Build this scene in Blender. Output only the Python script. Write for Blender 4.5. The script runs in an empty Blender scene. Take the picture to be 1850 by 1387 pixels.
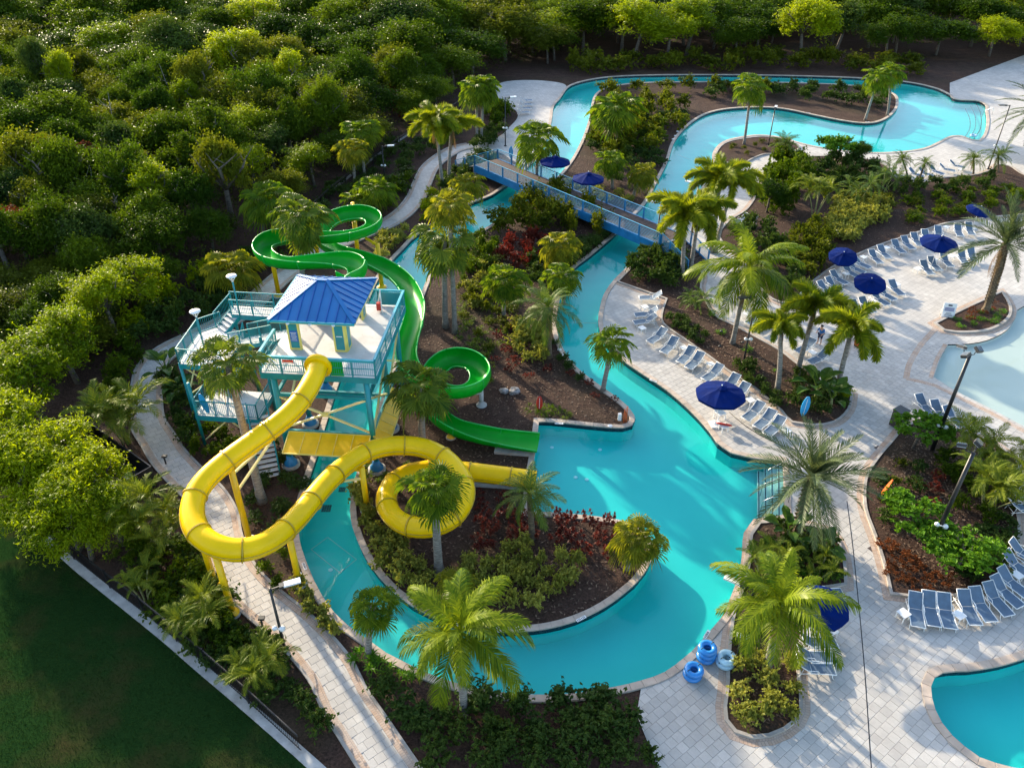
import bpy, bmesh, math, random
from mathutils import Vector, Matrix, Quaternion
from mathutils.geometry import tessellate_polygon

random.seed(7)
scene = bpy.context.scene
COL = scene.collection

# ------------------------------------------------------------------ camera
CAM_H, PITCH, FPX, CX, CY = 32.0, math.radians(34.5), 1450.0, 925.0, 693.5
SP, CP = math.sin(PITCH), math.cos(PITCH)
cam_d = bpy.data.cameras.new('camera')
cam_d.sensor_width = 36.0
cam_d.lens = 36.0 * FPX / 1850.0
cam_d.clip_start, cam_d.clip_end = 0.5, 3000.0
cam = bpy.data.objects.new('camera', cam_d)
COL.objects.link(cam)
cam.location = (0, 0, CAM_H)
cam.rotation_euler = (math.radians(90) - PITCH, 0, 0)
scene.camera = cam

# ------------------------------------------------------------------ sky, sun, exposure
SUN_EL = math.radians(17.0)
SUN_AZ = math.radians(-37.0)          # where the sun stands, from +Y towards +X
world = bpy.data.worlds.new('World')
scene.world = world
world.use_nodes = True
wn, wl = world.node_tree.nodes, world.node_tree.links
wn.clear()
w_out = wn.new('ShaderNodeOutputWorld')
w_bg = wn.new('ShaderNodeBackground')
w_sky = wn.new('ShaderNodeTexSky')
w_sky.sky_type = 'NISHITA'
w_sky.sun_disc = False
w_sky.sun_elevation = SUN_EL
w_sky.sun_rotation = SUN_AZ
w_sky.air_density, w_sky.dust_density, w_sky.ozone_density = 1.0, 1.6, 1.0
w_bg.inputs['Strength'].default_value = 0.15
wl.new(w_sky.outputs[0], w_bg.inputs['Color'])
wl.new(w_bg.outputs[0], w_out.inputs['Surface'])

sun_d = bpy.data.lights.new('sun', 'SUN')
sun_d.energy = 3.3
sun_d.angle = math.radians(0.9)
sun_d.color = (1.0, 0.86, 0.64)
sun = bpy.data.objects.new('sun', sun_d)
COL.objects.link(sun)
sdir = Vector((math.sin(SUN_AZ) * math.cos(SUN_EL), math.cos(SUN_AZ) * math.cos(SUN_EL), math.sin(SUN_EL)))
sun.rotation_euler = sdir.to_track_quat('Z', 'Y').to_euler()
sun.location = (-40, 60, 60)

scene.view_settings.view_transform = 'Standard'
scene.view_settings.look = 'None'
scene.view_settings.gamma = 1.0
scene.view_settings.use_curve_mapping = False
scene.view_settings.exposure = 1.70
scene.render.engine = 'CYCLES'
scene.cycles.max_bounces = 7
scene.cycles.transparent_max_bounces = 8
scene.cycles.diffuse_bounces = 3
scene.cycles.glossy_bounces = 2
scene.cycles.transmission_bounces = 3
scene.cycles.caustics_reflective = False
scene.cycles.caustics_refractive = False
scene.cycles.sample_clamp_indirect = 4.0
scene.cycles.use_denoising = True

# ------------------------------------------------------------------ survey: photo point + known height -> place
def G(px, py, z=0.0):
    u, v = (px - CX) / FPX, (py - CY) / FPX
    t = (CAM_H - z) / (SP + v * CP)
    return Vector((u * t, t * (CP - v * SP), z))

def depth(p):
    return p[1] * CP + (CAM_H - p[2]) * SP

def height_at(base, py):
    v = (py - CY) / FPX
    return CAM_H - base[1] * (SP + v * CP) / (CP - v * SP)

# ------------------------------------------------------------------ naming helpers
def tag(o, label=None, cat=None, group=None, kind=None):
    if label: o['label'] = label
    if cat: o['category'] = cat
    if group: o['group'] = group
    if kind: o['kind'] = kind
    return o

def thing(name, label, cat, loc=(0, 0, 0), rz=0.0, group=None):
    o = bpy.data.objects.new(name, None)
    o.empty_display_size = 0.2
    COL.objects.link(o)
    o.location = loc
    o.rotation_euler = (0, 0, rz)
    return tag(o, label, cat, group)

def put(name, mesh, parent=None, loc=None, rot=None, scale=None):
    o = bpy.data.objects.new(name, mesh)
    COL.objects.link(o)
    if parent is not None: o.parent = parent
    if loc is not None: o.location = loc
    if rot is not None: o.rotation_euler = rot
    if scale is not None: o.scale = scale if hasattr(scale, '__len__') else (scale,) * 3
    return o

# ------------------------------------------------------------------ mesh builder
class MB:
    def __init__(s):
        s.v, s.f, s.u = [], [], []
    def add(s, vs, fs, uv=None):
        n = len(s.v)
        s.v += [tuple(p) for p in vs]
        s.f += [tuple(i + n for i in f) for f in fs]
        s.u += uv if uv else [None] * len(fs)
        return s
    def box(s, c, d, rz=0.0):
        x, y, z = d[0] / 2, d[1] / 2, d[2] / 2
        cs, sn = math.cos(rz), math.sin(rz)
        vs = []
        for dz in (-z, z):
            for dx, dy in ((-x, -y), (x, -y), (x, y), (-x, y)):
                vs.append((c[0] + dx * cs - dy * sn, c[1] + dx * sn + dy * cs, c[2] + dz))
        return s.add(vs, [(3, 2, 1, 0), (4, 5, 6, 7), (0, 1, 5, 4), (1, 2, 6, 5), (2, 3, 7, 6), (3, 0, 4, 7)])
    def bar(s, p, q, w, h=None, up=(0, 0, 1)):
        h = h or w
        p, q = Vector(p), Vector(q)
        d = (q - p)
        if d.length < 1e-6: return s
        d.normalize()
        up = Vector(up)
        a = d.cross(up)
        if a.length < 1e-3: a = d.cross(Vector((1, 0, 0)))
        a.normalize()
        b = a.cross(d).normalized()
        vs = []
        for e in (p, q):
            for i, j in ((-1, -1), (1, -1), (1, 1), (-1, 1)):
                vs.append(e + a * (i * w / 2) + b * (j * h / 2))
        return s.add(vs, [(0, 1, 2, 3), (7, 6, 5, 4), (0, 4, 5, 1), (1, 5, 6, 2), (2, 6, 7, 3), (3, 7, 4, 0)])
    def tube(s, pts, r, n=8, cap=True):
        pts = [Vector(p) for p in pts]
        m = len(pts)
        rr = r if hasattr(r, '__len__') else [r] * m
        vs, fs = [], []
        prev = None
        for i, p in enumerate(pts):
            t = (pts[min(i + 1, m - 1)] - pts[max(i - 1, 0)]).normalized()
            if prev is None:
                a = t.cross(Vector((0, 0, 1)))
                if a.length < 1e-3: a = t.cross(Vector((1, 0, 0)))
            else:
                a = prev - t * prev.dot(t)
            a.normalize()
            prev = a
            b = t.cross(a)
            for k in range(n):
                an = 2 * math.pi * k / n
                vs.append(p + (a * math.cos(an) + b * math.sin(an)) * rr[i])
        for i in range(m - 1):
            for k in range(n):
                k2 = (k + 1) % n
                fs.append((i * n + k, i * n + k2, (i + 1) * n + k2, (i + 1) * n + k))
        if cap:
            fs.append(tuple(range(n - 1, -1, -1)))
            fs.append(tuple((m - 1) * n + k for k in range(n)))
        return s.add(vs, fs)
    def lathe(s, prof, n=12, c=(0, 0, 0)):
        vs, fs = [], []
        for r, z in prof:
            for k in range(n):
                an = 2 * math.pi * k / n
                vs.append((c[0] + r * math.cos(an), c[1] + r * math.sin(an), c[2] + z))
        for i in range(len(prof) - 1):
            for k in range(n):
                k2 = (k + 1) % n
                fs.append((i * n + k, i * n + k2, (i + 1) * n + k2, (i + 1) * n + k))
        fs.append(tuple((len(prof) - 1) * n + k for k in range(n)))
        return s.add(vs, fs)
    def sheet(s, poly, z, holes=()):
        loops = [[Vector((p[0], p[1], 0)) for p in poly]] + [[Vector((p[0], p[1], 0)) for p in h] for h in holes]
        flat = [p for l in loops for p in l]
        tr = tessellate_polygon(loops)
        fs = []
        for a, b, c in tr:
            pa, pb, pc = flat[a], flat[b], flat[c]
            cr = (pb.x - pa.x) * (pc.y - pa.y) - (pb.y - pa.y) * (pc.x - pa.x)
            if abs(cr) < 1e-9: continue
            fs.append((a, b, c) if cr > 0 else (a, c, b))
        return s.add([(p.x, p.y, z) for p in flat], fs)
    def wall(s, poly, z0, z1, closed=True):
        n = len(poly)
        vs = [(p[0], p[1], z0) for p in poly] + [(p[0], p[1], z1) for p in poly]
        fs = [(i, (i + 1) % n, n + (i + 1) % n, n + i) for i in range(n if closed else n - 1)]
        return s.add(vs, fs)
    def prism(s, poly, z0, z1):
        s.sheet(poly, z1)
        return s.wall(poly, z0, z1)
    def ribbon(s, poly, w0, w1, z0, z1, closed=True):
        """raised strip between offsets w0 and w1 (positive = to the left of travel)"""
        a, b = offset(poly, w0, closed), offset(poly, w1, closed)
        n = len(poly)
        L = [0.0]
        for i in range(1, n + 1):
            L.append(L[-1] + (Vector(poly[i % n][:2]) - Vector(poly[i - 1][:2])).length)
        for i in range(n if closed else n - 1):
            j = (i + 1) % n
            vs = [(a[i][0], a[i][1], z1), (a[j][0], a[j][1], z1), (b[j][0], b[j][1], z1), (b[i][0], b[i][1], z1),
                  (a[i][0], a[i][1], z0), (a[j][0], a[j][1], z0), (b[j][0], b[j][1], z0), (b[i][0], b[i][1], z0)]
            d = abs(w1 - w0)
            s.add(vs, [(0, 1, 2, 3), (1, 0, 4, 5), (3, 2, 6, 7)],
                  [[(L[i], 0), (L[i + 1], 0), (L[i + 1], d), (L[i], d)], [(L[i + 1], 0), (L[i], 0), (L[i], .1), (L[i + 1], .1)],
                   [(L[i], d), (L[i + 1], d), (L[i + 1], d + .1), (L[i], d + .1)]])
        return s
    def mesh(s, name, mat=None, smooth=False):
        me = bpy.data.meshes.new(name)
        me.from_pydata(s.v, [], s.f)
        if any(u is not None for u in s.u):
            lay = me.uv_layers.new(name='UVMap')
            flat = []
            for f, u in zip(s.f, s.u):
                for k in range(len(f)):
                    flat += list(u[k]) if u else [0.0, 0.0]
            lay.data.foreach_set('uv', flat)
        if mat: me.materials.append(mat)
        if smooth: me.polygons.foreach_set('use_smooth', [True] * len(me.polygons))
        me.update()
        return me
    def build(s, name, mat, parent=None, smooth=False, kind=None):
        o = put(name, s.mesh(name, mat, smooth), parent)
        if kind: o['kind'] = kind
        return o

def offset(poly, d, closed=True):
    n = len(poly)
    out = []
    for i in range(n):
        p = Vector(poly[i][:2])
        a = Vector(poly[(i - 1) % n][:2]) if (closed or i > 0) else None
        b = Vector(poly[(i + 1) % n][:2]) if (closed or i < n - 1) else None
        ns = []
        for q, r in ((a, p), (p, b)):
            if q is None or r is None: continue
            t = r - q
            if t.length < 1e-6: continue
            t.normalize()
            ns.append(Vector((-t.y, t.x)))
        if not ns:
            out.append(p); continue
        m = sum(ns, Vector((0, 0)))
        if m.length < 1e-4: m = ns[0].copy()
        m.normalize()
        c = max(0.5, m.dot(ns[0]))
        out.append(p + m * (d / c))
    return out

def smooth_line(pts, step=0.7, closed=False):
    """pts: world 2D points, optional third value 1 = sharp corner"""
    P = [Vector((p[0], p[1])) for p in pts]
    sh = [len(p) > 2 and p[2] == 1 for p in pts]
    n = len(P)
    out = []
    for i in range(n if closed else n - 1):
        j = (i + 1) % n
        L = (P[j] - P[i]).length
        def tan(k):
            if sh[k] or (not closed and k in (0, n - 1)): return None
            t = P[(k + 1) % n] - P[(k - 1) % n]
            return t.normalized() * L if t.length > 1e-6 else None
        t0, t1 = tan(i), tan(j)
        d = P[j] - P[i]
        if t0 is None: t0 = d
        if t1 is None: t1 = d
        m = max(1, int(L / step))
        for k in range(m):
            s = k / m
            h00, h10 = 2 * s**3 - 3 * s**2 + 1, s**3 - 2 * s**2 + s
            h01, h11 = -2 * s**3 + 3 * s**2, s**3 - s**2
            out.append(P[i] * h00 + t0 * h10 + P[j] * h01 + t1 * h11)
    if not closed: out.append(P[-1])
    return out

def area2(poly):
    return sum(poly[i][0] * poly[(i + 1) % len(poly)][1] - poly[(i + 1) % len(poly)][0] * poly[i][1] for i in range(len(poly)))

def ccw(poly):
    return poly if area2(poly) > 0 else list(reversed(poly))

def inside(p, poly):
    x, y = p[0], p[1]
    r = False
    n = len(poly)
    j = n - 1
    for i in range(n):
        xi, yi, xj, yj = poly[i][0], poly[i][1], poly[j][0], poly[j][1]
        if (yi > y) != (yj > y) and x < (xj - xi) * (y - yi) / (yj - yi) + xi: r = not r
        j = i
    return r

def edge_dist(p, poly, closed=True):
    q = Vector(p[:2])
    best = 1e9
    n = len(poly)
    for i in range(n if closed else n - 1):
        a, b = Vector(poly[i][:2]), Vector(poly[(i + 1) % n][:2])
        ab = b - a
        t = max(0, min(1, (q - a).dot(ab) / max(1e-9, ab.length_squared)))
        best = min(best, (q - a - ab * t).length)
    return best

def W(pxs, z=0.0):
    return [tuple(G(p[0], p[1], z)[:2]) + ((p[2],) if len(p) > 2 else ()) for p in pxs]

# ------------------------------------------------------------------ materials
def N(nt, t, **kw):
    n = nt.nodes.new(t)
    for k, v in kw.items():
        if k.startswith('i_'):
            n.inputs[int(k[2:])].default_value = v
        else:
            setattr(n, k, v)
    return n

def new_mat(name):
    m = bpy.data.materials.new(name)
    m.use_nodes = True
    return m, m.node_tree, m.node_tree.nodes['Principled BSDF']

def mixc(nt, fac, a, b, mode='MIX'):
    n = nt.nodes.new('ShaderNodeMix')
    n.data_type = 'RGBA'
    n.blend_type = mode
    if isinstance(fac, (int, float)): n.inputs[0].default_value = fac
    else: nt.links.new(fac, n.inputs[0])
    for k, c in ((6, a), (7, b)):
        if hasattr(c, 'is_linked'): nt.links.new(c, n.inputs[k])
        else: n.inputs[k].default_value = (*c, 1)
    return n.outputs[2]

def ramp(nt, fac, lo, hi, a=(0, 0, 0), b=(1, 1, 1)):
    r = nt.nodes.new('ShaderNodeValToRGB')
    r.color_ramp.elements[0].position, r.color_ramp.elements[1].position = lo, hi
    r.color_ramp.elements[0].color, r.color_ramp.elements[1].color = (*a, 1), (*b, 1)
    nt.links.new(fac, r.inputs[0])
    return r.outputs[0]

def noise(nt, scale, detail=3.0, coord='Object', rough=0.55, vec=None):
    if vec is None:
        t = nt.nodes.new('ShaderNodeTexCoord')
        vec = t.outputs[coord]
    n = nt.nodes.new('ShaderNodeTexNoise')
    n.inputs['Scale'].default_value = scale
    n.inputs['Detail'].default_value = detail
    n.inputs['Roughness'].default_value = rough
    nt.links.new(vec, n.inputs['Vector'])
    return n.outputs[0]

def world_vec(nt):
    return nt.nodes.new('ShaderNodeNewGeometry').outputs['Position']

def bump(nt, bsdf, h, strength=0.3, dist=0.02):
    b = nt.nodes.new('ShaderNodeBump')
    b.inputs['Strength'].default_value = strength
    b.inputs['Distance'].default_value = dist
    nt.links.new(h, b.inputs['Height'])
    nt.links.new(b.outputs[0], bsdf.inputs['Normal'])

def paint(name, col, rough=0.4, vary=0.12, scale=1.5, metal=0.0, spec=0.5, coat=0.0, dirt=0.0):
    m, nt, b = new_mat(name)
    v = world_vec(nt)
    n1 = noise(nt, scale, 4, vec=v)
    c2 = tuple(max(0, c * (1 - 2.2 * vary)) for c in col)
    c3 = tuple(min(1, c * (1 + vary)) for c in col)
    c = mixc(nt, ramp(nt, n1, 0.3, 0.7), c2, c3)
    if dirt:
        n2 = noise(nt, scale * 5, 6, vec=v)
        c = mixc(nt, ramp(nt, n2, 0.58, 0.8, b=(dirt,) * 3), c, (0.11, 0.09, 0.07))
    nt.links.new(c, b.inputs['Base Color'])
    nt.links.new(ramp(nt, n1, 0.2, 0.8, (rough * 0.8,) * 3, (min(1, rough * 1.25),) * 3), b.inputs['Roughness'])
    b.inputs['Metallic'].default_value = metal
    b.inputs['Specular IOR Level'].default_value = spec
    if coat: b.inputs['Coat Weight'].default_value = coat
    return m

def leaf_mat(name, a, b_, trans=0.35, rough=0.45, tcol=None):
    """leaf: colour varies by leaf (attribute), by object and by clump"""
    m, nt, b = new_mat(name)
    at = N(nt, 'ShaderNodeAttribute', attribute_name='tint')
    oi = nt.nodes.new('ShaderNodeObjectInfo')
    cl = noise(nt, 0.5, 2, vec=world_vec(nt))
    s1 = N(nt, 'ShaderNodeMath', operation='MULTIPLY_ADD', i_1=0.45, i_2=0.0)
    nt.links.new(at.outputs['Fac'], s1.inputs[0])
    s2 = N(nt, 'ShaderNodeMath', operation='MULTIPLY_ADD', i_1=0.30)
    nt.links.new(oi.outputs['Random'], s2.inputs[0]); nt.links.new(s1.outputs[0], s2.inputs[2])
    s3 = N(nt, 'ShaderNodeMath', operation='MULTIPLY_ADD', i_1=0.30)
    nt.links.new(cl, s3.inputs[0]); nt.links.new(s2.outputs[0], s3.inputs[2])
    c = mixc(nt, ramp(nt, s3.outputs[0], 0.15, 0.9), a, b_)
    nt.links.new(c, b.inputs['Base Color'])
    b.inputs['Roughness'].default_value = rough
    b.inputs['Specular IOR Level'].default_value = 0.09
    tr = nt.nodes.new('ShaderNodeBsdfTranslucent')
    tc = mixc(nt, 1.0, c, tcol or (1.45, 1.35, 0.5), 'MULTIPLY')
    nt.links.new(tc, tr.inputs['Color'])
    mx = nt.nodes.new('ShaderNodeMixShader')
    mx.inputs[0].default_value = trans
    nt.links.new(b.outputs[0], mx.inputs[1]); nt.links.new(tr.outputs[0], mx.inputs[2])
    nt.links.new(mx.outputs[0], nt.nodes['Material Output'].inputs['Surface'])
    return m

M = {}
M['yellow'] = paint('yellow_gelcoat', (0.93, 0.57, 0.0), 0.33, 0.05, 0.8, spec=0.22, dirt=0.10)
M['yellow_steel'] = paint('yellow_steel', (0.90, 0.55, 0.0), 0.42, 0.08, 1.2, dirt=0.2)
M['pale_yellow'] = paint('pale_yellow_steel', (0.80, 0.70, 0.30), 0.45, 0.08, 1.2, dirt=0.15)
M['flange'] = paint('flange_yellow', (0.50, 0.32, 0.01), 0.45, 0.15, 3.0, dirt=0.6)
M['green'] = paint('green_gelcoat', (0.0, 0.34, 0.016), 0.36, 0.08, 0.7, spec=0.22, dirt=0.08)
M['green_rim'] = paint('green_rim', (0.01, 0.42, 0.07), 0.35, 0.06, 1.0)
M['teal'] = paint('teal_steel', (0.004, 0.25, 0.28), 0.40, 0.10, 1.4, dirt=0.15)
M['cyan'] = paint('cyan_rail', (0.015, 0.34, 0.42), 0.38, 0.08, 1.4)
M['bridge_blue'] = paint('bridge_blue', (0.015, 0.20, 0.45), 0.4, 0.12, 1.2, dirt=0.15)
M['bridge_rail'] = paint('bridge_rail_blue', (0.10, 0.36, 0.52), 0.38, 0.08, 1.2)
M['roof_blue'] = paint('standing_seam_blue', (0.0, 0.135, 0.38), 0.33, 0.06, 0.9, spec=0.5)
M['roof_seam'] = paint('roof_seam_blue', (0.003, 0.085, 0.36), 0.40, 0.06, 0.9)
M['trim_yellow'] = paint('trim_yellow', (0.78, 0.66, 0.16), 0.45, 0.08, 2.0)
M['white'] = paint('white_paint', (0.80, 0.80, 0.79), 0.4, 0.05, 2.0, dirt=0.08)
M['deckfloor'] = paint('off_white_deck', (0.66, 0.63, 0.60), 0.6, 0.10, 0.8, dirt=0.35)
M['black'] = paint('black_paint', (0.012, 0.012, 0.014), 0.4, 0.2, 2.0)
M['dark_metal'] = paint('dark_metal', (0.03, 0.032, 0.035), 0.45, 0.2, 2.0)
M['glass_lamp'] = paint('lamp_lens', (0.82, 0.83, 0.85), 0.25, 0.03, 2.0)
M['sling'] = paint('blue_grey_sling', (0.10, 0.155, 0.225), 0.75, 0.10, 4.0, dirt=0.08)
M['umbrella'] = paint('navy_canvas', (0.0, 0.012, 0.105), 0.85, 0.10, 1.5, spec=0.08)
M['red'] = paint('red_plastic', (0.55, 0.03, 0.015), 0.4, 0.1, 2.0)
M['orange'] = paint('orange_board', (0.72, 0.13, 0.02), 0.35, 0.1, 2.0)
M['board_blue'] = paint('blue_board', (0.03, 0.34, 0.66), 0.35, 0.08, 2.0)
M['tube_blue'] = paint('tube_blue', (0.02, 0.22, 0.60), 0.25, 0.08, 2.0, coat=0.3)
M['tube_pale'] = paint('tube_pale', (0.45, 0.68, 0.80), 0.25, 0.08, 2.0, coat=0.3)
M['brown'] = paint('brown_box', (0.07, 0.05, 0.045), 0.6, 0.15, 2.0)
M['sign_grey'] = paint('sign_print', (0.30, 0.30, 0.42), 0.6, 0.1, 4.0)
M['sign_blue'] = paint('sign_blue', (0.03, 0.13, 0.42), 0.5, 0.08, 2.0)
M['steel'] = paint('stainless_tube', (0.62, 0.64, 0.66), 0.22, 0.05, 2.0, metal=1.0)
M['conc'] = paint('concrete', (0.42, 0.41, 0.39), 0.85, 0.16, 1.6, dirt=0.35)
M['rock'] = paint('mottled_rock', (0.30, 0.28, 0.27), 0.9, 0.35, 3.5, dirt=0.9)
M['kerb'] = paint('kerb_concrete', (0.40, 0.36, 0.32), 0.85, 0.15, 1.4, dirt=0.35)
M['coping'] = paint('tan_coping', (0.50, 0.40, 0.32), 0.75, 0.15, 0.9, dirt=0.3)
M['tile'] = paint('navy_waterline_tile', (0.012, 0.025, 0.04), 0.25, 0.2, 3.0)
M['mark'] = paint('dark_tile_print', (0.03, 0.03, 0.05), 0.5, 0.1, 3.0)
M['skin'] = paint('skin', (0.50, 0.28, 0.19), 0.55, 0.05, 3.0)
M['hair'] = paint('dark_hair', (0.012, 0.010, 0.010), 0.6, 0.1, 3.0)
M['shirt'] = paint('blue_cloth', (0.02, 0.15, 0.42), 0.8, 0.1, 3.0)
M['shorts'] = paint('navy_cloth', (0.02, 0.03, 0.07), 0.8, 0.1, 3.0)
M['drain'] = paint('drain_grate', (0.05, 0.10, 0.11), 0.5, 0.2, 4.0)
M['plank'] = paint('bridge_plank', (0.085, 0.055, 0.045), 0.8, 0.2, 2.0, dirt=0.2)

def mulch():
    m, nt, b = new_mat('bark_mulch')
    v = world_vec(nt)
    fine = noise(nt, 9.0, 6, vec=v, rough=0.7)
    mid = noise(nt, 0.8, 4, vec=v)
    big = noise(nt, 0.12, 3, vec=v)
    c = mixc(nt, ramp(nt, fine, 0.32, 0.72), (0.012, 0.008, 0.006), (0.105, 0.058, 0.042))
    c = mixc(nt, ramp(nt, mid, 0.45, 0.75, b=(0.35,) * 3), c, (0.125, 0.080, 0.055))
    c = mixc(nt, ramp(nt, big, 0.50, 0.75, b=(0.5,) * 3), c, (0.028, 0.032, 0.012))
    nt.links.new(c, b.inputs['Base Color'])
    b.inputs['Roughness'].default_value = 0.95
    b.inputs['Specular IOR Level'].default_value = 0.15
    bump(nt, b, fine, 0.9, 0.06)
    return m
M['mulch'] = mulch()

def lawn():
    m, nt, b = new_mat('lawn_grass')
    v = world_vec(nt)
    f = noise(nt, 14.0, 5, vec=v, rough=0.7)
    g = noise(nt, 0.35, 4, vec=v)
    c = mixc(nt, ramp(nt, f, 0.3, 0.7), (0.006, 0.020, 0.005), (0.018, 0.048, 0.012))
    c = mixc(nt, ramp(nt, g, 0.48, 0.72, b=(0.9,) * 3), c, (0.040, 0.036, 0.014))
    nt.links.new(c, b.inputs['Base Color'])
    b.inputs['Roughness'].default_value = 0.9
    b.inputs['Specular IOR Level'].default_value = 0.1
    b.inputs['Specular IOR Level'].default_value = 0.0
    b.inputs['Roughness'].default_value = 1.0
    bump(nt, b, f, 0.4, 0.05)
    return m
M['lawn'] = lawn()

PAV, PAV_ROT = 0.44, math.radians(38)
def paver_sheet():
    """far paving: the same grid as the built pavers, as joints in the surface"""
    m, nt, b = new_mat('paving_far')
    v = world_vec(nt)
    mp = N(nt, 'ShaderNodeMapping')
    mp.vector_type = 'TEXTURE'
    mp.inputs['Rotation'].default_value = (0, 0, PAV_ROT)
    nt.links.new(v, mp.inputs['Vector'])
    br = nt.nodes.new('ShaderNodeTexBrick')
    br.offset, br.offset_frequency, br.squash = 0.5, 2, 1.0
    br.inputs['Scale'].default_value = 1.0
    br.inputs['Mortar Size'].default_value = 0.012
    br.inputs['Mortar Smooth'].default_value = 0.3
    br.inputs['Brick Width'].default_value = PAV
    br.inputs['Row Height'].default_value = PAV
    br.inputs['Color1'].default_value = (0.455, 0.425, 0.39, 1)
    br.inputs['Color2'].default_value = (0.56, 0.525, 0.48, 1)
    br.inputs['Mortar'].default_value = (0.27, 0.25, 0.225, 1)
    nt.links.new(mp.outputs[0], br.inputs['Vector'])
    st = noise(nt, 0.35, 7, vec=v, rough=0.75)
    c = mixc(nt, ramp(nt, st, 0.42, 0.72, b=(0.6,) * 3), br.outputs['Color'], (0.30, 0.275, 0.25))
    nt.links.new(c, b.inputs['Base Color'])
    b.inputs['Roughness'].default_value = 0.8
    bump(nt, b, br.outputs['Fac'], -0.25, 0.01)
    return m
M['paving'] = paver_sheet()

def paver_stone():
    m, nt, b = new_mat('paver_stone')
    v = world_vec(nt)
    oi = nt.nodes.new('ShaderNodeObjectInfo')
    at = N(nt, 'ShaderNodeAttribute', attribute_name='tint')
    s = N(nt, 'ShaderNodeMath', operation='ADD')
    nt.links.new(oi.outputs['Random'], s.inputs[0]); nt.links.new(at.outputs['Fac'], s.inputs[1])
    fr = N(nt, 'ShaderNodeMath', operation='FRACT')
    nt.links.new(s.outputs[0], fr.inputs[0])
    c = mixc(nt, fr.outputs[0], (0.45, 0.42, 0.385), (0.565, 0.53, 0.485))
    st = noise(nt, 0.35, 7, vec=v, rough=0.75)
    c = mixc(nt, ramp(nt, st, 0.42, 0.72, b=(0.6,) * 3), c, (0.30, 0.275, 0.25))
    f = noise(nt, 25, 3, vec=v)
    c = mixc(nt, ramp(nt, f, 0.3, 0.75, b=(0.25,) * 3), c, (0.26, 0.25, 0.24))
    nt.links.new(c, b.inputs['Base Color'])
    b.inputs['Roughness'].default_value = 0.8
    bump(nt, b, f, 0.2, 0.004)
    return m
M['paver'] = paver_stone()

def brick_strip():
    m, nt, b = new_mat('brick_border')
    uv = nt.nodes.new('ShaderNodeTexCoord').outputs['UV']
    br = nt.nodes.new('ShaderNodeTexBrick')
    br.offset = 0.5
    br.inputs['Scale'].default_value = 1.0
    br.inputs['Mortar Size'].default_value = 0.008
    br.inputs['Brick Width'].default_value = 0.12
    br.inputs['Row Height'].default_value = 0.22
    br.inputs['Color1'].default_value = (0.40, 0.27, 0.19, 1)
    br.inputs['Color2'].default_value = (0.50, 0.37, 0.28, 1)
    br.inputs['Mortar'].default_value = (0.22, 0.17, 0.14, 1)
    nt.links.new(uv, br.inputs['Vector'])
    st = noise(nt, 1.2, 5, vec=world_vec(nt))
    c = mixc(nt, ramp(nt, st, 0.4, 0.75, b=(0.6,) * 3), br.outputs['Color'], (0.46, 0.42, 0.38))
    nt.links.new(c, b.inputs['Base Color'])
    b.inputs['Roughness'].default_value = 0.85
    return m
M['brick'] = brick_strip()

def plaster(name, col, col2):
    m, nt, b = new_mat(name)
    v = world_vec(nt)
    n = noise(nt, 0.25, 4, vec=v)
    c = mixc(nt, ramp(nt, n, 0.3, 0.75), col, col2)
    nt.links.new(c, b.inputs['Base Color'])
    b.inputs['Roughness'].default_value = 0.7
    return m
M['plaster'] = plaster('pool_plaster', (0.022, 0.55, 0.50), (0.045, 0.61, 0.55))
M['plaster_pale'] = plaster('shallow_pool_plaster', (0.58, 0.56, 0.49), (0.66, 0.62, 0.54))

def water(name, tint):
    m, nt, b = new_mat(name)
    nt.nodes.remove(b)
    tr = nt.nodes.new('ShaderNodeBsdfTransparent')
    tr.inputs['Color'].default_value = (*tint, 1)
    gl = nt.nodes.new('ShaderNodeBsdfGlossy')
    gl.inputs['Roughness'].default_value = 0.03
    v = world_vec(nt)
    n = noise(nt, 1.1, 4, vec=v)
    bp = nt.nodes.new('ShaderNodeBump')
    bp.inputs['Strength'].default_value = 0.25
    bp.inputs['Distance'].default_value = 0.05
    nt.links.new(n, bp.inputs['Height'])
    nt.links.new(bp.outputs[0], gl.inputs['Normal'])
    # Schlick reflectance, alike from both sides
    ge = nt.nodes.new('ShaderNodeNewGeometry')
    dt = N(nt, 'ShaderNodeVectorMath', operation='DOT_PRODUCT')
    nt.links.new(ge.outputs['Incoming'], dt.inputs[0]); nt.links.new(bp.outputs[0], dt.inputs[1])
    ab = N(nt, 'ShaderNodeMath', operation='ABSOLUTE'); nt.links.new(dt.outputs['Value'], ab.inputs[0])
    om = N(nt, 'ShaderNodeMath', operation='SUBTRACT', i_0=1.0); nt.links.new(ab.outputs[0], om.inputs[1])
    pw = N(nt, 'ShaderNodeMath', operation='POWER', i_1=5.0); nt.links.new(om.outputs[0], pw.inputs[0])
    fr = N(nt, 'ShaderNodeMath', operation='MULTIPLY_ADD', i_1=0.98, i_2=0.02); nt.links.new(pw.outputs[0], fr.inputs[0])
    mx = nt.nodes.new('ShaderNodeMixShader')
    nt.links.new(fr.outputs[0], mx.inputs[0]); nt.links.new(tr.outputs[0], mx.inputs[1]); nt.links.new(gl.outputs[0], mx.inputs[2])
    nt.links.new(mx.outputs[0], nt.nodes['Material Output'].inputs['Surface'])
    return m
M['water'] = water('pool_water', (0.60, 0.94, 0.955))
M['water_pale'] = water('shallow_water', (0.86, 0.97, 0.98))

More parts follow.
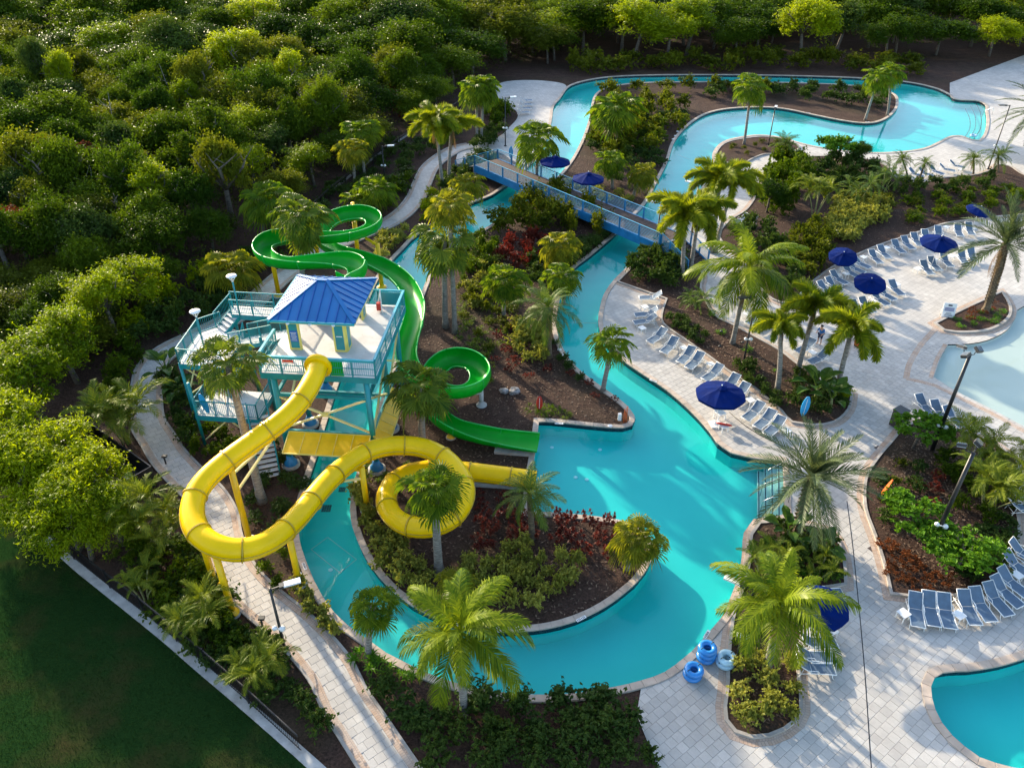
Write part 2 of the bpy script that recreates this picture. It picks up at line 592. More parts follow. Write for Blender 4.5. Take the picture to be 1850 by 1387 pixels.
def bark(name, a, b_):
    m, nt, b = new_mat(name)
    tc = nt.nodes.new('ShaderNodeNewGeometry').outputs['Position']
    mp = N(nt, 'ShaderNodeMapping')
    mp.inputs['Scale'].default_value = (2.0, 2.0, 9.0)
    nt.links.new(tc, mp.inputs['Vector'])
    n = noise(nt, 1.6, 4, vec=mp.outputs[0])
    c = mixc(nt, ramp(nt, n, 0.35, 0.65), a, b_)
    nt.links.new(c, b.inputs['Base Color'])
    b.inputs['Roughness'].default_value = 0.9
    bump(nt, b, n, 0.6, 0.03)
    return m
M['palm_bark'] = bark('grey_palm_bark', (0.13, 0.115, 0.10), (0.30, 0.275, 0.245))
M['date_bark'] = bark('date_palm_bark', (0.06, 0.045, 0.03), (0.20, 0.15, 0.09))
M['tree_bark'] = bark('tree_bark', (0.05, 0.04, 0.032), (0.15, 0.125, 0.10))
M['cane'] = bark('green_cane', (0.12, 0.15, 0.05), (0.32, 0.30, 0.12))
M['crownshaft'] = paint('green_crownshaft', (0.12, 0.20, 0.05), 0.4, 0.15, 3.0)

M['l_fan'] = leaf_mat('fan_palm_leaf', (0.028, 0.085, 0.007), (0.190, 0.255, 0.014), 0.38)
M['l_fan_gold'] = leaf_mat('golden_fan_leaf', (0.075, 0.110, 0.010), (0.300, 0.285, 0.020), 0.40)
M['l_wash'] = leaf_mat('broad_fan_leaf', (0.026, 0.072, 0.008), (0.170, 0.215, 0.022), 0.36, 0.42)
M['l_fox'] = leaf_mat('foxtail_leaf', (0.050, 0.115, 0.010), (0.320, 0.335, 0.012), 0.42)
M['l_coco'] = leaf_mat('coconut_leaf', (0.028, 0.088, 0.007), (0.235, 0.285, 0.012), 0.38, 0.38)
M['l_date'] = leaf_mat('date_palm_leaf', (0.030, 0.062, 0.026), (0.130, 0.165, 0.075), 0.28, 0.42, (1.3, 1.2, 0.7))
M['l_pygmy'] = leaf_mat('pygmy_palm_leaf', (0.026, 0.072, 0.012), (0.140, 0.195, 0.028), 0.34)
M['l_areca'] = leaf_mat('areca_leaf', (0.034, 0.085, 0.010), (0.225, 0.255, 0.020), 0.38)
M['l_banana'] = leaf_mat('paddle_leaf', (0.032, 0.084, 0.016), (0.092, 0.156, 0.028), 0.3, 0.3)
M['l_wood'] = leaf_mat('woodland_leaf', (0.010, 0.036, 0.002), (0.122, 0.185, 0.007), 0.40)
M['l_wood2'] = leaf_mat('olive_leaf', (0.017, 0.038, 0.003), (0.165, 0.190, 0.012), 0.40)
M['l_wood3'] = leaf_mat('deep_green_leaf', (0.006, 0.028, 0.002), (0.078, 0.138, 0.007), 0.38)
M['l_lime'] = leaf_mat('lime_leaf', (0.040, 0.105, 0.003), (0.330, 0.390, 0.004), 0.46)
M['l_bright'] = leaf_mat('bright_green_leaf', (0.048, 0.140, 0.010), (0.144, 0.280, 0.019), 0.38, 0.35)
M['l_shrub'] = leaf_mat('variegated_leaf', (0.105, 0.135, 0.018), (0.400, 0.390, 0.080), 0.34)
M['l_dark'] = leaf_mat('dark_shrub_leaf', (0.019, 0.050, 0.010), (0.080, 0.124, 0.021), 0.30)
M['l_red'] = leaf_mat('copper_leaf', (0.048, 0.010, 0.011), (0.200, 0.048, 0.024), 0.3, 0.45, (1.5, 0.6, 0.5))
M['l_orange'] = leaf_mat('rust_leaf', (0.080, 0.032, 0.013), (0.216, 0.072, 0.024), 0.3, 0.45, (1.4, 0.8, 0.5))
M['l_dead'] = leaf_mat('dry_frond', (0.104, 0.068, 0.032), (0.240, 0.168, 0.080), 0.25, 0.7, (1.3, 1.0, 0.6))
M['l_grass'] = leaf_mat('grass_blade', (0.008, 0.026, 0.005), (0.032, 0.068, 0.013), 0.2, 0.7)
M['l_under'] = leaf_mat('undergrowth_leaf', (0.020, 0.040, 0.006), (0.080, 0.096, 0.016), 0.35)

# ================================================================== THE SETTING
import numpy as np
def inside_np(X, Y, poly):
    r = np.zeros(X.shape, bool)
    n = len(poly)
    j = n - 1
    for i in range(n):
        xi, yi, xj, yj = poly[i][0], poly[i][1], poly[j][0], poly[j][1]
        if yi != yj:
            r ^= ((yi > Y) != (yj > Y)) & (X < (xj - xi) * (Y - yi) / (yj - yi) + xi)
        j = i
    return r

def to_px(x, y, z=0.0):
    d = y * CP + (CAM_H - z) * SP
    return CX + FPX * x / d, CY + FPX * ((CAM_H - z) * CP - y * SP) / d

west_px = [(1014, 175), (1001, 192), (997, 215), (992, 240), (978, 270), (955, 300), (930, 325), (912, 337), (886, 354), (847, 369),
           (815, 388), (780, 408), (748, 429), (730, 448), (709, 470), (683, 505), (666, 543), (648, 585), (630, 640), (608, 704), (585, 779),
           (572, 825), (558, 866), (546, 910), (539, 955), (543, 988), (554, 1019), (567, 1050), (583, 1080), (606, 1111), (632, 1134),
           (661, 1154), (697, 1180), (734, 1199), (790, 1224), (870, 1246), (960, 1256), (1050, 1252), (1130, 1238)]
east_px = [(1190, 1221), (1209, 1211), (1253, 1175), (1276, 1149), (1315, 1101), (1334, 1058), (1345, 1010), (1350, 972), (1354, 950), (1364, 939), (1385, 935, 1),
           (1419, 932, 1), (1415, 832, 1), (1404, 831, 1), (1361, 828), (1322, 819), (1297, 802), (1284, 782), (1265, 760), (1239, 734), (1206, 706),
           (1167, 680), (1136, 659), (1108, 636), (1088, 607), (1081, 581), (1084, 558), (1091, 533), (1107, 509), (1131, 485),
           (1160, 456), (1188, 428), (1215, 401), (1240, 375), (1262, 348), (1279, 320), (1286, 293), (1289, 274), (1307, 256), (1336, 248),
           (1372, 244), (1409, 248), (1460, 262), (1520, 272), (1578, 276), (1630, 274), (1669, 268), (1697, 256), (1718, 246), (1735, 245), (1754, 252),
           (1768, 254), (1781, 232), (1781, 203), (1771, 184), (1726, 180), (1716, 172)]
top_px = [(1690, 160), (1640, 149), (1560, 142), (1450, 138), (1330, 136), (1200, 136), (1110, 139), (1060, 146), (1030, 156)]
isle_px = [(1073, 175), (1066, 208), (1058, 235), (1047, 262), (1030, 292), (1005, 322), (970, 350), (940, 374), (901, 398), (870, 417), (835, 440),
           (805, 460), (783, 482), (767, 516), (750, 560), (733, 605), (718, 640), (702, 682), (683, 740), (664, 795), (650, 840),
           (639, 876), (633, 918), (637, 949), (647, 977), (665, 1014), (686, 1042), (715, 1072), (747, 1096), (783, 1114), (830, 1131),
           (875, 1139), (915, 1141), (960, 1139), (1012, 1130), (1069, 1109), (1115, 1081), (1147, 1055), (1168, 1029), (1182, 1000), (1176, 972),
           (1150, 950), (1114, 939), (1050, 931), (991, 926), (952, 924, 1), (961, 850), (966, 819), (973, 761, 1), (997, 762), (1086, 771),
           (1125, 773), (1143, 768), (1148, 755), (1135, 736), (1112, 717), (1086, 699), (1049, 671), (1023, 642), (1008, 608), (1005, 582),
           (1009, 550), (1019, 512), (1037, 485), (1069, 460), (1113, 422), (1147, 388), (1167, 366), (1186, 331), (1206, 292), (1219, 255), (1243, 227),
           (1276, 206), (1315, 197), (1380, 194), (1422, 198), (1474, 209), (1526, 219), (1567, 223), (1596, 217), (1617, 201), (1623, 184), (1616, 170),
           (1585, 160), (1520, 153), (1400, 149), (1250, 148), (1140, 151), (1090, 161)]

west = smooth_line(W(west_px))
east = smooth_line([west[-1]] + W(east_px))[1:]
topl = smooth_line([east[-1]] + W(top_px) + [west[0]])[1:-1]
POOL = ccw(west + east + topl)
ISLE = ccw(smooth_line(W(isle_px), closed=True))
kid_px = [(1713, 622, 1), (1700, 645), (1687, 681, 1), (1720, 702), (1754, 720), (1796, 741), (1850, 770), (1930, 812), (2050, 850), (2140, 700), (2050, 570),
          (1900, 546), (1850, 553), (1838, 560), (1835, 573), (1818, 597), (1785, 614), (1750, 621)]
KID = ccw(smooth_line(W(kid_px), closed=True))
brp_px = [(1690, 1216), (1750, 1211), (1806, 1202), (1850, 1189), (1920, 1168), (2010, 1190), (2000, 1330), (1900, 1390), (1770, 1370), (1695, 1300), (1680, 1240)]
BRP = ccw(smooth_line(W(brp_px), closed=True))

def struct(o):
    o['kind'] = 'structure'
    return o

FAR = [(-420, -15), (420, -15), (420, 520), (-420, 520)]
struct(MB().sheet(FAR, -0.03, [POOL, KID, BRP]).build('ground', M['mulch']))

def pool(name, poly, isles, zf, zw, plaster_m, water_m):
    struct(MB().sheet(poly, zf).build('pool_floor', plaster_m))
    struct(MB().sheet(poly, zw).build('water', water_m))
    w = MB()
    t = MB()
    for pl in [poly] + isles:
        w.wall(pl, zf, -0.34 if zf < -0.6 else zw - 0.02)
        if zf < -0.6: t.wall(pl, -0.34, -0.001)
    wo = struct(w.build('pool_wall', plaster_m))
    if t.f: t.build('waterline_tile', M['tile'], wo)
pool('river', POOL, [ISLE], -1.15, -0.24, M['plaster'], M['water'])
pool('kid', KID, [], -0.30, -0.07, M['plaster_pale'], M['water_pale'])
pool('brp', BRP, [], -1.15, -0.24, M['plaster'], M['water'])

struct(MB().sheet(ISLE, -0.03).build('island_ground', M['mulch']))

# ---- paved decks
i0 = 0
deck_poly = ccw(east + [tuple(G(1716, 150)[:2]), tuple(G(1850, 100)[:2]), (200, 160), (200, 10), (40, 5), tuple(G(1235, 1500)[:2]), tuple(G(1150, 1290)[:2])])
east_deck = struct(MB().sheet(deck_poly, 0.0, [KID, BRP]).build('paved_deck', M['paving']))
wdeck_px = [(838, 262), (860, 258), (902, 246), (918, 232), (935, 212), (930, 198), (912, 192), (905, 150), (1012, 150), (1014, 175), (1001, 192), (997, 215), (992, 240), (978, 270), (958, 297), (930, 292), (905, 276), (880, 272), (850, 286), (826, 296)]
WDECK = ccw(smooth_line(W(wdeck_px), closed=True))
struct(MB().sheet(WDECK, 0.0).wall(WDECK, -0.05, 0.0).build('paved_deck', M['paving']))

# ---- west footpath
path_px = [(850, 264), (823, 270), (797, 285), (776, 304), (763, 331), (752, 357), (733, 381), (707, 400), (680, 413), (629, 433), (564, 463), (510, 500), (473, 533),
           (425, 572), (360, 606), (305, 633), (275, 660), (266, 695), (264, 730), (268, 765), (286, 795), (306, 827), (338, 862), (372, 895), (394, 932), (402, 975),
           (416, 1018), (445, 1060), (484, 1096), (522, 1127), (551, 1155), (577, 1184), (602, 1218), (622, 1262), (660, 1320), (712, 1400), (780, 1500)]
PATHC = smooth_line(W(path_px), 0.5)
PW = 0.94
PATHP = ccw(list(offset(PATHC, PW, False)) + list(reversed(offset(PATHC, -PW, False))))
path_o = struct(MB().sheet(PATHP, 0.01).wall(PATHP, -0.05, 0.01).build('footpath', M['paving']))
bs = MB()
bs.ribbon(PATHC, PW - 0.30, PW + 0.02, -0.04, 0.035, False)
bs.ribbon(PATHC, -PW - 0.02, -PW + 0.30, -0.04, 0.035, False)
bs.build('brick_border', M['brick'], path_o)
ks = MB()
ks.ribbon(PATHC, PW + 0.021, PW + 0.16, -0.04, 0.10, False)
ks.ribbon(PATHC, -PW - 0.16, -PW - 0.021, -0.04, 0.10, False)
ks.build('kerb', M['kerb'], path_o)

# ---- planting beds on the paved deck
def bed(px, name='planting_bed', border=True, kerb_w=0.16):
    P = ccw(smooth_line(W(px), 0.6, closed=True))
    o = struct(MB().sheet(P, 0.09).build(name, M['mulch']))
    MB().ribbon(P, -kerb_w, 0.0, -0.02, 0.14, True).build('kerb', M['kerb'], o)
    if border:
        MB().ribbon(P, -kerb_w - 0.34, -kerb_w - 0.002, -0.01, 0.022, True).build('brick_border', M['brick'], o)
    return P
B1 = bed([(1118, 510, 1), (1134, 494), (1166, 462), (1190, 440), (1232, 462), (1258, 483), (1268, 500), (1264, 522), (1290, 572), (1323, 589), (1356, 607), (1408, 636), (1442, 662),
          (1490, 690), (1536, 713, 1), (1530, 740), (1504, 763), (1465, 768), (1432, 763), (1413, 743), (1365, 702), (1323, 675), (1284, 646), (1240, 615), (1200, 586), (1197, 570), (1206, 541, 1)])
B2 = bed([(1302, 432), (1316, 403), (1350, 380), (1372, 347), (1386, 318), (1402, 302), (1440, 287), (1500, 284), (1560, 288), (1600, 302), (1622, 325), (1660, 332), (1707, 323),
          (1760, 318), (1790, 309), (1812, 299), (1850, 318), (1920, 335), (1930, 384), (1850, 388), (1800, 392), (1752, 398), (1707, 404), (1676, 414), (1630, 429), (1591, 442), (1552, 458),
          (1515, 476), (1489, 492), (1466, 510), (1448, 528), (1430, 547), (1410, 547), (1388, 535), (1362, 505), (1340, 465)])
B3 = bed([(1611, 802), (1578, 843), (1566, 869), (1566, 920), (1585, 973), (1601, 1024), (1612, 1072, 1), (1656, 1077), (1728, 1074), (1775, 1060), (1811, 1029), (1832, 992),
          (1837, 959), (1835, 930), (1830, 900), (1822, 868), (1838, 842), (1800, 806), (1755, 786), (1705, 770), (1648, 768)])
B4 = bed([(1360, 968), (1374, 948), (1440, 950), (1495, 961), (1515, 990), (1523, 1029), (1524, 1055, 1), (1490, 1060), (1462, 1095), (1446, 1140), (1438, 1212), (1434, 1300),
          (1330, 1320), (1318, 1230), (1322, 1160), (1330, 1105), (1346, 1062), (1357, 1012)])
B5 = bed([(1296, 290), (1298, 273), (1314, 259), (1345, 252), (1385, 249), (1420, 255), (1442, 268), (1412, 279), (1382, 279), (1357, 288), (1340, 296), (1316, 295)], border=False)
PL = bed([(1692, 586, 1), (1740, 562), (1809, 530, 1), (1822, 556), (1816, 577), (1785, 595), (1746, 600), (1707, 597)], kerb_w=0.22)
BEDS = [B1, B2, B3, B4, B5, PL]

# thin brick bands that mark the zero-entry beach
bb = MB()
bb.ribbon(smooth_line(W([(1690, 594), (1662, 625), (1642, 660), (1637, 684)])), -0.2, 0.2, 0.0, 0.016, False)
bb.ribbon(smooth_line(W([(1637, 684), (1690, 697), (1740, 722), (1790, 746), (1850, 779), (1930, 822)])), -0.2, 0.2, 0.0, 0.017, False)
bb.ribbon(smooth_line(W([(1708, 622), (1693, 648), (1681, 683)])), -0.14, 0.14, 0.0, 0.0165, False)
bb.build('brick_border', M['brick'], east_deck)
jt = MB()
jt.ribbon(smooth_line(W([(1530, 905), (1536, 950), (1542, 1000), (1548, 1060), (1554, 1120), (1562, 1212), (1574, 1387)])), -0.022, 0.022, 0.0, 0.019, False)
jt.build('drain_channel', M['black'], east_deck)
jt = MB()
for a, b in ((1587, 810), (1577, 992)):
    c = G(a, b)
    jt.box((c.x, c.y, 0.010), (0.42, 0.42, 0.02), 0.5)
jt.build('drain_grate', M['brown'], east_deck)

# ---- single pavers near the camera
def pavers(parent, poly, name, zt, min_row, exclude=(), holes=(), cap=300):
    xs, ys = [p[0] for p in poly], [p[1] for p in poly]
    c, s = math.cos(PAV_ROT), math.sin(PAV_ROT)
    ylim = G(925, min_row).y
    x0, x1, y0, y1 = max(-40, min(xs)), min(45, max(xs)), max(16, min(ys)), min(ylim, max(ys))
    cor = [(x * c + y * s, -x * s + y * c) for x in (x0, x1) for y in (y0, y1)]
    r0, r1 = int(min(q[1] for q in cor) / PAV) - 1, int(max(q[1] for q in cor) / PAV) + 1
    k0, k1 = int(min(q[0] for q in cor) / PAV) - 1, int(max(q[0] for q in cor) / PAV) + 1
    R, K = np.meshgrid(np.arange(r0, r1 + 1), np.arange(k0, k1 + 1), indexing='ij')
    ox = np.where(R % 2 == 0, PAV * 0.5, 0.0)
    u, v = (K + 0.5) * PAV - ox, (R + 0.5) * PAV
    X, Y = u * c - v * s, u * s + v * c
    px, py = to_px(X, Y)
    ok = (Y > 16) & (Y < ylim) & (px > -25) & (px < 1875) & (py < 1400)
    X, Y, py = X[ok], Y[ok], py[ok]
    keep = np.ones(X.shape, bool)
    h = PAV / 2
    for i, j in ((-h, -h), (h, -h), (h, h), (-h, h)):
        cx_, cy_ = X + i * c - j * s, Y + i * s + j * c
        keep &= inside_np(cx_, cy_, poly)
        for q in holes: keep &= ~inside_np(cx_, cy_, q)
    for q in exclude: keep &= ~inside_np(X, Y, q)
    X, Y, py = X[keep], Y[keep], py[keep]
    order = np.argsort(-py)
    def stone(mb, cx_, cy_, dz):
        h1, h2 = PAV / 2 - 0.006, PAV / 2 - 0.018
        vs = []
        for hh, z in ((h1, -0.004), (h1, dz - 0.008), (h2, dz)):
            for i, j in ((-1, -1), (1, -1), (1, 1), (-1, 1)):
                a, b = i * hh, j * hh
                vs.append((cx_ + a * c - b * s, cy_ + a * s + b * c, z))
        fs = [(8, 9, 10, 11)] + [(4 + i, 4 + (i + 1) % 4, 8 + (i + 1) % 4, 8 + i) for i in range(4)] + [(i, (i + 1) % 4, 4 + (i + 1) % 4, 4 + i) for i in range(4)]
        mb.add(vs, fs)
        return len(fs)
    rnd = random.Random(3)
    protos = []
    for k in range(4):
        mb = MB(); stone(mb, 0, 0, 0.012 + 0.0015 * k)
        protos.append(mb.mesh('paver', M['paver']))
    for i in order[:cap]:
        put('paver', protos[rnd.randrange(4)], parent, (X[i], Y[i], zt))
    mb, tint = MB(), []
    for i in order[cap:]:
        n = stone(mb, X[i], Y[i], 0.012 + 0.004 * rnd.random())
        tint += [rnd.random()] * n
    if mb.f:
        o = mb.build('paver_field', M['paver'], parent, kind='stuff')
        o.location.z = zt
        at = o.data.attributes.new('tint', 'FLOAT', 'FACE')
        at.data.foreach_set('value', tint)
pavers(east_deck, deck_poly, 'paver', 0.0, 620, BEDS, [KID, BRP])
pavers(path_o, PATHP, 'paver', 0.01, 640)

# ---- coping stones along the water
def coping(name, poly, w0, w1, parent, cap=300, zt=0.055):
    step = 0.62
    P = poly
    n = len(P)
    Ls = [0.0]
    for i in range(n): Ls.append(Ls[-1] + (Vector(P[(i + 1) % n][:2]) - Vector(P[i][:2])).length)
    a, b = offset(P, w0), offset(P, w1)
    m = max(4, int(Ls[-1] / step))
    def at(arr, d):
        d %= Ls[-1]
        import bisect
        i = min(n - 1, bisect.bisect_right(Ls, d) - 1)
        t = (d - Ls[i]) / max(1e-6, Ls[i + 1] - Ls[i])
        p, q = arr[i], arr[(i + 1) % n]
        return Vector((p[0] + (q[0] - p[0]) * t, p[1] + (q[1] - p[1]) * t))
    quads = []
    for k in range(m):
        d0, d1 = Ls[-1] * k / m + 0.007, Ls[-1] * (k + 1) / m - 0.007
        q = [at(a, d0), at(a, d1), at(b, d1), at(b, d0)]
        cen = sum(q, Vector((0, 0))) / 4
        px, py = to_px(cen.x, cen.y)
        if cen.y < 15 or px < -60 or px > 1910: continue
        quads.append((py, q, cen))
    quads.sort(key=lambda t: -t[0])
    rnd = random.Random(5)
    def stone(mb, q, o):
        z = zt + rnd.random() * 0.004
        ci = [(p - o) for p in q]
        mid = sum(ci, Vector((0, 0))) / 4
        top = [p + (mid - p).normalized() * 0.014 for p in ci]
        vs = [(p.x, p.y, -0.03) for p in ci] + [(p.x, p.y, z - 0.012) for p in ci] + [(p.x, p.y, z) for p in top]
        fs = [(8, 9, 10, 11)]
        for i in range(4):
            j = (i + 1) % 4
            fs += [(i, j, 4 + j, 4 + i), (4 + i, 4 + j, 8 + j, 8 + i)]
        cr = (top[1] - top[0]).cross(top[2] - top[1])
        if cr < 0: fs = [tuple(reversed(f)) for f in fs]
        mb.add(vs, fs)
    for py, q, cen in quads[:cap]:
        mb = MB(); stone(mb, q, cen)
        put('coping_stone', mb.mesh('coping_stone', M['coping']), parent, (cen.x, cen.y, 0))
    mb = MB()
    for py, q, cen in quads[cap:]: stone(mb, q, Vector((0, 0)))
    if mb.f: mb.build('coping_run', M['coping'], parent, kind='stuff')
cp_o = struct(MB().ribbon(POOL, -0.36, -0.01, -0.03, 0.03).build('pool_coping', M['kerb']))
coping('coping', POOL, -0.34, 0.03, cp_o, 130)
cp_i = struct(MB().ribbon(ISLE, 0.01, 0.34, -0.03, 0.03).build('island_coping', M['kerb']))
coping('coping', ISLE, -0.03, 0.32, cp_i, 130)
cp_b = struct(MB().ribbon(BRP, -0.36, -0.01, -0.03, 0.03).build('pool_coping', M['kerb']))
coping('coping', BRP, -0.36, 0.04, cp_b, 40)

# depth-marker tiles set into the coping face
def marker(px, py, z, rz, w=0.55):
    p = G(px, py, z)
    t = MB().box((0, 0, 0), (w, 0.16, 0.012)).build('depth_marker', M['white'], cp_o)
    t.location = (p.x, p.y, z); t.rotation_euler = (0, 0, rz)
    k = MB()
    rnd = random.Random(int(px))
    x = -w * 0.38
    while x < w * 0.38:
        k.box((x, 0, 0.008), (0.035, 0.08 + 0.04 * rnd.random(), 0.006)); x += 0.055 + 0.04 * rnd.random()
    k.build('marker_print', M['mark'], t)
for a in ((1010, 764.5, 0.068, -0.05), (1180, 687.5, 0.068, -0.62), (1050, 1117, 0.068, 0.55), (550, 1022, 0.068, -1.1), (1277, 1145, 0.068, 0.95), (1567, 220.5, 0.07, 0.1), (1460, 204, 0.07, -0.4)):
    marker(*a)

# ---- lawn, mowing strip
lawn_px = [(-300, 900), (-60, 905), (10, 926), (44, 946), (84, 980), (125, 1021), (180, 1066), (240, 1114), (300, 1163), (350, 1207), (430, 1275), (560, 1390), (700, 1520)]
LAWN = ccw(W(lawn_px) + [(-12, 5), (-60, 5), (-80, 30)])
struct(MB().sheet(LAWN, -0.012).build('lawn', M['lawn']))
strip = smooth_line(W([(60, 958), (125, 1021), (180, 1066), (240, 1114), (300, 1163), (350, 1207), (430, 1275), (560, 1390), (700, 1520)]))
struct(MB().ribbon(strip, -0.02, 0.48, -0.04, 0.03, False).build('mowing_strip', M['conc']))

# ---- pool fittings: steps, floor lines, drains, lights
st = MB()
for k in range(4):
    x = 1412 - k * 11
    a, b = G(x, 836, -0.16), G(x + 1, 930, -0.16)
    st.bar((a.x, a.y, -0.28 - 0.2 * k), (b.x, b.y, -0.28 - 0.2 * k), 0.5, 0.06)
so = struct(st.build('pool_steps', M['plaster_pale']))
ln = MB()
for k in range(4):
    x = 1407 - k * 11
    a, b = G(x, 836, -0.16), G(x + 1, 930, -0.16)
    ln.bar((a.x, a.y, -0.24 - 0.2 * k), (b.x, b.y, -0.24 - 0.2 * k), 0.05, 0.012)
ln.build('step_nosing', M['tile'], so)
st = MB()
for k in range(3):
    pts = [G(px - 9 * k - 4, py + (2 * k if py < 215 else -2 * k), -0.16) for px, py in ((1768, 186), (1776, 204), (1776, 230), (1764, 250))]
    st.tube([(p.x, p.y, -0.27 - 0.2 * k) for p in smooth_line(pts, 0.6) for p in [Vector((p.x, p.y, 0))]], 0.05, 4)
struct(st.build('pool_steps', M['tile']))
fl = MB()
def floor_line(pts, w=0.05):
    q = [G(a, b, -1.14) for a, b in pts]
    for i in range(len(q) - 1): fl.bar((q[i].x, q[i].y, -1.142), (q[i + 1].x, q[i + 1].y, -1.142), w, 0.008)
floor_line([(592, 970), (644, 1010), (614, 1034), (562, 992), (592, 970)], 0.04)
floor_line([(878, 368), (907, 384)]); floor_line([(1028, 582), (1078, 584)]); floor_line([(1225, 280), (1272, 298)])
struct(fl.build('pool_floor_line', M['plaster_pale']))
for i, (a, b, w) in enumerate(((590, 918, 0.55), (618, 884, 0.4))):
    p = G(a, b, -1.14)
    g = MB()
    for k in range(4):
        for l in range(4): g.box((p.x + (k - 1.5) * w / 4, p.y + (l - 1.5) * w / 4 * 1.1, -1.138), (w / 4.6, w / 4.6, 0.02))
    struct(g.build('pool_drain', M['drain']))
g = MB()
for a, b in ((997, 808), (1048, 780), (1084, 812), (1040, 862), (1060, 866), (597, 1029), (1249, 751), (1310, 215)):
    p = G(a, b, -1.13)
    g.lathe([(0.001, 0.0), (0.13, 0.0), (0.13, 0.02), (0.09, 0.04), (0.001, 0.045)], 10, (p.x, p.y, -1.14))
struct(g.build('pool_jet', M['white']))

# ================================================================== VEGETATION
def tint_mesh(me, vals):
    at = me.attributes.new('tint', 'FLOAT', 'FACE')
    at.data.foreach_set('value', vals)
    return me

class LB:
    """leaf builder: faces with a tint per leaf"""
    def __init__(s): s.v, s.f, s.t = [], [], []
    def add(s, vs, fs, t):
        n = len(s.v)
        s.v += [tuple(p) for p in vs]
        s.f += [tuple(i + n for i in f) for f in fs]
        s.t += [t] * len(fs)
    def mesh(s, name, mat):
        me = bpy.data.meshes.new(name)
        me.from_pydata(s.v, [], s.f)
        me.materials.append(mat)
        tint_mesh(me, s.t)
        return me

RV = random.Random(11)
def rdir(r=RV):
    z = r.uniform(-1, 1); a = r.uniform(0, 2 * math.pi); q = math.sqrt(1 - z * z)
    return Vector((q * math.cos(a), q * math.sin(a), z))

# ---- palm fronds: unit length, leave the origin along +X at elevation e
def fan_frond(e, mat, rnd, pet=0.50, nseg=19, droop=0.35, cut=0.40, spread=128):
    lb = LB()
    e = math.radians(e)
    pts = []
    p = Vector((0, 0, 0)); el = e
    for i in range(5):
        pts.append(p.copy())
        p = p + Vector((math.cos(el), 0, math.sin(el))) * (pet / 4)
        el -= 0.05 + 0.05 * max(0, math.cos(e))
    w = 0.012
    for i in range(4):
        a, b = pts[i], pts[i + 1]
        lb.add([a + Vector((0, -w, 0)), a + Vector((0, w, 0)), b + Vector((0, w, 0)), b + Vector((0, -w, 0))], [(0, 1, 2, 3)], 0.9)
    hub = pts[4]
    el -= 0.12
    X = Vector((math.cos(el), 0, math.sin(el))); Y = Vector((0, 1, 0)); Z = X.cross(Y) * -1
    Z = Vector((-math.sin(el), 0, math.cos(el)))
    R = 1.0 - pet
    sp = math.radians(spread)
    for k in range(nseg):
        a0 = -sp + 2 * sp * k / nseg; a1 = -sp + 2 * sp * (k + 1) / nseg; am = (a0 + a1) / 2
        rr = R * (1.0 - 0.30 * (abs(am) / sp) ** 2) * rnd.uniform(0.9, 1.06)
        def P(a, r, h=0.0):
            fall = -droop * (r / R) ** 2.2 * R * 0.55
            q = hub + (X * math.cos(a) + Y * math.sin(a)) * r + Z * (h + 0.10 * R * math.sin(min(1, r / R) * 2.2) * abs(math.sin(a)))
            q.z += fall
            return q
        ri = rr * cut
        t = rnd.random()
        A, B, C = P(a0, ri), P(am, ri, 0.045 * R), P(a1, ri)
        T1, T2 = P(am - 0.03, rr * 0.85), P(am + 0.05 * rnd.uniform(-1, 1), rr * rnd.uniform(0.95, 1.05))
        T2.z -= droop * 0.16 * rnd.uniform(0.5, 1.8)
        lb.add([hub, A, B, C, T1, T2], [(0, 1, 2), (0, 2, 3), (1, 4, 2), (2, 4, 3), (4, 5, 2)], t)
    return lb.mesh('frond', mat)

def feather_frond(e, mat, rnd, bend=60, n=26, ll=0.27, v=28, fwd=55, droop=0.35, planes=1, ww=0.016, profile=0.5, bare=0.12):
    lb = LB()
    e0 = math.radians(e); k = math.radians(bend)
    m = 14
    pts, els = [], []
    p = Vector((0, 0, 0))
    for i in range(m + 1):
        s = i / m
        el = e0 - k * s ** 1.25
        pts.append(p.copy()); els.append(el)
        p = p + Vector((math.cos(el), 0, math.sin(el))) / m
    for i in range(m):
        w0, w1 = 0.013 * (1 - i / m) + 0.003, 0.013 * (1 - (i + 1) / m) + 0.003
        a, b = pts[i], pts[i + 1]
        lb.add([a + Vector((0, -w0, 0)), a + Vector((0, w0, 0)), b + Vector((0, w1, 0)), b + Vector((0, -w1, 0))], [(0, 1, 2, 3)], 0.95)
    for i in range(n):
        s = bare + (1 - bare) * (i + 0.5) / n
        j = min(m - 1, int(s * m)); fr = s * m - j
        base = pts[j].lerp(pts[j + 1], fr); el = els[j] + (els[j + 1] - els[j]) * fr
        T = Vector((math.cos(el), 0, math.sin(el))); U = Vector((-math.sin(el), 0, math.cos(el))); Sd = Vector((0, 1, 0))
        prof = math.sin(math.pi * min(1, (0.08 + 0.92 * s)) ** 0.8) ** profile
        prof = max(prof, 0.25)
        for side in (-1, 1):
            for pl in range(planes):
                if planes == 1: up = math.radians(v) + rnd.uniform(-0.12, 0.12)
                else: up = math.radians(-75 + 150 * (pl + rnd.random() * 0.8) / planes)
                f = math.radians(fwd) * (1 - 0.35 * s) + rnd.uniform(-0.1, 0.1)
                D = T * math.cos(f) + (Sd * side * math.cos(up) + U * math.sin(up)) * math.sin(f)
                D.normalize()
                L = ll * prof * rnd.uniform(0.85, 1.1)
                Wd = T * ww
                mid = base + D * (L * 0.5)
                tip = base + D * L + Vector((0, 0, -droop * L * rnd.uniform(0.6, 1.3)))
                mid.z -= droop * L * 0.12
                t = rnd.random()
                lb.add([base - Wd * 0.5, base + Wd * 0.5, mid + Wd, mid - Wd, tip], [(0, 1, 2, 3), (3, 2, 4)], t)
    return lb.mesh('frond', mat)

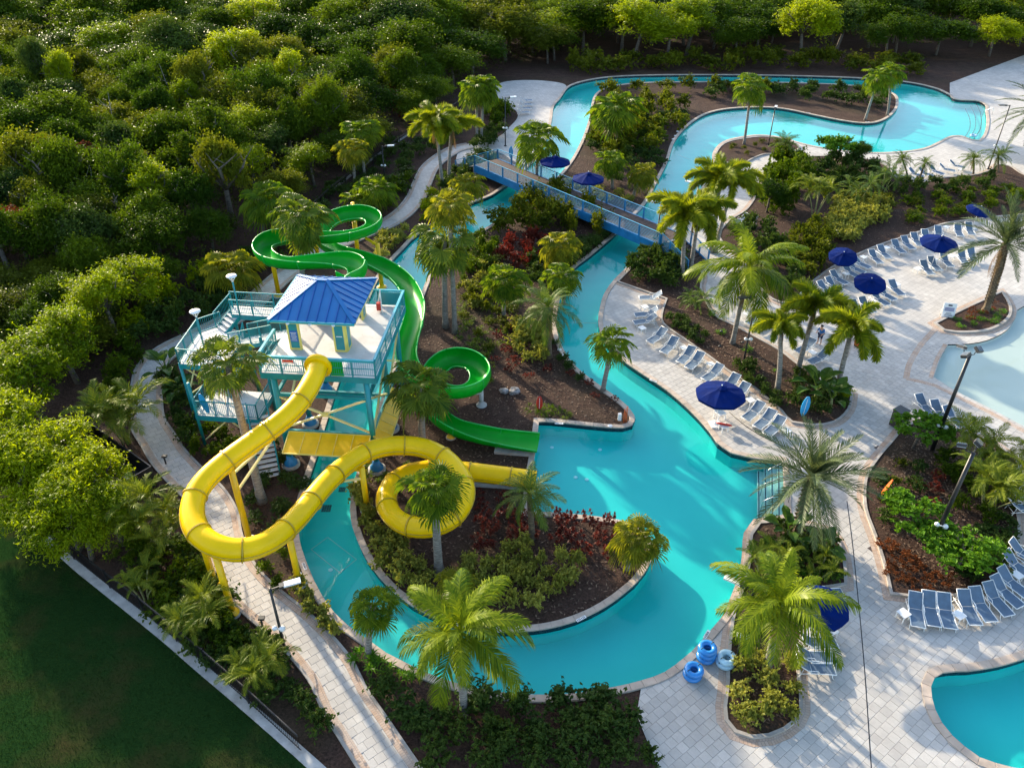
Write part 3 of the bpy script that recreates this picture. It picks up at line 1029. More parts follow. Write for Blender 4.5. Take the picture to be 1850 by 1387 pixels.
def paddle_leaf(e, mat, rnd):
    lb = LB()
    el = math.radians(e)
    pts = []
    p = Vector((0, 0, 0))
    for i in range(4):
        pts.append(p.copy()); p = p + Vector((math.cos(el), 0, math.sin(el))) * 0.15; el -= 0.05
    for i in range(3):
        a, b = pts[i], pts[i + 1]
        lb.add([a + Vector((0, -.015, 0)), a + Vector((0, .015, 0)), b + Vector((0, .012, 0)), b + Vector((0, -.012, 0))], [(0, 1, 2, 3)], 0.8)
    p = pts[3]
    spine = []
    for i in range(7):
        spine.append((p.copy(), el)); p = p + Vector((math.cos(el), 0, math.sin(el))) * 0.092; el -= 0.13 + 0.02 * i
    ws = [0.02, 0.11, 0.15, 0.155, 0.13, 0.08, 0.01]
    for side in (-1, 1):
        for i in range(6):
            (a, ea), (b, eb) = spine[i], spine[i + 1]
            ua, ub = Vector((-math.sin(ea), 0, math.cos(ea))), Vector((-math.sin(eb), 0, math.cos(eb)))
            ja, jb = rnd.uniform(.85, 1.1), rnd.uniform(.85, 1.1)
            A = a + Vector((0, side * ws[i] * ja, 0)) + ua * ws[i] * 0.35
            B = b + Vector((0, side * ws[i + 1] * jb, 0)) + ub * ws[i + 1] * 0.35
            lb.add([a, b, B, A] if side > 0 else [a, A, B, b], [(0, 1, 2, 3)], rnd.random() * 0.6)
    return lb.mesh('frond', mat)

ELEVS = [82, 62, 42, 22, 4, -16, -36, -56]
def variants(fn, nv=2):
    r = random.Random(21)
    return {e: [fn(e, r) for _ in range(nv)] for e in ELEVS}

FR = {}
FR['fan'] = variants(lambda e, r: fan_frond(e, M['l_fan'], r, droop=0.42))
FR['fan_gold'] = variants(lambda e, r: fan_frond(e, M['l_fan_gold'], r, droop=0.5))
FR['wash'] = variants(lambda e, r: fan_frond(e, M['l_wash'], r, pet=0.54, nseg=17, droop=0.42, cut=0.58, spread=122))
FR['dead'] = variants(lambda e, r: fan_frond(e, M['l_dead'], r, pet=.5, nseg=12, droop=.9, cut=.45, spread=80), 1)
FR['dead_feather'] = variants(lambda e, r: feather_frond(e, M['l_dead'], r, bend=40, n=18, ll=.2, v=-20, fwd=35, droop=.6, ww=.012), 1)
FR['coco'] = variants(lambda e, r: feather_frond(e, M['l_coco'], r, bend=78, n=46, ll=0.27, v=8, fwd=52, droop=0.55, ww=0.0125))
FR['date'] = variants(lambda e, r: feather_frond(e, M['l_date'], r, bend=42, n=34, ll=0.20, v=30, fwd=45, droop=0.12, ww=0.011))
FR['pygmy'] = variants(lambda e, r: feather_frond(e, M['l_pygmy'], r, bend=75, n=28, ll=0.24, v=15, fwd=50, droop=0.3, ww=0.013))
FR['fox'] = variants(lambda e, r: feather_frond(e, M['l_fox'], r, bend=95, n=36, ll=0.26, fwd=60, droop=0.15, planes=4, ww=0.018, profile=0.35, bare=0.08))
FR['areca'] = variants(lambda e, r: feather_frond(e, M['l_areca'], r, bend=85, n=24, ll=0.30, v=32, fwd=50, droop=0.35, ww=0.018))
FR['paddle'] = variants(lambda e, r: paddle_leaf(e, M['l_banana'], r))

CROWN = {  # count, top elevation, lowest elevation, weighting
    'fan': (34, 86, -50, 0.9), 'fan_gold': (32, 86, -52, 0.9), 'wash': (33, 84, -58, 0.9), 'coco': (25, 80, -34, 1.05), 'date': (40, 84, -34, 1.05),
    'pygmy': (30, 80, -25, 1.0), 'fox': (14, 80, -6, 1.0), 'areca': (9, 80, 25, 1.0)}

def crown(parent, kind, top, R, rnd, count=None, yaw=None, quat=None):
    cnt, hi, lo, pw = CROWN[kind]
    cnt = count or int(cnt * rnd.uniform(.9, 1.2))
    lo += rnd.uniform(-8, 14)
    tx, ty = rnd.gauss(0, .09), rnd.gauss(0, .09)
    ph = rnd.uniform(0, 6.28)
    for i in range(cnt):
        s = (i + 0.5) / cnt
        e = hi + (lo - hi) * s ** pw + rnd.uniform(-7, 7)
        ev = min(ELEVS, key=lambda q: abs(q - e))
        me = FR[kind][ev][rnd.randrange(len(FR[kind][ev]))]
        sc = R * rnd.uniform(0.76, 1.18) * ((0.62 + 0.38 * min(1, s * 3.0)) if kind in ('fan', 'fan_gold', 'wash') else (0.80 + 0.2 * min(1, s * 2.2)))
        put('frond', me, parent, top, (rnd.uniform(-.2, .2) + tx, math.radians(ev - e) * 0.8 + ty, ph + i * 2.39996 + rnd.uniform(-.3, .3)), sc)

def trunk_mesh(base, top, r0, r1, mat, rings=10, n=9, bow=0.0, boots=False, rnd=RV, flare=1.35):
    base, top = Vector(base), Vector(top)
    d = top - base
    side = Vector((d.y, -d.x, 0))
    if side.length < 1e-3: side = Vector((1, 0, 0))
    side.normalize()
    pts, rr = [], []
    m = rings
    for i in range(m + 1):
        s = i / m
        # trees stand up at the foot and lean above
        q = Vector((base.x + d.x * s ** 1.4, base.y + d.y * s ** 1.4, base.z + d.z * s)) + side * (bow * math.sin(math.pi * s))
        pts.append(q)
        r = r0 + (r1 - r0) * s
        if s < 0.1: r *= 1 + (flare - 1) * (1 - s / 0.1)
        rr.append(r)
    mb = MB()
    mb.tube(pts, rr, n)
    if boots:
        L = d.length
        k = int(L / 0.16)
        for i in range(k):
            s = 0.15 + 0.85 * i / k
            j = min(m - 1, int(s * m)); f = s * m - j
            c = pts[j].lerp(pts[j + 1], f); r = rr[j] + (rr[j + 1] - rr[j]) * f
            for q in range(7):
                an = 2 * math.pi * q / 7 + (i % 2) * 0.45
                o = Vector((math.cos(an), math.sin(an), 0)); t = Vector((-math.sin(an), math.cos(an), 0))
                b0 = c + o * r * 0.8
                tip = c + o * (r * 1.28 + 0.03) + Vector((0, 0, 0.11))
                mb.add([b0 - t * 0.07 - Vector((0, 0, .05)), b0 + t * 0.07 - Vector((0, 0, .05)), tip + t * .03, tip - t * .03, b0 + Vector((0, 0, .12))],
                       [(0, 1, 2, 3), (3, 2, 4), (0, 3, 4), (2, 1, 4)])
    return mb.mesh('trunk', mat, not boots)

PNAME = {'fan': 'fan_palm', 'fan_gold': 'fan_palm', 'wash': 'fan_palm', 'coco': 'coconut_palm', 'date': 'date_palm', 'pygmy': 'pygmy_date_palm', 'fox': 'foxtail_palm', 'areca': 'areca_palm'}
TRUNK = {'fan': (0.17, 0.14), 'fan_gold': (0.16, 0.13), 'wash': (0.24, 0.17), 'coco': (0.19, 0.14), 'date': (0.27, 0.25), 'pygmy': (0.11, 0.09), 'fox': (0.20, 0.14), 'areca': (0.04, 0.03)}
pseed = [100]
def palm(kind, cpx, bpx, rpx, label, H=None, count=None, group=None, tr=None):
    """cpx crown centre in the photo, bpx foot in the photo (or height H), rpx crown reach"""
    pseed[0] += 1
    rnd = random.Random(pseed[0])
    if bpx is not None:
        b = G(*bpx)
        h = max(0.6, height_at(b, cpx[1]))
    else:
        h = H
        t = G(cpx[0], cpx[1], h)
        b = Vector((t.x, t.y, 0))
    t = G(cpx[0], cpx[1], h)
    R = rpx * depth(t) / FPX * (1.28 if kind == 'fox' else 1.13)
    z0 = 0.0
    root = thing(PNAME[kind], label, 'palm tree', (b.x, b.y, z0), 0, group)
    rel = Vector((t.x - b.x, t.y - b.y, h - z0))
    r0, r1 = tr or TRUNK[kind]
    mat = M['date_bark'] if kind in ('date', 'pygmy') else M['palm_bark']
    put('trunk', trunk_mesh((0, 0, -0.05), rel, r0, r1, mat, bow=rnd.uniform(-.12, .12) * h * 0.12, boots=(kind in ('date',)), rnd=rnd), root)
    top = rel
    if kind == 'fox':
        d = rel.normalized()
        MB().tube([rel - d * 0.05, rel + d * 0.35, rel + d * 0.8], [0.15, 0.12, 0.05], 8).build('crownshaft', M['crownshaft'], root, True)
        top = rel + d * 0.6
    crown(root, kind, top, R, rnd, count)
    for k in range(rnd.randrange(1, 5)):
        put('dry_frond', FR['dead' if kind in ('fan', 'fan_gold', 'wash') else 'dead_feather'][-56][0], root, top, (rnd.uniform(-.2, .2), rnd.uniform(.1, .35), rnd.uniform(0, 6.28)), R * rnd.uniform(.65, .85))
    return root

def areca(cpx, bpx, rpx, label, stems=6, kind='areca', count=6, name=None, h=None, group=None):
    """clumping palm: several canes, each with a tuft of fronds"""
    pseed[0] += 1
    rnd = random.Random(pseed[0])
    b = G(*bpx)
    h = h or max(0.8, height_at(b, cpx[1]))
    R = rpx * depth(G(cpx[0], cpx[1], h)) / FPX
    root = thing(name or 'areca_palm', label, 'palm tree', (b.x, b.y, 0), 0, group)
    for k in range(stems):
        an = 2 * math.pi * k / stems + rnd.uniform(-.4, .4)
        lean = rnd.uniform(0.15, 0.42) * R
        hh = h * rnd.uniform(0.45, 0.95)
        f = Vector((math.cos(an) * 0.18, math.sin(an) * 0.18, -0.05))
        t = Vector((math.cos(an) * (0.2 + lean), math.sin(an) * (0.2 + lean), hh))
        put('cane', trunk_mesh(f, t, 0.055, 0.035, M['cane'], rings=5, n=6, rnd=rnd), root)
        crown(root, kind, t, R * rnd.uniform(0.62, 0.85), rnd, count)
    return root

def paddle(cpx, bpx, rpx, label, n=9, name='bird_of_paradise', group=None):
    pseed[0] += 1
    rnd = random.Random(pseed[0])
    b = G(*bpx)
    R = rpx * depth(b) / FPX
    root = thing(name, label, 'plant', (b.x, b.y, 0), 0, group)
    MB().tube([(0, 0, -.05), (0.02, 0, R * 0.3), (0, 0.02, R * 0.55)], [0.12, 0.10, 0.06], 7).build('stem', M['cane'], root, True)
    for i in range(n):
        e = rnd.choice([82, 62, 62, 42, 42, 22])
        put('leaf', FR['paddle'][e][i % 2], root, (0, 0, R * rnd.uniform(0.3, 0.55)), (rnd.uniform(-.2, .2), 0, i * 2.4 + rnd.uniform(-.3, .3)), R * rnd.uniform(0.9, 1.25))
    return root

# ---- leafy clumps
def leaf_quad(lb, c, nrm, size, rnd, t, asp=0.55):
    a = nrm.cross(rdir(rnd))
    if a.length < 1e-3: a = nrm.orthogonal()
    a.normalize()
    b = nrm.cross(a)
    s = size * rnd.uniform(0.7, 1.3)
    w = s * asp
    f = nrm * (-0.18 * s)
    lb.add([c - a * s * 0.5 + f, c + b * w * 0.5, c + a * s * 0.5 + f, c - b * w * 0.5], [(0, 1, 2, 3)], t)

def clump_mesh(name, mat, rnd, R=(1, 1, 1), blobs=9, leaves=1400, size=0.16, hollow=0.55, zc=1.0, flat=0.3, asp=0.55, br=(0.34, 0.52)):
    """leaves on and in a cluster of uneven lobes, gaps between the lobes"""
    lb = LB()
    bl = []
    for i in range(blobs):
        d = rdir(rnd)
        d.z = abs(d.z) * 1.15 - 0.38 if blobs > 12 else abs(d.z) * 0.9 - 0.15
        q = Vector((d.x * R[0], d.y * R[1], d.z * R[2])) * rnd.uniform(0.35, 0.82 if blobs > 12 else 0.72)
        bl.append((q, rnd.uniform(*br) * (R[0] + R[1] + R[2]) / 3, rnd.random()))
    tot = sum(b[1] ** 2 for b in bl)
    per = 6
    for q, r, bt in bl:
        n = int(leaves * r * r / tot)
        for k in range(max(1, n // per)):
            # a sprig: leaves strung along a twig that ends unevenly outside the lobe
            d = rdir(rnd)
            if d.z < -0.35 and rnd.random() < 0.6: d.z = -d.z
            L = r * rnd.uniform(0.72, 1.38)
            bendv = Vector((rnd.uniform(-.3, .3), rnd.uniform(-.3, .3), rnd.uniform(-.35, .25)))
            st = rnd.random()
            for m_ in range(per):
                t = hollow + (1 - hollow) * (m_ + rnd.random()) / per
                c = q + (d + bendv * t * t) * (L * t) + rdir(rnd) * (r * 0.13) + Vector((0, 0, zc))
                if c.z < 0.02: c.z = 0.02 + rnd.random() * 0.1
                nr = (d * .6 + rdir(rnd) * 0.85 + Vector((0, 0, flat + .15))).normalized()
                leaf_quad(lb, c, nr, size, rnd, 0.30 * bt + 0.35 * st + 0.35 * rnd.random(), asp)
    return lb.mesh(name, mat)

def rosette_mesh(name, mat, rnd, heads=16, spread=0.8, h=0.7, ll=0.34, n=13, w=0.05):
    """strap-leaved plants: many upright heads of arching blades"""
    lb = LB()
    for k in range(heads):
        a = rnd.uniform(0, 6.28); r = spread * math.sqrt(rnd.random())
        c = Vector((r * math.cos(a), r * math.sin(a), h * rnd.uniform(0.35, 1.0)))
        for i in range(n):
            an = i * 2.4 + rnd.uniform(-.2, .2); e = math.radians(75 - 75 * i / n)
            d = Vector((math.cos(an) * math.cos(e), math.sin(an) * math.cos(e), math.sin(e)))
            s = Vector((-math.sin(an), math.cos(an), 0)) * w
            L = ll * rnd.uniform(0.7, 1.15)
            m_ = c + d * L * 0.55; t_ = c + d * L; t_.z -= L * 0.35
            lb.add([c - s * .4, c + s * .4, m_ + s, m_ - s, t_], [(0, 1, 2, 3), (3, 2, 4)], rnd.random())
    return lb.mesh(name, mat)

def limb_mesh(rnd, h, R, r0=0.16, limbs=6):
    mb = MB()
    fork = Vector((rnd.uniform(-.2, .2), rnd.uniform(-.2, .2), h * 0.55))
    mb.tube([(0, 0, -.1), (fork.x * .4, fork.y * .4, h * .28), fork], [r0 * 1.3, r0, r0 * .8], 7)
    for k in range(limbs):
        an = 2 * math.pi * k / limbs + rnd.uniform(-.4, .4)
        e = fork + Vector((math.cos(an) * R * rnd.uniform(.4, .75), math.sin(an) * R * rnd.uniform(.4, .75), h * rnd.uniform(.2, .5)))
        m_ = fork.lerp(e, .5) + Vector((rnd.uniform(-.2, .2), rnd.uniform(-.2, .2), .15))
        mb.tube([fork, m_, e], [r0 * .6, r0 * .4, r0 * .12], 5)
        for q in range(2):
            f = m_.lerp(e, .4 + .3 * q)
            mb.tube([f, f + Vector((rnd.uniform(-.6, .6), rnd.uniform(-.6, .6), rnd.uniform(.3, .8))) * R * .4], [r0 * .2, r0 * .06], 4)
    return mb.mesh('trunk', M['tree_bark'], True)

rt = random.Random(31)
TREES = {}
def tree_kind(key, mats, n, leaves, size, blobs, asp=0.55, hollow=0.5, br=(0.30, 0.46), R=(1.0, 1.0, 0.85)):
    L = []
    for i in range(n):
        # unit tree: total height 2.4, crown radius about 1
        cr = clump_mesh('crown', mats[i % len(mats)], rt, R, blobs, leaves, size, hollow, 1.45, 0.25, asp, br)
        L.append((cr, limb_mesh(rt, 1.9, 1.0, 0.07)))
    TREES[key] = L
tree_kind('wood', [M['l_wood'], M['l_wood2'], M['l_wood3'], M['l_wood']], 8, 11000, 0.084, 34, 0.5, 0.35, (0.13, 0.42), R=(1.15, 1.15, 1.15))
tree_kind('lime', [M['l_lime']], 5, 10000, 0.100, 34, 0.30, 0.25, (0.12, 0.38), R=(1.1, 1.1, 1.15))
tree_kind('bright', [M['l_bright']], 3, 2400, 0.15, 20, 0.6, 0.45, (0.18, 0.30), R=(1.15, 1.15, 0.8))
tree_kind('dark', [M['l_dark'], M['l_wood3']], 4, 10000, 0.084, 30, 0.5, 0.35, (0.14, 0.42), R=(1.1, 1.1, 1.1))
tree_kind('rust', [M['l_orange']], 1, 6000, 0.085, 26, 0.5, 0.35, (0.14, 0.34))

def tree(key, pos, h, r, label, name='broadleaf_tree', group=None, rnd=RV, var=None):
    L = TREES[key]
    cr, tk = L[rnd.randrange(len(L)) if var is None else var]
    root = thing(name, label, 'tree', (pos[0], pos[1], 0), rnd.uniform(0, 6.28), group)
    sz = h / 2.35
    put('trunk', tk, root, None, None, (sz, sz, sz))
    put('crown', cr, root, None, None, (r, r, sz))
    return root

SHRUB = {}
rs = random.Random(41)
def shrub_kind(key, mat, n=3, leaves=420, size=0.20, asp=0.6, blobs=7):
    SHRUB[key] = [clump_mesh('shrub', mat, rs, (1, 1, 0.8), blobs, leaves, size, 0.45, 0.55, 0.5, asp, (0.36, 0.55)) for _ in range(n)]
shrub_kind('yellow', M['l_shrub'], 5, 620, 0.22, 0.62, 12)
shrub_kind('green', M['l_wood'], 4, 620, 0.22, 0.5, 11)
shrub_kind('dark', M['l_dark'], 4, 620, 0.22, 0.5, 11)
shrub_kind('lime', M['l_lime'], 3, 620, 0.22, 0.4, 11)
shrub_kind('bright', M['l_bright'], 3, 520, 0.24, 0.6, 10)
shrub_kind('red', M['l_red'], 3, 620, 0.22, 0.5, 11)
shrub_kind('olive', M['l_wood2'], 4, 620, 0.21, 0.5, 12)
SHRUB['cordyline'] = [rosette_mesh('shrub', M['l_red'], rs) for _ in range(3)]
SHRUB['rust'] = [rosette_mesh('shrub', M['l_orange'], rs, 14, 0.8, 0.55, 0.3) for _ in range(2)]
SHRUB['tuft'] = [rosette_mesh('shrub', M['l_bright'], rs, 7, 0.7, 0.4, 0.7, 12, 0.05) for _ in range(2)]
SHRUB['grassy'] = [rosette_mesh('shrub', M['l_fan'], rs, 9, 0.8, 0.3, 0.55, 14, 0.03) for _ in range(2)]

def shrub(key, pos, r, h, label, name='shrub', group=None, rnd=rs, z=0.0):
    L = SHRUB[key]
    o = put(name, L[rnd.randrange(len(L))], None, (pos[0], pos[1], z), (0, 0, rnd.uniform(0, 6.28)), (r, r * rnd.uniform(.85, 1.15), h))
    return tag(o, label, 'shrub', group)

SNAME = {'yellow': 'variegated_shrub', 'cordyline': 'cordyline', 'red': 'copper_shrub', 'olive': 'leafy_shrub', 'dark': 'evergreen_shrub', 'green': 'green_shrub', 'lime': 'lime_shrub', 'rust': 'bedding_plant', 'tuft': 'strappy_plant', 'grassy': 'grass_tuft', 'bright': 'bright_shrub'}
def scatter(key, polypx, spacing, r, h, label, group, name='shrub', avoid=(), seed=1, z=0.0, cap=60):
    rnd = random.Random(seed)
    P = W(polypx)
    xs, ys = [p[0] for p in P], [p[1] for p in P]
    got = []
    tries = 0
    while tries < 900 and len(got) < cap:
        tries += 1
        q = (rnd.uniform(min(xs), max(xs)), rnd.uniform(min(ys), max(ys)))
        if not inside(q, P): continue
        if any((q[0] - a[0]) ** 2 + (q[1] - a[1]) ** 2 < spacing ** 2 for a in got): continue
        if any((q[0] - a[0]) ** 2 + (q[1] - a[1]) ** 2 < a[2] ** 2 for a in avoid): continue
        m_ = .55 * r
        if any((inside(w_, POOL) and not inside(w_, ISLE)) or inside(w_, PATHP) for w_ in ((q[0] + m_, q[1]), (q[0] - m_, q[1]), (q[0], q[1] + m_), (q[0], q[1] - m_))): continue
        got.append(q)
        shrub(key, q, r * rnd.uniform(.75, 1.2), h * rnd.uniform(.75, 1.2), label, SNAME[key], group, rnd, z)
    return got

# ================================================================== SLIDE TOWER
T_ANG = math.radians(-5.0)
TUX, TUY = Vector((math.cos(T_ANG), math.sin(T_ANG), 0)), Vector((-math.sin(T_ANG), math.cos(T_ANG), 0))
TO = Vector((-14.2, 37.7, 0))
ZD = 6.9
def TL(a, b, z):
    return Vector((a, b, z))
tower = thing('slide_tower', 'tall teal steel slide tower with blue hipped roof and white decks over the river', 'slide tower', TO, T_ANG)

def rail(parent, p, q, h=1.07, top_w=0.06, top_m='teal', post_w=0.06, spacing=1.4, pick=0.12, mid=False, m='teal'):
    """guard rail between two floor points: posts, top and bottom rail, pickets"""
    p, q = Vector(p), Vector(q)
    L = (q - p).length
    up = Vector((0, 0, 1))
    MB().bar(p + up * h, q + up * h, top_w, top_w).build('top_rail', M[top_m], parent)
    lo = MB().bar(p + up * 0.12, q + up * 0.12, 0.035, 0.035)
    if mid: lo.bar(p + up * 0.55, q + up * 0.55, 0.04, 0.04)
    lo.build('lower_rail', M[m], parent)
    n = max(1, round(L / spacing))
    for i in range(n + 1):
        c = p.lerp(q, i / n)
        MB().bar(c - up * 0.1, c + up * h, post_w, post_w, (1, 0, 0)).build('rail_post', M[m], parent)
    if pick:
        pk = MB()
        k = int(L / pick)
        for i in range(1, k):
            c = p.lerp(q, i / k)
            pk.bar(c + up * 0.12, c + up * (h - 0.02), 0.018, 0.018, (1, 0, 0))
        pk.build('pickets', M[m], parent, kind='stuff')

def plate(parent, poly, z, name='deck', edge=0.32, th=0.08, edge_m='teal', floor_m='deckfloor'):
    P = ccw(poly)
    f = MB().prism(P, z - th, z)
    o = f.build(name, M[floor_m], parent)
    e = MB()
    n = len(P)
    for i in range(n):
        a, b = Vector((*P[i][:2], z - edge / 2 - 0.03)), Vector((*P[(i + 1) % n][:2], z - edge / 2 - 0.03))
        e.bar(a, b, 0.12, edge)
    e.build('edge_beam', M[edge_m], parent)
    # board joints in the floor
    return o

DW, DD = 6.6, 8.3
plate(tower, [(0, 0), (DW, 0), (DW, DD), (0, DD)], ZD, 'main_deck', 0.36)
rail(tower, (0, 0, ZD), (2.55, 0, ZD), top_w=0.15, top_m='cyan', mid=True)
rail(tower, (4.05, 0, ZD), (DW, 0, ZD), top_w=0.15, top_m='cyan', mid=True)
MB().bar((2.55, 0, ZD + 1.07), (4.05, 0, ZD + 1.07), 0.149).build('top_rail', M['cyan'], tower)
rail(tower, (DW, 0.1, ZD), (DW, DD, ZD), top_w=0.15, top_m='cyan', mid=True)
rail(tower, (DW - 0.1, DD, ZD), (4.9, DD, ZD), top_w=0.1, top_m='cyan')
MB().box((5.75, DD - 0.06, ZD + 0.5), (1.6, 0.03, 0.9)).build('screen_panel', M['teal'], tower)
rail(tower, (0, 0.1, ZD), (0, 2.9, ZD), top_w=0.15, top_m='cyan', mid=True)
rail(tower, (0, 4.9, ZD), (0, DD, ZD), top_m='teal')
rail(tower, (0.1, DD, ZD), (4.9, DD, ZD))
MB().box((4.45, 0.03, ZD + 0.48), (0.72, 0.05, 0.96)).build('slide_gate', M['green'], tower)
MB().box((1.75, -0.09, ZD + 0.86), (0.62, 0.02, 0.22)).build('warning_sign', M['red'], tower)
MB().box((1.75, -0.105, ZD + 0.80), (0.56, 0.008, 0.07)).build('sign_print', M['white'], tower)

# legs with flared feet, beams, braces
for a in (0.65, 6.0):
    for b in (0.12, 4.2, 8.0):
        lg = MB().tube([(a, b, 0.45), (a, b, ZD - 0.2)], 0.17, 10).build('leg', M['teal'], tower, True)
        MB().lathe([(0.42, 0.0), (0.42, 0.12), (0.26, 0.34), (0.18, 0.62), (0.16, 0.62)], 12, (a, b, 0.18)).build('base_flange', M['bridge_blue'], lg, True)
        MB().lathe([(0.55, 0.0), (0.55, 0.17), (0.001, 0.17)], 14, (a, b, 0.0)).build('footing', M['conc'], lg, True)
bm = [((0.65, 0.12, 5.35), (6.0, 0.12, 5.35)), ((0.65, 0.12, 2.72), (6.0, 0.12, 2.72)), ((6.0, 0.12, 5.35), (6.0, 8, 5.35)), ((6.0, 0.12, 2.72), (6.0, 8, 2.72)),
      ((0.65, 0.12, 5.36), (0.65, 8, 5.36)), ((0.65, 8, 5.35), (6.0, 8, 5.35)), ((0.65, 4.2, 6.5), (6.0, 4.2, 6.5)), ((0.65, 4.2, 2.72), (6.0, 4.2, 2.72))]
for p, q in bm: MB().bar(p, q, 0.15, 0.2).build('beam', M['teal'], tower)
br = [((0.75, 0.1, 5.2), (5.9, 0.1, 2.9)), ((0.75, 0.17, 2.9), (5.9, 0.17, 5.2)), ((6.0, 0.3, 5.2), (6.0, 4.1, 2.9)), ((6.05, 0.3, 2.9), (6.05, 4.1, 5.2)),
      ((6.0, 4.4, 5.2), (6.0, 7.9, 2.9)), ((6.05, 4.4, 2.9), (6.05, 7.9, 5.2)), ((0.65, 4.3, 5.2), (0.65, 7.9, 2.9)), ((0.7, 0.3, 2.9), (0.7, 4.1, 5.2)), ((0.75, 8, 2.9), (5.9, 8, 5.2))]
for p, q in br: MB().bar(p, q, 0.11, 0.11).build('brace', M['pale_yellow'], tower)
MB().box((3.33, 0.13, 4.05), (0.3, 0.16, 0.26)).build('gusset_plate', M['trim_yellow'], tower)

# yellow splash canopies round the legs
def canopy(poly3, seams, axis):
    mb = MB()
    a, b, c, d = [Vector(p) for p in poly3]
    dn = Vector((0, 0, -0.05))
    mb.add([a, b, c, d, a + dn, b + dn, c + dn, d + dn], [(0, 1, 2, 3), (7, 6, 5, 4), (0, 4, 5, 1), (1, 5, 6, 2), (2, 6, 7, 3), (3, 7, 4, 0)])
    o = mb.build('splash_canopy', M['yellow_steel'], tower)
    s = MB()
    for k in range(1, seams):
        t = k / seams
        s.bar(a.lerp(b, t) + Vector((0, 0, .012)), d.lerp(c, t) + Vector((0, 0, .012)), 0.035, 0.03)
    s.bar(a, b, 0.06); s.bar(d, c, 0.06); s.bar(a, d, 0.06); s.bar(b, c, 0.06)
    s.build('canopy_seam', M['trim_yellow'], o)
canopy([(1.0, 0.0, 2.75), (5.9, 0.0, 2.75), (5.9, -1.5, 2.3), (1.0, -1.5, 2.3)], 5, 0)
canopy([(6.1, -0.1, 2.76), (6.1, 5.0, 2.76), (7.0, 5.0, 2.3), (7.0, -0.1, 2.3)], 6, 1)

# pavilion with hipped standing-seam roof
RX0, RX1, RY0, RY1, ZE, ZR = 0.15, 5.15, 2.0, 7.6, 9.15, 10.35
pv = [(0.95, 2.55), (4.35, 2.55), (0.95, 7.05), (4.35, 7.05)]
for i, (a, b) in enumerate(pv):
    sx = 1 if a < 2 else -1
    sy = 1 if b < 4 else -1
    co = MB()
    co.box((a + sx * 0.35, b, ZD + 1.12), (0.74, 0.12, 2.24))
    co.box((a - sx * 0.0, b + sy * 0.44, ZD + 1.12), (0.12, 0.76, 2.24))
    o = co.build('corner_pier', M['trim_yellow'], tower)
    pn = MB()
    for f in (-1, 1):
        pn.box((a + sx * 0.35, b + f * 0.066, ZD + 1.14), (0.50, 0.014, 2.0))
    for f in (-1, 1):
        pn.box((a + f * 0.066, b + sy * 0.44, ZD + 1.14), (0.014, 0.50, 2.0))
    pn.build('teal_panel', M['teal'], o)
MB().box((1.30, 2.55 - 0.085, ZD + 0.95), (0.46, 0.02, 0.75)).build('rules_sign', M['sign_blue'], tower)
sg = MB()
for k in range(7): sg.box((1.30, 2.55 - 0.098, ZD + 0.67 + k * 0.085), (0.36 - 0.05 * (k % 3), 0.006, 0.022))
sg.build('sign_print', M['white'], tower)
MB().box((4.0, 2.55 - 0.085, ZD + 1.05), (0.34, 0.02, 0.05)).build('small_plate', M['white'], tower)
fr = MB()
for p, q in (((RX0 + .1, RY0 + .1, ZE - .12), (RX1 - .1, RY0 + .1, ZE - .12)), ((RX0 + .1, RY1 - .1, ZE - .12), (RX1 - .1, RY1 - .1, ZE - .12)),
             ((RX0 + .1, RY0 + .1, ZE - .12), (RX0 + .1, RY1 - .1, ZE - .12)), ((RX1 - .1, RY0 + .1, ZE - .12), (RX1 - .1, RY1 - .1, ZE - .12))):
    fr.bar(p, q, 0.12, 0.2)
fr.build('eave_beam', M['trim_yellow'], tower)
rm = (RX0 + RX1) / 2
ry0, ry1 = RY0 + 2.55, RY1 - 2.75
ry = (RY0 + RY1) / 2
A, B, C_, D = Vector((RX0, RY0, ZE)), Vector((RX1, RY0, ZE)), Vector((RX1, RY1, ZE)), Vector((RX0, RY1, ZE))
R1, R2 = Vector((rm - 0.3, ry, ZR)), Vector((rm + 0.3, ry, ZR))
rf = MB()
dn = Vector((0, 0, -0.07))
rf.add([A, B, C_, D, R1, R2, A + dn, B + dn, C_ + dn, D + dn], [(0, 1, 5, 4), (1, 2, 5), (2, 3, 4, 5), (3, 0, 4), (1, 0, 6, 7), (2, 1, 7, 8), (3, 2, 8, 9), (0, 3, 9, 6), (9, 8, 7, 6)])
roof = rf.build('roof', M['roof_blue'], tower)
def slope(e0, e1, r0, r1, n):
    nrm = (e1 - e0).cross(r0 - e0).normalized()
    if nrm.z < 0: nrm = -nrm
    sd = (e1 - e0).normalized()
    inn = nrm.cross(sd).normalized()
    if (r0 - e0).dot(inn) < 0: inn = -inn
    for k in range(1, n):
        t = k / n
        p = e0.lerp(e1, t)
        # run straight up the slope until a hip or the ridge
        best = None
        for a_, b_ in ((e0, r0), (r0, r1), (r1, e1)):
            d1, d2 = inn, b_ - a_
            # solve p + d1*s = a_ + d2*u in the slope plane
            M2 = Matrix(((d1.dot(sd), -d2.dot(sd)), (d1.dot(inn), -d2.dot(inn))))
            if abs(M2.determinant()) < 1e-6: continue
            rhs = Vector(((a_ - p).dot(sd), (a_ - p).dot(inn)))
            s, u = M2.inverted() @ rhs
            if s > 0.05 and -0.001 <= u <= 1.001 and (best is None or s < best): best = s
        if best:
            MB().bar(p + nrm * 0.02, p + inn * best + nrm * 0.02, 0.035, 0.06, nrm).build('roof_seam', M['roof_seam'], roof)
slope(A, B, R1, R2, 9); slope(B, C_, R2, R2, 10); slope(C_, D, R2, R1, 9); slope(D, A, R1, R1, 10)
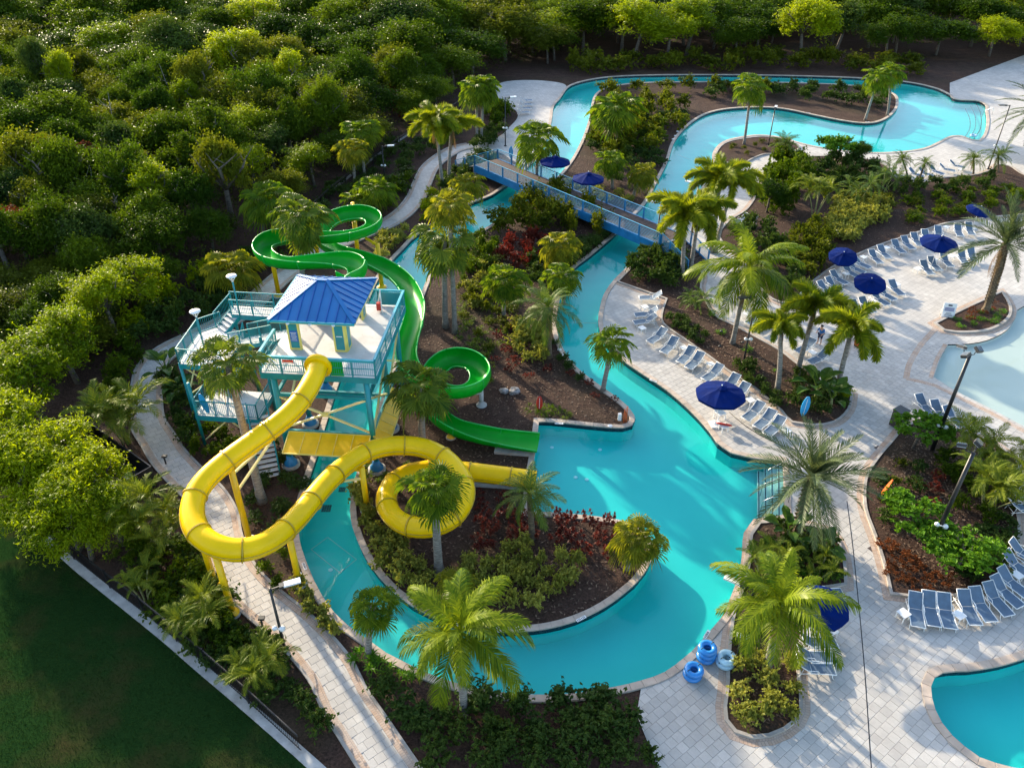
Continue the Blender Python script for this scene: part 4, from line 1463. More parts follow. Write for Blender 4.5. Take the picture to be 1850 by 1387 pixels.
for p, q in ((A, R1), (B, R2), (C_, R2), (D, R1), (R1, R2)):
    MB().bar(p + Vector((0, 0, .03)), q + Vector((0, 0, .03)), 0.24, 0.05).build('hip_cap', M['roof_blue'], roof)
gt = MB()
gt.bar(A + Vector((0, -.05, -.05)), B + Vector((0, -.05, -.05)), 0.10, 0.12)
gt.bar(D + Vector((-.05, .0, -.05)), A + Vector((-.05, 0, -.05)), 0.10, 0.12)
gt.build('gutter', M['cyan'], roof)
for a in (1.3, 2.6, 3.95):
    MB().lathe([(0.10, 0), (0.10, .08), (0.001, .08)], 8, (a, RY0 - 0.10, ZE - 0.16)).build('eave_light', M['white'], tower)
bx = MB().box((1.55, 6.0, ZD + 0.55), (0.5, 0.35, 1.1))
bx.build('equipment_box', M['orange'], tower)
MB().box((2.0, 6.3, ZD + 0.5), (0.5, 0.3, 0.9)).build('equipment_box', M['yellow_steel'], tower)
MB().bar((5.35, 7.3, ZD), (5.35, 7.3, ZD + 1.6), 0.06).bar((5.35, 7.3, ZD + 1.6), (5.0, 7.7, ZD + 0.1), 0.05).build('guard_stand', M['white'], tower)
MB().box((5.15, 7.5, ZD + 0.35), (0.3, 0.3, 0.5)).build('rescue_bin', M['red'], tower)

# stair tower on the forest side
Z1, Z2, Z3 = 5.6, 4.7, 2.35
L2 = [(-6.0, 8.4), (-7.1, 7.3), (-6.9, 3.7), (-4.0, 3.5), (-4.0, 7.6)]
plate(tower, L2, Z2, 'stair_landing')
L1 = [(-5.6, 9.6), (-5.2, 8.5), (-1.2, 8.3), (-1.1, 9.5)]
plate(tower, L1, Z1, 'stair_landing')
L3 = [(-5.5, 1.6), (-1.5, 1.5), (-1.5, 4.3), (-5.5, 4.4)]
plate(tower, L3, Z3, 'stair_landing')
for p, q in (((-6.0, 8.4), (-7.1, 7.3)), ((-7.1, 7.3), (-6.9, 3.7)), ((-6.9, 3.7), (-4.0, 3.5))):
    rail(tower, (*p, Z2), (*q, Z2))
for p, q in (((-5.6, 9.6), (-1.1, 9.5)), ((-5.2, 8.5), (-2.2, 8.4)), ((-1.1, 9.5), (-1.2, 8.3))):
    rail(tower, (*p, Z1), (*q, Z1))
for p, q in (((-5.5, 1.6), (-1.5, 1.5)), ((-5.5, 4.4), (-5.5, 1.6)), ((-1.5, 1.5), (-1.5, 4.3))):
    rail(tower, (*p, Z3), (*q, Z3))

def flight(p, q, width, n, rails=(1, -1)):
    """straight stair from floor point p (low) to q (high)"""
    p, q = Vector(p), Vector(q)
    d = Vector((q.x - p.x, q.y - p.y, 0)); run = d.length; d.normalize()
    s = Vector((-d.y, d.x, 0))
    o = None
    st = MB()
    for k in (-1, 1): st.bar(p + s * k * width / 2 + Vector((0, 0, -.1)), q + s * k * width / 2 + Vector((0, 0, -.1)), 0.07, 0.26)
    o = st.build('stair_stringer', M['teal'], tower)
    for i in range(n):
        c = p.lerp(q, (i + 0.5) / n)
        t = MB().box((0, 0, 0), (run / n * 1.05, width - 0.08, 0.05)).build('tread', M['deckfloor'], o)
        t.location = c; t.rotation_euler = (0, 0, math.atan2(d.y, d.x))
    for k in rails:
        rail(tower, p + s * k * width / 2, q + s * k * width / 2)
flight((-4.0, 6.4, Z2), (0.0, 4.0, ZD), 1.5, 12)
flight((-5.9, 7.9, Z2), (-5.0, 9.0, Z1), 1.2, 5, (1,))
flight((-4.6, 4.2, Z3), (-4.55, 7.2, Z2), 1.2, 12, (-1,))
flight((-0.2, -1.2, 0.05), (-1.6, 1.9, Z3), 1.2, 13)
for a, b, z in ((-6.9, 3.75, Z2), (-7.05, 7.3, Z2), (-5.55, 9.5, Z1), (-1.2, 9.4, Z1), (-5.45, 1.65, Z2), (-1.55, 1.6, Z3), (-1.55, 4.2, ZD - .3), (-4.0, 3.6, Z2), (-4.0, 7.5, Z2), (-0.5, 2.8, ZD - .3)):
    MB().tube([(a, b, 0), (a, b, z + 0.0)], 0.10, 8).build('post', M['teal'], tower, True)
for p, q in (((-5.4, 1.7, 0.3), (-3.5, 1.65, 2.1)), ((-1.6, 1.65, 0.3), (-3.4, 1.6, 2.1)), ((-6.9, 3.8, 2.2), (-4.1, 3.65, 4.4)), ((-4.1, 3.75, 2.2), (-6.9, 3.9, 4.4)), ((-6.95, 3.9, 2.2), (-7.05, 7.2, 4.4)), ((-7.05, 3.9, 4.4), (-7.15, 7.2, 2.2))):
    MB().bar(p, q, 0.08, 0.08).build('brace', M['pale_yellow'], tower)
# disc lamps on poles
for a, b, z0, z1 in ((-4.55, 8.30, Z1, 8.15), (-5.75, 5.0, Z2, 7.35)):
    o = MB().tube([(a, b, z0), (a, b, z1)], 0.055, 8).build('lamp_pole', M['teal'], tower, True)
    hd = MB()
    hd.lathe([(0.05, -0.34), (0.07, -0.3), (0.07, -.26)], 8, (a, b, z1 + .3))
    for k in range(3):
        an = 2.1 * k
        hd.bar((a, b, z1 - .02), (a + 0.26 * math.cos(an), b + .26 * math.sin(an), z1 + 0.36), 0.045)
    hd.lathe([(0.30, 0.0), (0.34, 0.03), (0.33, 0.07), (0.12, 0.12), (0.001, 0.13)], 18, (a, b, z1 + 0.34))
    hd.build('lamp_head', M['white'], o, True)
sb = MB()
def board(mb, L, wd, th=0.05):
    n = 12
    vs, fs = [], []
    for i in range(n + 1):
        t = i / n
        w = wd * math.sin(math.pi * (0.04 + 0.92 * t)) ** 0.6
        z = L * t
        vs += [(-w / 2, -th / 2, z), (w / 2, -th / 2, z), (w / 2, th / 2, z), (-w / 2, th / 2, z)]
    for i in range(n):
        for k in range(4): fs.append((i * 4 + k, i * 4 + (k + 1) % 4, i * 4 + 4 + (k + 1) % 4, i * 4 + 4 + k))
    fs += [(3, 2, 1, 0), (n * 4, n * 4 + 1, n * 4 + 2, n * 4 + 3)]
    mb.add(vs, fs)
    return mb
o = board(MB(), 1.5, 0.42).build('board_sign', M['board_blue'], tower)
o.location = (-4.7, 1.72, Z3 + 0.1); o.rotation_euler = (0.05, -0.15, 0.0)

# ================================================================== WATER SLIDES
def path3(pts, step=0.35):
    """pts: (px, py, z) photo points with their real height -> smooth space curve"""
    P = [G(a, b, z) for a, b, z in pts]
    out = []
    n = len(P)
    for i in range(n - 1):
        a, b = P[i], P[i + 1]
        L = (b - a).length
        t0 = (P[i + 1] - P[max(0, i - 1)]).normalized() * L
        t1 = (P[min(n - 1, i + 2)] - P[i]).normalized() * L
        m = max(2, int(L / step))
        for k in range(m):
            s = k / m
            out.append(a * (2*s**3 - 3*s**2 + 1) + t0 * (s**3 - 2*s**2 + s) + b * (-2*s**3 + 3*s**2) + t1 * (s**3 - s**2))
    out.append(P[-1])
    # even spacing
    res = [out[0]]
    acc = 0.0
    for i in range(1, len(out)):
        seg = out[i] - out[i - 1]
        while acc + seg.length >= step:
            t = (step - acc) / seg.length
            q = out[i - 1] + seg * t
            res.append(q)
            out[i - 1] = q
            seg = out[i] - q
            acc = 0.0
        acc += seg.length
    res.append(out[-1])
    # relax
    for _ in range(3):
        res = [res[0]] + [(res[i - 1] + res[i] * 2 + res[i + 1]) / 4 for i in range(1, len(res) - 1)] + [res[-1]]
    return res

yel = path3([(574, 664, 7.55), (571, 674, 7.50), (563, 692, 7.35), (548, 718, 7.05), (522, 748, 6.70), (490, 775, 6.35), (450, 803, 6.0), (410, 832, 5.7), (375, 862, 5.4), (352, 893, 5.15), (346, 925, 4.95), (353, 955, 4.8),
             (375, 979, 4.65), (405, 992, 4.5), (440, 995, 4.35), (475, 985, 4.2), (505, 966, 4.05), (535, 938, 3.9), (562, 905, 3.75), (590, 872, 3.6), (622, 842, 3.45), (655, 820, 3.3), (690, 807, 3.15),
             (725, 804, 3.0), (765, 808, 2.85), (800, 824, 2.7), (826, 850, 2.55), (840, 880, 2.4), (836, 912, 2.25), (818, 936, 2.1), (790, 950, 1.95), (758, 954, 1.8), (727, 946, 1.65), (704, 926, 1.5),
             (697, 901, 1.38), (704, 878, 1.25), (724, 860, 1.12), (755, 850, 1.0), (800, 847, 0.9), (850, 852, 0.8), (900, 858, 0.7), (945, 864, 0.62), (968, 867, 0.58)])
yslide = thing('yellow_tube_slide', 'long enclosed yellow tube slide curling from the tower down to the pool', 'water slide', (yel[0].x, yel[0].y, 0))
yo = Vector((yel[0].x, yel[0].y, 0))
TR = 0.56
seg = 7
i = 0
while i < len(yel) - 1:
    j = min(len(yel) - 1, i + seg)
    if len(yel) - 1 - j < 3: j = len(yel) - 1
    MB().tube([p - yo for p in yel[i:j + 1]], TR, 20, False).build('tube_section', M['yellow'], yslide, True)
    if j < len(yel) - 1:
        t = (yel[j + 1] - yel[j - 1]).normalized() * 0.035
        MB().tube([yel[j] - yo - t, yel[j] - yo - t * .99, yel[j] - yo + t * .99, yel[j] - yo + t], [TR - .02, TR + 0.06, TR + 0.06, TR - .02], 22, False).build('flange', M['flange'], yslide)
    i = j
t = (yel[0] - yel[2]).normalized()
MB().tube([yel[0] - yo + t * .0, yel[0] - yo + t * .02, yel[0] - yo + t * .3, yel[0] - yo + t * .32], [TR + .0, TR + .22, TR + 0.18, TR], 20, False).build('entry_collar', M['yellow'], yslide, True)
# seam line where the two half shells meet
for sgn in (1, -1):
    sm = MB()
    pts = []
    for k in range(len(yel)):
        tt = (yel[min(k + 1, len(yel) - 1)] - yel[max(k - 1, 0)]); sd = Vector((-tt.y, tt.x, 0)).normalized()
        pts.append(yel[k] - yo + sd * sgn * (TR + 0.012))
    sm.tube(pts, 0.028, 4)
    sm.build('shell_seam', M['flange'], yslide)

def slide_post(parent, org, base_px, base_z, top, r=0.16, mat='yellow_steel', arm_to=None, foot=True):
    b = G(base_px[0], base_px[1], 0)
    t = Vector(top)
    o = MB().tube([(b.x - org.x, b.y - org.y, base_z), (b.x - org.x, b.y - org.y, t.z)], r, 12).build('support_post', M[mat], parent, True)
    if arm_to is not None:
        MB().bar((b.x - org.x, b.y - org.y, t.z - .12), (arm_to.x - org.x, arm_to.y - org.y, arm_to.z), 0.14, 0.18).build('support_arm', M[mat], o)
    if foot:
        MB().lathe([(r * 2.0, 0), (r * 2.0, .05), (r * 1.3, .10), (r * 1.1, .24), (r, .24)], 14, (b.x - org.x, b.y - org.y, 0.06)).build('base_flange', M[mat], o, True)
        MB().lathe([(r * 2.5, 0), (r * 2.5, .07), (0.001, .07)], 14, (b.x - org.x, b.y - org.y, 0.0)).build('footing', M['conc'], o, True)
    return o, b
def near(path, p):
    return min(path, key=lambda q: (q.x - p.x) ** 2 + (q.y - p.y) ** 2)
def nearz(path, p, z):
    return min(path, key=lambda q: (q.x - p.x) ** 2 + (q.y - p.y) ** 2 + 0.5 * (q.z - z) ** 2)
for bx_, z in (((451, 977), 5.35), ((541, 1054), 3.6), ((421, 1108), 4.1), ((390, 1060), 4.3), ((664, 921), 3.0)):
    b = G(*bx_)
    q = nearz(yel, b, z)
    slide_post(yslide, yo, bx_, 0.0, (b.x, b.y, q.z - (0.25 if (q - b).xy.length > 0.5 else TR)), 0.17, 'yellow_steel', Vector((q.x, q.y, q.z - TR)) if (q - b).xy.length > 0.5 else None)
b = G(451, 977)
for ap, hh in ((G(512, 760, 6.2), 3.6), (G(478, 800, 5.6), 4.8)):
    MB().bar((b.x - yo.x, b.y - yo.y, hh), (ap.x - yo.x, ap.y - yo.y, ap.z - 0.1), 0.11).build('strut', M['pale_yellow'], yslide)
b = G(664, 921)
for ap, hh in ((nearz(yel, G(605, 860, 3.5), 3.5), 2.4), (nearz(yel, G(640, 830, 3.4), 3.4), 2.9)):
    MB().bar((b.x - yo.x, b.y - yo.y, hh), (ap.x - yo.x, ap.y - yo.y, ap.z - TR), 0.10).build('strut', M['pale_yellow'], yslide)
e = yel[-8]
MB().box((e.x - yo.x, e.y - yo.y - .1, 0.12), (4.2, 0.5, 0.3), -0.1).build('run_out_kerb', M['conc'], yslide)

grn = path3([(612, 505, 6.6), (640, 500, 6.5), (648, 484, 6.38), (628, 473, 6.25), (590, 472, 6.1), (550, 474, 5.95), (512, 474, 5.8), (484, 466, 5.65), (472, 451, 5.52), (482, 437, 5.4), (505, 430, 5.3), (545, 428, 5.15),
             (585, 429, 5.0), (625, 426, 4.88), (658, 418, 4.76), (677, 405, 4.65), (672, 392, 4.54), (648, 386, 4.44), (615, 391, 4.32), (592, 403, 4.2), (580, 420, 4.08), (586, 440, 3.95), (612, 455, 3.82), (650, 467, 3.68),
             (690, 482, 3.52), (724, 505, 3.36), (745, 535, 3.2), (751, 565, 3.05), (744, 595, 2.92), (735, 622, 2.8), (732, 645, 2.68), (742, 670, 2.56), (762, 690, 2.44), (792, 703, 2.3), (826, 707, 2.18), (855, 700, 2.05), (870, 684, 1.95),
             (866, 665, 1.84), (847, 651, 1.74), (818, 648, 1.62), (794, 658, 1.5), (780, 678, 1.38), (775, 704, 1.24), (780, 733, 1.08), (796, 757, 0.92), (825, 774, 0.76), (860, 785, 0.6), (900, 794, 0.48), (940, 800, 0.40), (972, 804, 0.36)], 0.3)
gslide = thing('green_flume_slide', 'open green flume slide winding round the tower in loops to the pool', 'water slide', (grn[0].x, grn[0].y, 0))
go = Vector((grn[0].x, grn[0].y, 0))
GR = 0.70
def flume_frames(path):
    n = len(path)
    fr = []
    for k in range(n):
        t = (path[min(k + 1, n - 1)] - path[max(k - 1, 0)]).normalized()
        a = path[max(k - 4, 0)]; c = path[min(k + 4, n - 1)]
        t0, t1 = (path[k] - a), (c - path[k])
        cur = 0.0
        if t0.length > .1 and t1.length > .1:
            cur = (t0.x * t1.y - t0.y * t1.x) / (t0.length * t1.length) / max(.3, (t0.length + t1.length) / 2)
        fr.append([path[k], t, cur])
    for _ in range(6):
        cs = [f[2] for f in fr]
        for k in range(1, n - 1): fr[k][2] = (cs[k - 1] + 2 * cs[k] + cs[k + 1]) / 4
    return fr
frs = flume_frames(grn)
def flume(k0, k1):
    mb = MB()
    rim = [[], []]
    na = 13
    vs, fs = [], []
    for k in range(k0, k1 + 1):
        p, t, cur = frs[k]
        sd = Vector((-t.y, t.x, 0)).normalized()          # left
        up = sd.cross(t) * -1
        up = t.cross(sd)
        bank = max(-0.55, min(0.55, cur * 1.1))
        s2 = sd * math.cos(bank) + up * math.sin(bank)*-1
        u2 = up * math.cos(bank) + sd * math.sin(bank)
        flat = max(0.0, 1 - (len(frs) - 1 - k) * 0.3 / 5.0)
        for lay, rr in ((0, GR), (1, GR + 0.045)):
            for i in range(na):
                an = math.pi * (-0.02 + 1.04 * i / (na - 1))
                x = rr * math.cos(an); y = -rr * math.sin(an) * (1 - 0.45 * flat) + 0.10
                vs.append(p - go + s2 * x * (1 + .25 * flat) + u2 * (y + GR * 0.2))
        for lay_i, an in ((0, 0), (1, na - 1)):
            rim[lay_i].append(Vector(vs[-2 * na + an]) * 0.5 + Vector(vs[-na + an]) * 0.5)
    m = k1 - k0 + 1
    for k in range(m - 1):
        b0, b1 = k * 2 * na, (k + 1) * 2 * na
        for i in range(na - 1):
            fs.append((b0 + i, b0 + i + 1, b1 + i + 1, b1 + i))
            fs.append((b0 + na + i + 1, b0 + na + i, b1 + na + i, b1 + na + i + 1))
    mb.add(vs, fs)
    o = mb.build('flume_section', M['green'], gslide, True)
    r = MB()
    for q in rim:
        r.tube(q, 0.05, 6)
    r.build('rim', M['green_rim'], o, True)
i = 0
n = len(frs) - 1
while i < n:
    j = min(n, i + 9)
    if n - j < 4: j = n
    flume(i, j)
    if j < n:
        p, t, cur = frs[j]
        sd = Vector((-t.y, t.x, 0)).normalized(); up = t.cross(sd)
        bank = max(-0.55, min(0.55, cur * 1.1))
        s2 = sd * math.cos(bank) - up * math.sin(bank); u2 = up * math.cos(bank) + sd * math.sin(bank)
        pts = [p - go + s2 * (GR + .06) * math.cos(a) + u2 * (-(GR + .06) * math.sin(a) + .10 + GR * .2) for a in [math.pi * k / 14 for k in range(15)]]
        MB().tube(pts, 0.035, 5).build('joint_flange', M['green_rim'], gslide)
    i = j
for px_, z in (((504, 535), 5.6), ((645, 433), 4.7), ((575, 470), 5.0), ((540, 480), 5.8), ((735, 560), 3.0), ((690, 520), 3.4), ((648, 470), 3.6)):
    b = G(*px_)
    q = nearz(grn, Vector((b.x, b.y, z)), z)
    slide_post(gslide, go, px_, 0.0, (b.x, b.y, max(0.6, q.z - 0.7)), 0.19, 'yellow_steel', Vector((q.x, q.y, q.z - 0.62)) if (q - b).xy.length > 0.35 else None)
slide_post(gslide, go, (870, 732), 0.0, (0, 0, 1.25), 0.15, 'conc', nearz(grn, G(868, 700, 1.9), 1.9) - Vector((0, 0, .65)))
slide_post(gslide, go, (815, 790), 0.0, (0, 0, 0.4), 0.14, 'yellow_steel', nearz(grn, G(800, 760, .9), .9) - Vector((0, 0, .5)))
e = G(925, 818)
MB().box((e.x - go.x, e.y - go.y, 0.07), (2.2, 0.42, 0.2), -0.12).build('run_out_kerb', M['conc'], gslide)

# ================================================================== FOOTBRIDGE
bn0, bn1 = G(857, 281, 2.6), G(1193, 421, 2.6)
bdir = Vector((bn1.x - bn0.x, bn1.y - bn0.y, 0)); BL = bdir.length; bdir.normalize()
bside = Vector((-bdir.y, bdir.x, 0))       # towards the far rail
BWID, BZ = 3.3, 1.5
bridge = thing('footbridge', 'long blue steel footbridge with slatted guard rails across the river', 'bridge', (bn0.x, bn0.y, 0), math.atan2(bdir.y, bdir.x))
# local: x along, y to the far side
def brail(y, x0, x1, z0, z1, bays, parent=bridge, girder=True):
    L = math.hypot(x1 - x0, z1 - z0)
    MB().bar((x0, y, z0 + 1.1), (x1, y, z1 + 1.1), 0.09, 0.07).build('hand_rail', M['bridge_rail'], parent)
    for k in range(7):
        h = 0.14 + k * 0.13
        MB().bar((x0, y, z0 + h), (x1, y, z1 + h), 0.028, 0.032).build('rail_slat', M['bridge_rail'], parent)
    for i in range(bays + 1):
        t = i / bays
        x, z = x0 + (x1 - x0) * t, z0 + (z1 - z0) * t
        MB().bar((x, y, z - (0.62 if girder else .1)), (x, y, z + 1.1), 0.11, 0.13, (1, 0, 0)).build('rail_post', M['bridge_blue'], parent)
for y in (0.0, BWID):
    brail(y, 0, BL, BZ, BZ, 11)
    MB().bar((0, y, BZ - 0.36), (BL, y, BZ - 0.36), 0.16, 0.80).build('girder', M['bridge_blue'], bridge)
    lat = MB()
    for i in range(11):
        xa, xb = BL * i / 11, BL * (i + 1) / 11
        lat.bar((xa, y, BZ - .55), (xb, y, BZ + .05), 0.05, 0.05); lat.bar((xa, y, BZ + .05), (xb, y, BZ - .55), 0.05, 0.05)
    lat.build('lattice', M['bridge_blue'], bridge)
pk = MB()
np_ = int(BL / 0.15)
nd = [0]
for i in range(np_):
    x = BL * (i + .5) / np_
    if i % 3 == 0 and nd[0] < 70:
        MB().box((x + .15, BWID / 2, BZ + .012), (0.43, BWID - .2, 0.05)).build('plank', M['plank'], bridge); nd[0] += 1
for k in range(6):
    x = BL * (k + .5) / 6
    MB().bar((x, 0, BZ - .35), (x, BWID, BZ - .35), 0.14, 0.2).build('cross_beam', M['bridge_blue'], bridge)
# west ramp
RL = 3.6
rp = MB()
rp.add([(0, .05, BZ), (-RL, .05, 0.04), (-RL, BWID - .05, 0.04), (0, BWID - .05, BZ), (0, .05, BZ - .12), (-RL, .05, -0.05), (-RL, BWID - .05, -0.05), (0, BWID - .05, BZ - .12)],
       [(3, 2, 1, 0), (0, 1, 5, 4), (2, 3, 7, 6), (1, 2, 6, 5)])
rp.build('ramp', M['conc'], bridge)
for y in (0.0, BWID): brail(y, -RL, 0, 0.0, BZ, 2, girder=False)
MB().box((-0.25, BWID / 2, 0.55), (0.4, BWID - .2, 1.3)).build('abutment', M['conc'], bridge)
MB().box((BL + 0.1, BWID / 2, 0.55), (0.4, BWID - .2, 1.3)).build('abutment', M['conc'], bridge)
# east stairs
ns = 9
for i in range(ns):
    z = BZ - (i + 1) * BZ / (ns + .5)
    MB().box((BL + 0.32 + i * 0.36, BWID / 2 - .1, z - .06), (0.40, BWID - .5, 0.12)).build('step', M['plank'], bridge)
for y in (0.12, BWID - .3):
    brail(y, BL + .1, BL + 0.1 + ns * .36, BZ, 0.05, 3, girder=False)
    MB().bar((BL + .1, y, BZ - .2), (BL + .1 + ns * .36, y, 0.0), 0.1, 0.3).build('stair_stringer', M['bridge_blue'], bridge)

# ================================================================== FURNITURE
ORD = ['first', 'second', 'third', 'fourth', 'fifth', 'sixth', 'seventh', 'eighth', 'ninth', 'tenth', 'eleventh', 'twelfth', 'thirteenth', 'fourteenth', 'fifteenth', 'sixteenth', 'seventeenth', 'eighteenth']
LW = 0.66
BA = math.radians(38)
bt = Vector((0.12 + 0.86 * math.cos(BA), 0, 0.36 + 0.86 * math.sin(BA)))
def lounger_meshes():
    f = MB()
    for s in (-1, 1):
        y = s * LW / 2
        f.tube([(-0.98, y, 0.33), (-0.5, y, 0.36), (0.12, y, 0.36), (0.75, y, 0.30)], 0.024, 6)
        f.tube([(0.12, y, 0.37), (bt.x, y, bt.z)], 0.022, 6)
        f.tube([(-0.25, y * 1.06, 0.36), (-0.1, y * 1.08, 0.56), (0.3, y * 1.08, 0.58), (0.36, y * 1.02, 0.52)], 0.018, 6)
        f.tube([(0.62, y, 0.32), (0.55, y, 0.70)], 0.014, 5)
    f.tube([(-0.98, -LW / 2, 0.33), (-0.98, LW / 2, 0.33)], 0.024, 6)
    f.tube([(0.12, -LW / 2, 0.355), (0.12, LW / 2, 0.355)], 0.02, 6)
    f.tube([(bt.x, -LW / 2, bt.z), (bt.x, LW / 2, bt.z)], 0.022, 6)
    f.tube([(0.62, -LW / 2, 0.32), (0.62, LW / 2, 0.32)], 0.018, 6)
    w = LW - 0.05
    def sling(p, q, sag):
        mb = MB()
        p, q = Vector(p), Vector(q)
        n, m = 6, 4
        d = (q - p); nr = Vector((-d.z, 0, d.x)).normalized()
        vs, fs = [], []
        for lay in (0, 1):
            for i in range(n + 1):
                for j in range(m + 1):
                    t, u = i / n, j / m
                    c = p.lerp(q, t) - nr * (sag * math.sin(math.pi * t) * math.sin(math.pi * u) + 0.012 * lay)
                    vs.append((c.x, -w / 2 + w * u, c.z))
        K = (n + 1) * (m + 1)
        for i in range(n):
            for j in range(m):
                a = i * (m + 1) + j
                fs.append((a, a + m + 1, a + m + 2, a + 1))
                fs.append((K + a, K + a + 1, K + a + m + 2, K + a + m + 1))
        return mb.add(vs, fs)
    seat = sling((-0.97, 0, 0.345), (0.11, 0, 0.372), 0.035).mesh('seat_sling', M['sling'], True)
    back = sling((0.135, 0, 0.385), (bt.x - .01, 0, bt.z - .005), 0.03).mesh('back_sling', M['sling'], True)
    legs = []
    for x0, x1 in ((-0.78, -0.90), (0.60, 0.74)):
        legs.append(MB().tube([(0, 0, 0.34), ((x1 - x0) * .4, 0, 0.15), (x1 - x0, 0, 0.0)], 0.021, 6).mesh('leg', M['white'], True))
    return f.mesh('frame', M['white'], True), seat, back, legs
LM = lounger_meshes()
def lounger(foot, head, label, group):
    F, Hd = G(foot[0], foot[1], 0.34), G(head[0], head[1], 0.88)
    d = Vector((Hd.x - F.x, Hd.y - F.y, 0)).normalized()
    c = Vector((F.x, F.y, 0)) + d * 0.98
    root = thing('sun_lounger', label, 'sun lounger', (c.x, c.y, 0.014), math.atan2(d.y, d.x), group)
    put('frame', LM[0], root); put('seat_sling', LM[1], root); put('back_sling', LM[2], root)
    for i, x in ((0, -0.78), (1, 0.60)):
        for s in (-1, 1): put('leg', LM[3][i], root, (x, s * LW / 2, 0))
    return root
tm = MB().box((0, 0, 0.41), (0.50, 0.50, 0.05))
for i in (-1, 1):
    for j in (-1, 1): tm.bar((i * .21, j * .21, 0), (i * .21, j * .21, 0.39), 0.045)
tm.bar((-.21, -.21, .36), (.21, -.21, .36), .03).bar((-.21, .21, .36), (.21, .21, .36), .03)
TABLE = tm.mesh('side_table', M['white'])
def table(px, py, label, rz=0.5, group='white side tables'):
    p = G(px, py, 0.42)
    o = put('side_table', TABLE, None, (p.x, p.y, 0.014), (0, 0, rz))
    return tag(o, label, 'table', group)

rows = {
 'near': ('near curved row', 'from its left end', 'loungers in the near curved row', [
    ((1659.5, 1132.5), (1655, 1070)), ((1688.5, 1131), (1679, 1070)), ((1718, 1135), (1706, 1073)), ((1764, 1129), (1742.5, 1068)), ((1792, 1123), (1764, 1064)), ((1824, 1112), (1788, 1054)),
    ((1845, 1096), (1802, 1043)), ((1860, 1078), (1818, 1030)), ((1869, 1046), (1836, 1006)), ((1884, 1020), (1848, 985))]),
 'river': ('row along the river deck', 'from the bridge end', 'loungers along the river deck', [
    ((1155, 538), (1203, 528)), ((1147, 569), (1193, 556)), ((1145, 583), (1192, 567)), ((1173, 618), (1208, 588)), ((1198, 637), (1229, 601)), ((1228, 655), (1259, 619)), ((1243, 665), (1274, 630)),
    ((1273, 686), (1310, 652)), ((1306, 706), (1334, 673)), ((1322, 722), (1351, 690)), ((1346, 757), (1382, 721)), ((1367, 772), (1404, 734)), ((1385, 785), (1421, 745))]),
 'arc': ('long arc below the shrub bank', 'from the foxtail palms', 'loungers in the long arc', [
    ((1484, 550), (1452, 528)), ((1495, 541), (1463, 516)), ((1507, 533), (1476, 505)), ((1520, 526), (1487, 495)), ((1530, 513), (1497, 485)), ((1552, 501), (1522, 475)), ((1562, 493), (1533, 470)),
    ((1572, 484), (1546, 463)), ((1592, 476), (1563, 443)), ((1607, 467), (1580, 435)), ((1633, 457), (1606, 426)), ((1650, 450), (1624, 420)), ((1664, 444), (1642, 413)), ((1681, 438), (1662, 406)),
    ((1700, 431), (1690, 400)), ((1736, 427), (1724, 395)), ((1757, 424), (1744, 394))]),
 'five': ('group of five on open paving', 'from its left end', 'five loungers on the open paving', [
    ((1684, 496), (1657, 461)), ((1698, 489), (1670, 454)), ((1719, 482), (1697, 451)), ((1745, 476), (1728, 440)), ((1762, 472), (1746, 437))]),
 'mid': ('short row round the navy umbrella', 'from its lower left end', 'loungers round the dark umbrella', [
    ((1552, 576), (1529, 550)), ((1563, 570), (1540, 541)), ((1579, 565), (1552, 533)), ((1605, 551), (1577, 524)), ((1617, 542), (1591, 517)), ((1630, 533), (1601, 498))]),
 'far': ('far row beside the upper pool', 'from its left end', 'loungers by the upper pool', [
    ((1640, 321), (1622, 309)), ((1669, 319), (1650, 305)), ((1687, 318), (1671, 305)), ((1705, 315), (1689, 301)), ((1726, 309), (1706, 297)), ((1744, 303), (1726, 291))]),
 'top': ('block at the upper path end', 'from the top', 'loungers at the upper path end', [
    ((962, 181), (926, 177)), ((961, 188), (924, 184)), ((959, 195), (922, 191)), ((957, 202), (920, 198))]),
 'mid_path': ('pair by the slim black lamp post', 'from the left', 'loungers on the middle walk', [
    ((1351, 585), (1372, 560)), ((1367, 596), (1393, 570))]),
 'coco': ('column by the near coconut palm', 'from the top', 'loungers by the near coconut palm', [
    ((1523, 1071), (1478, 1062)), ((1511, 1160), (1466, 1150)), ((1508, 1188), (1452, 1174)), ((1508, 1208), (1452, 1192))]),
 'beach': ('row beside the shallow pool', 'from the left', 'loungers by the shallow pool', [
    ((1688, 750), (1668, 718)), ((1712, 762), (1694, 728)), ((1740, 772), (1722, 742))]),
 'palms': ('row behind the plaza foxtail palms', 'from the top', 'loungers behind the foxtail palms', [
    ((1440, 636), (1468, 612)), ((1462, 655), (1494, 632)), ((1520, 690), (1486, 686)), ((1528, 702), (1492, 698))]),
 'upper_walk': ('pair on the upper walk', 'from the left', 'loungers on the upper walk', [
    ((1326, 402), (1344, 388)), ((1342, 407), (1360, 392))]),
 'east': ('pair at the right frame edge', 'from the top', 'loungers at the right edge', [
    ((1872, 895), (1842, 884)), ((1876, 918), (1844, 906))]),
}
for key, (where, frm, grp, L) in rows.items():
    for i, (f, h) in enumerate(L):
        lounger(f, h, '%s blue-grey lounger %s in the %s' % (ORD[i], frm, where), grp)

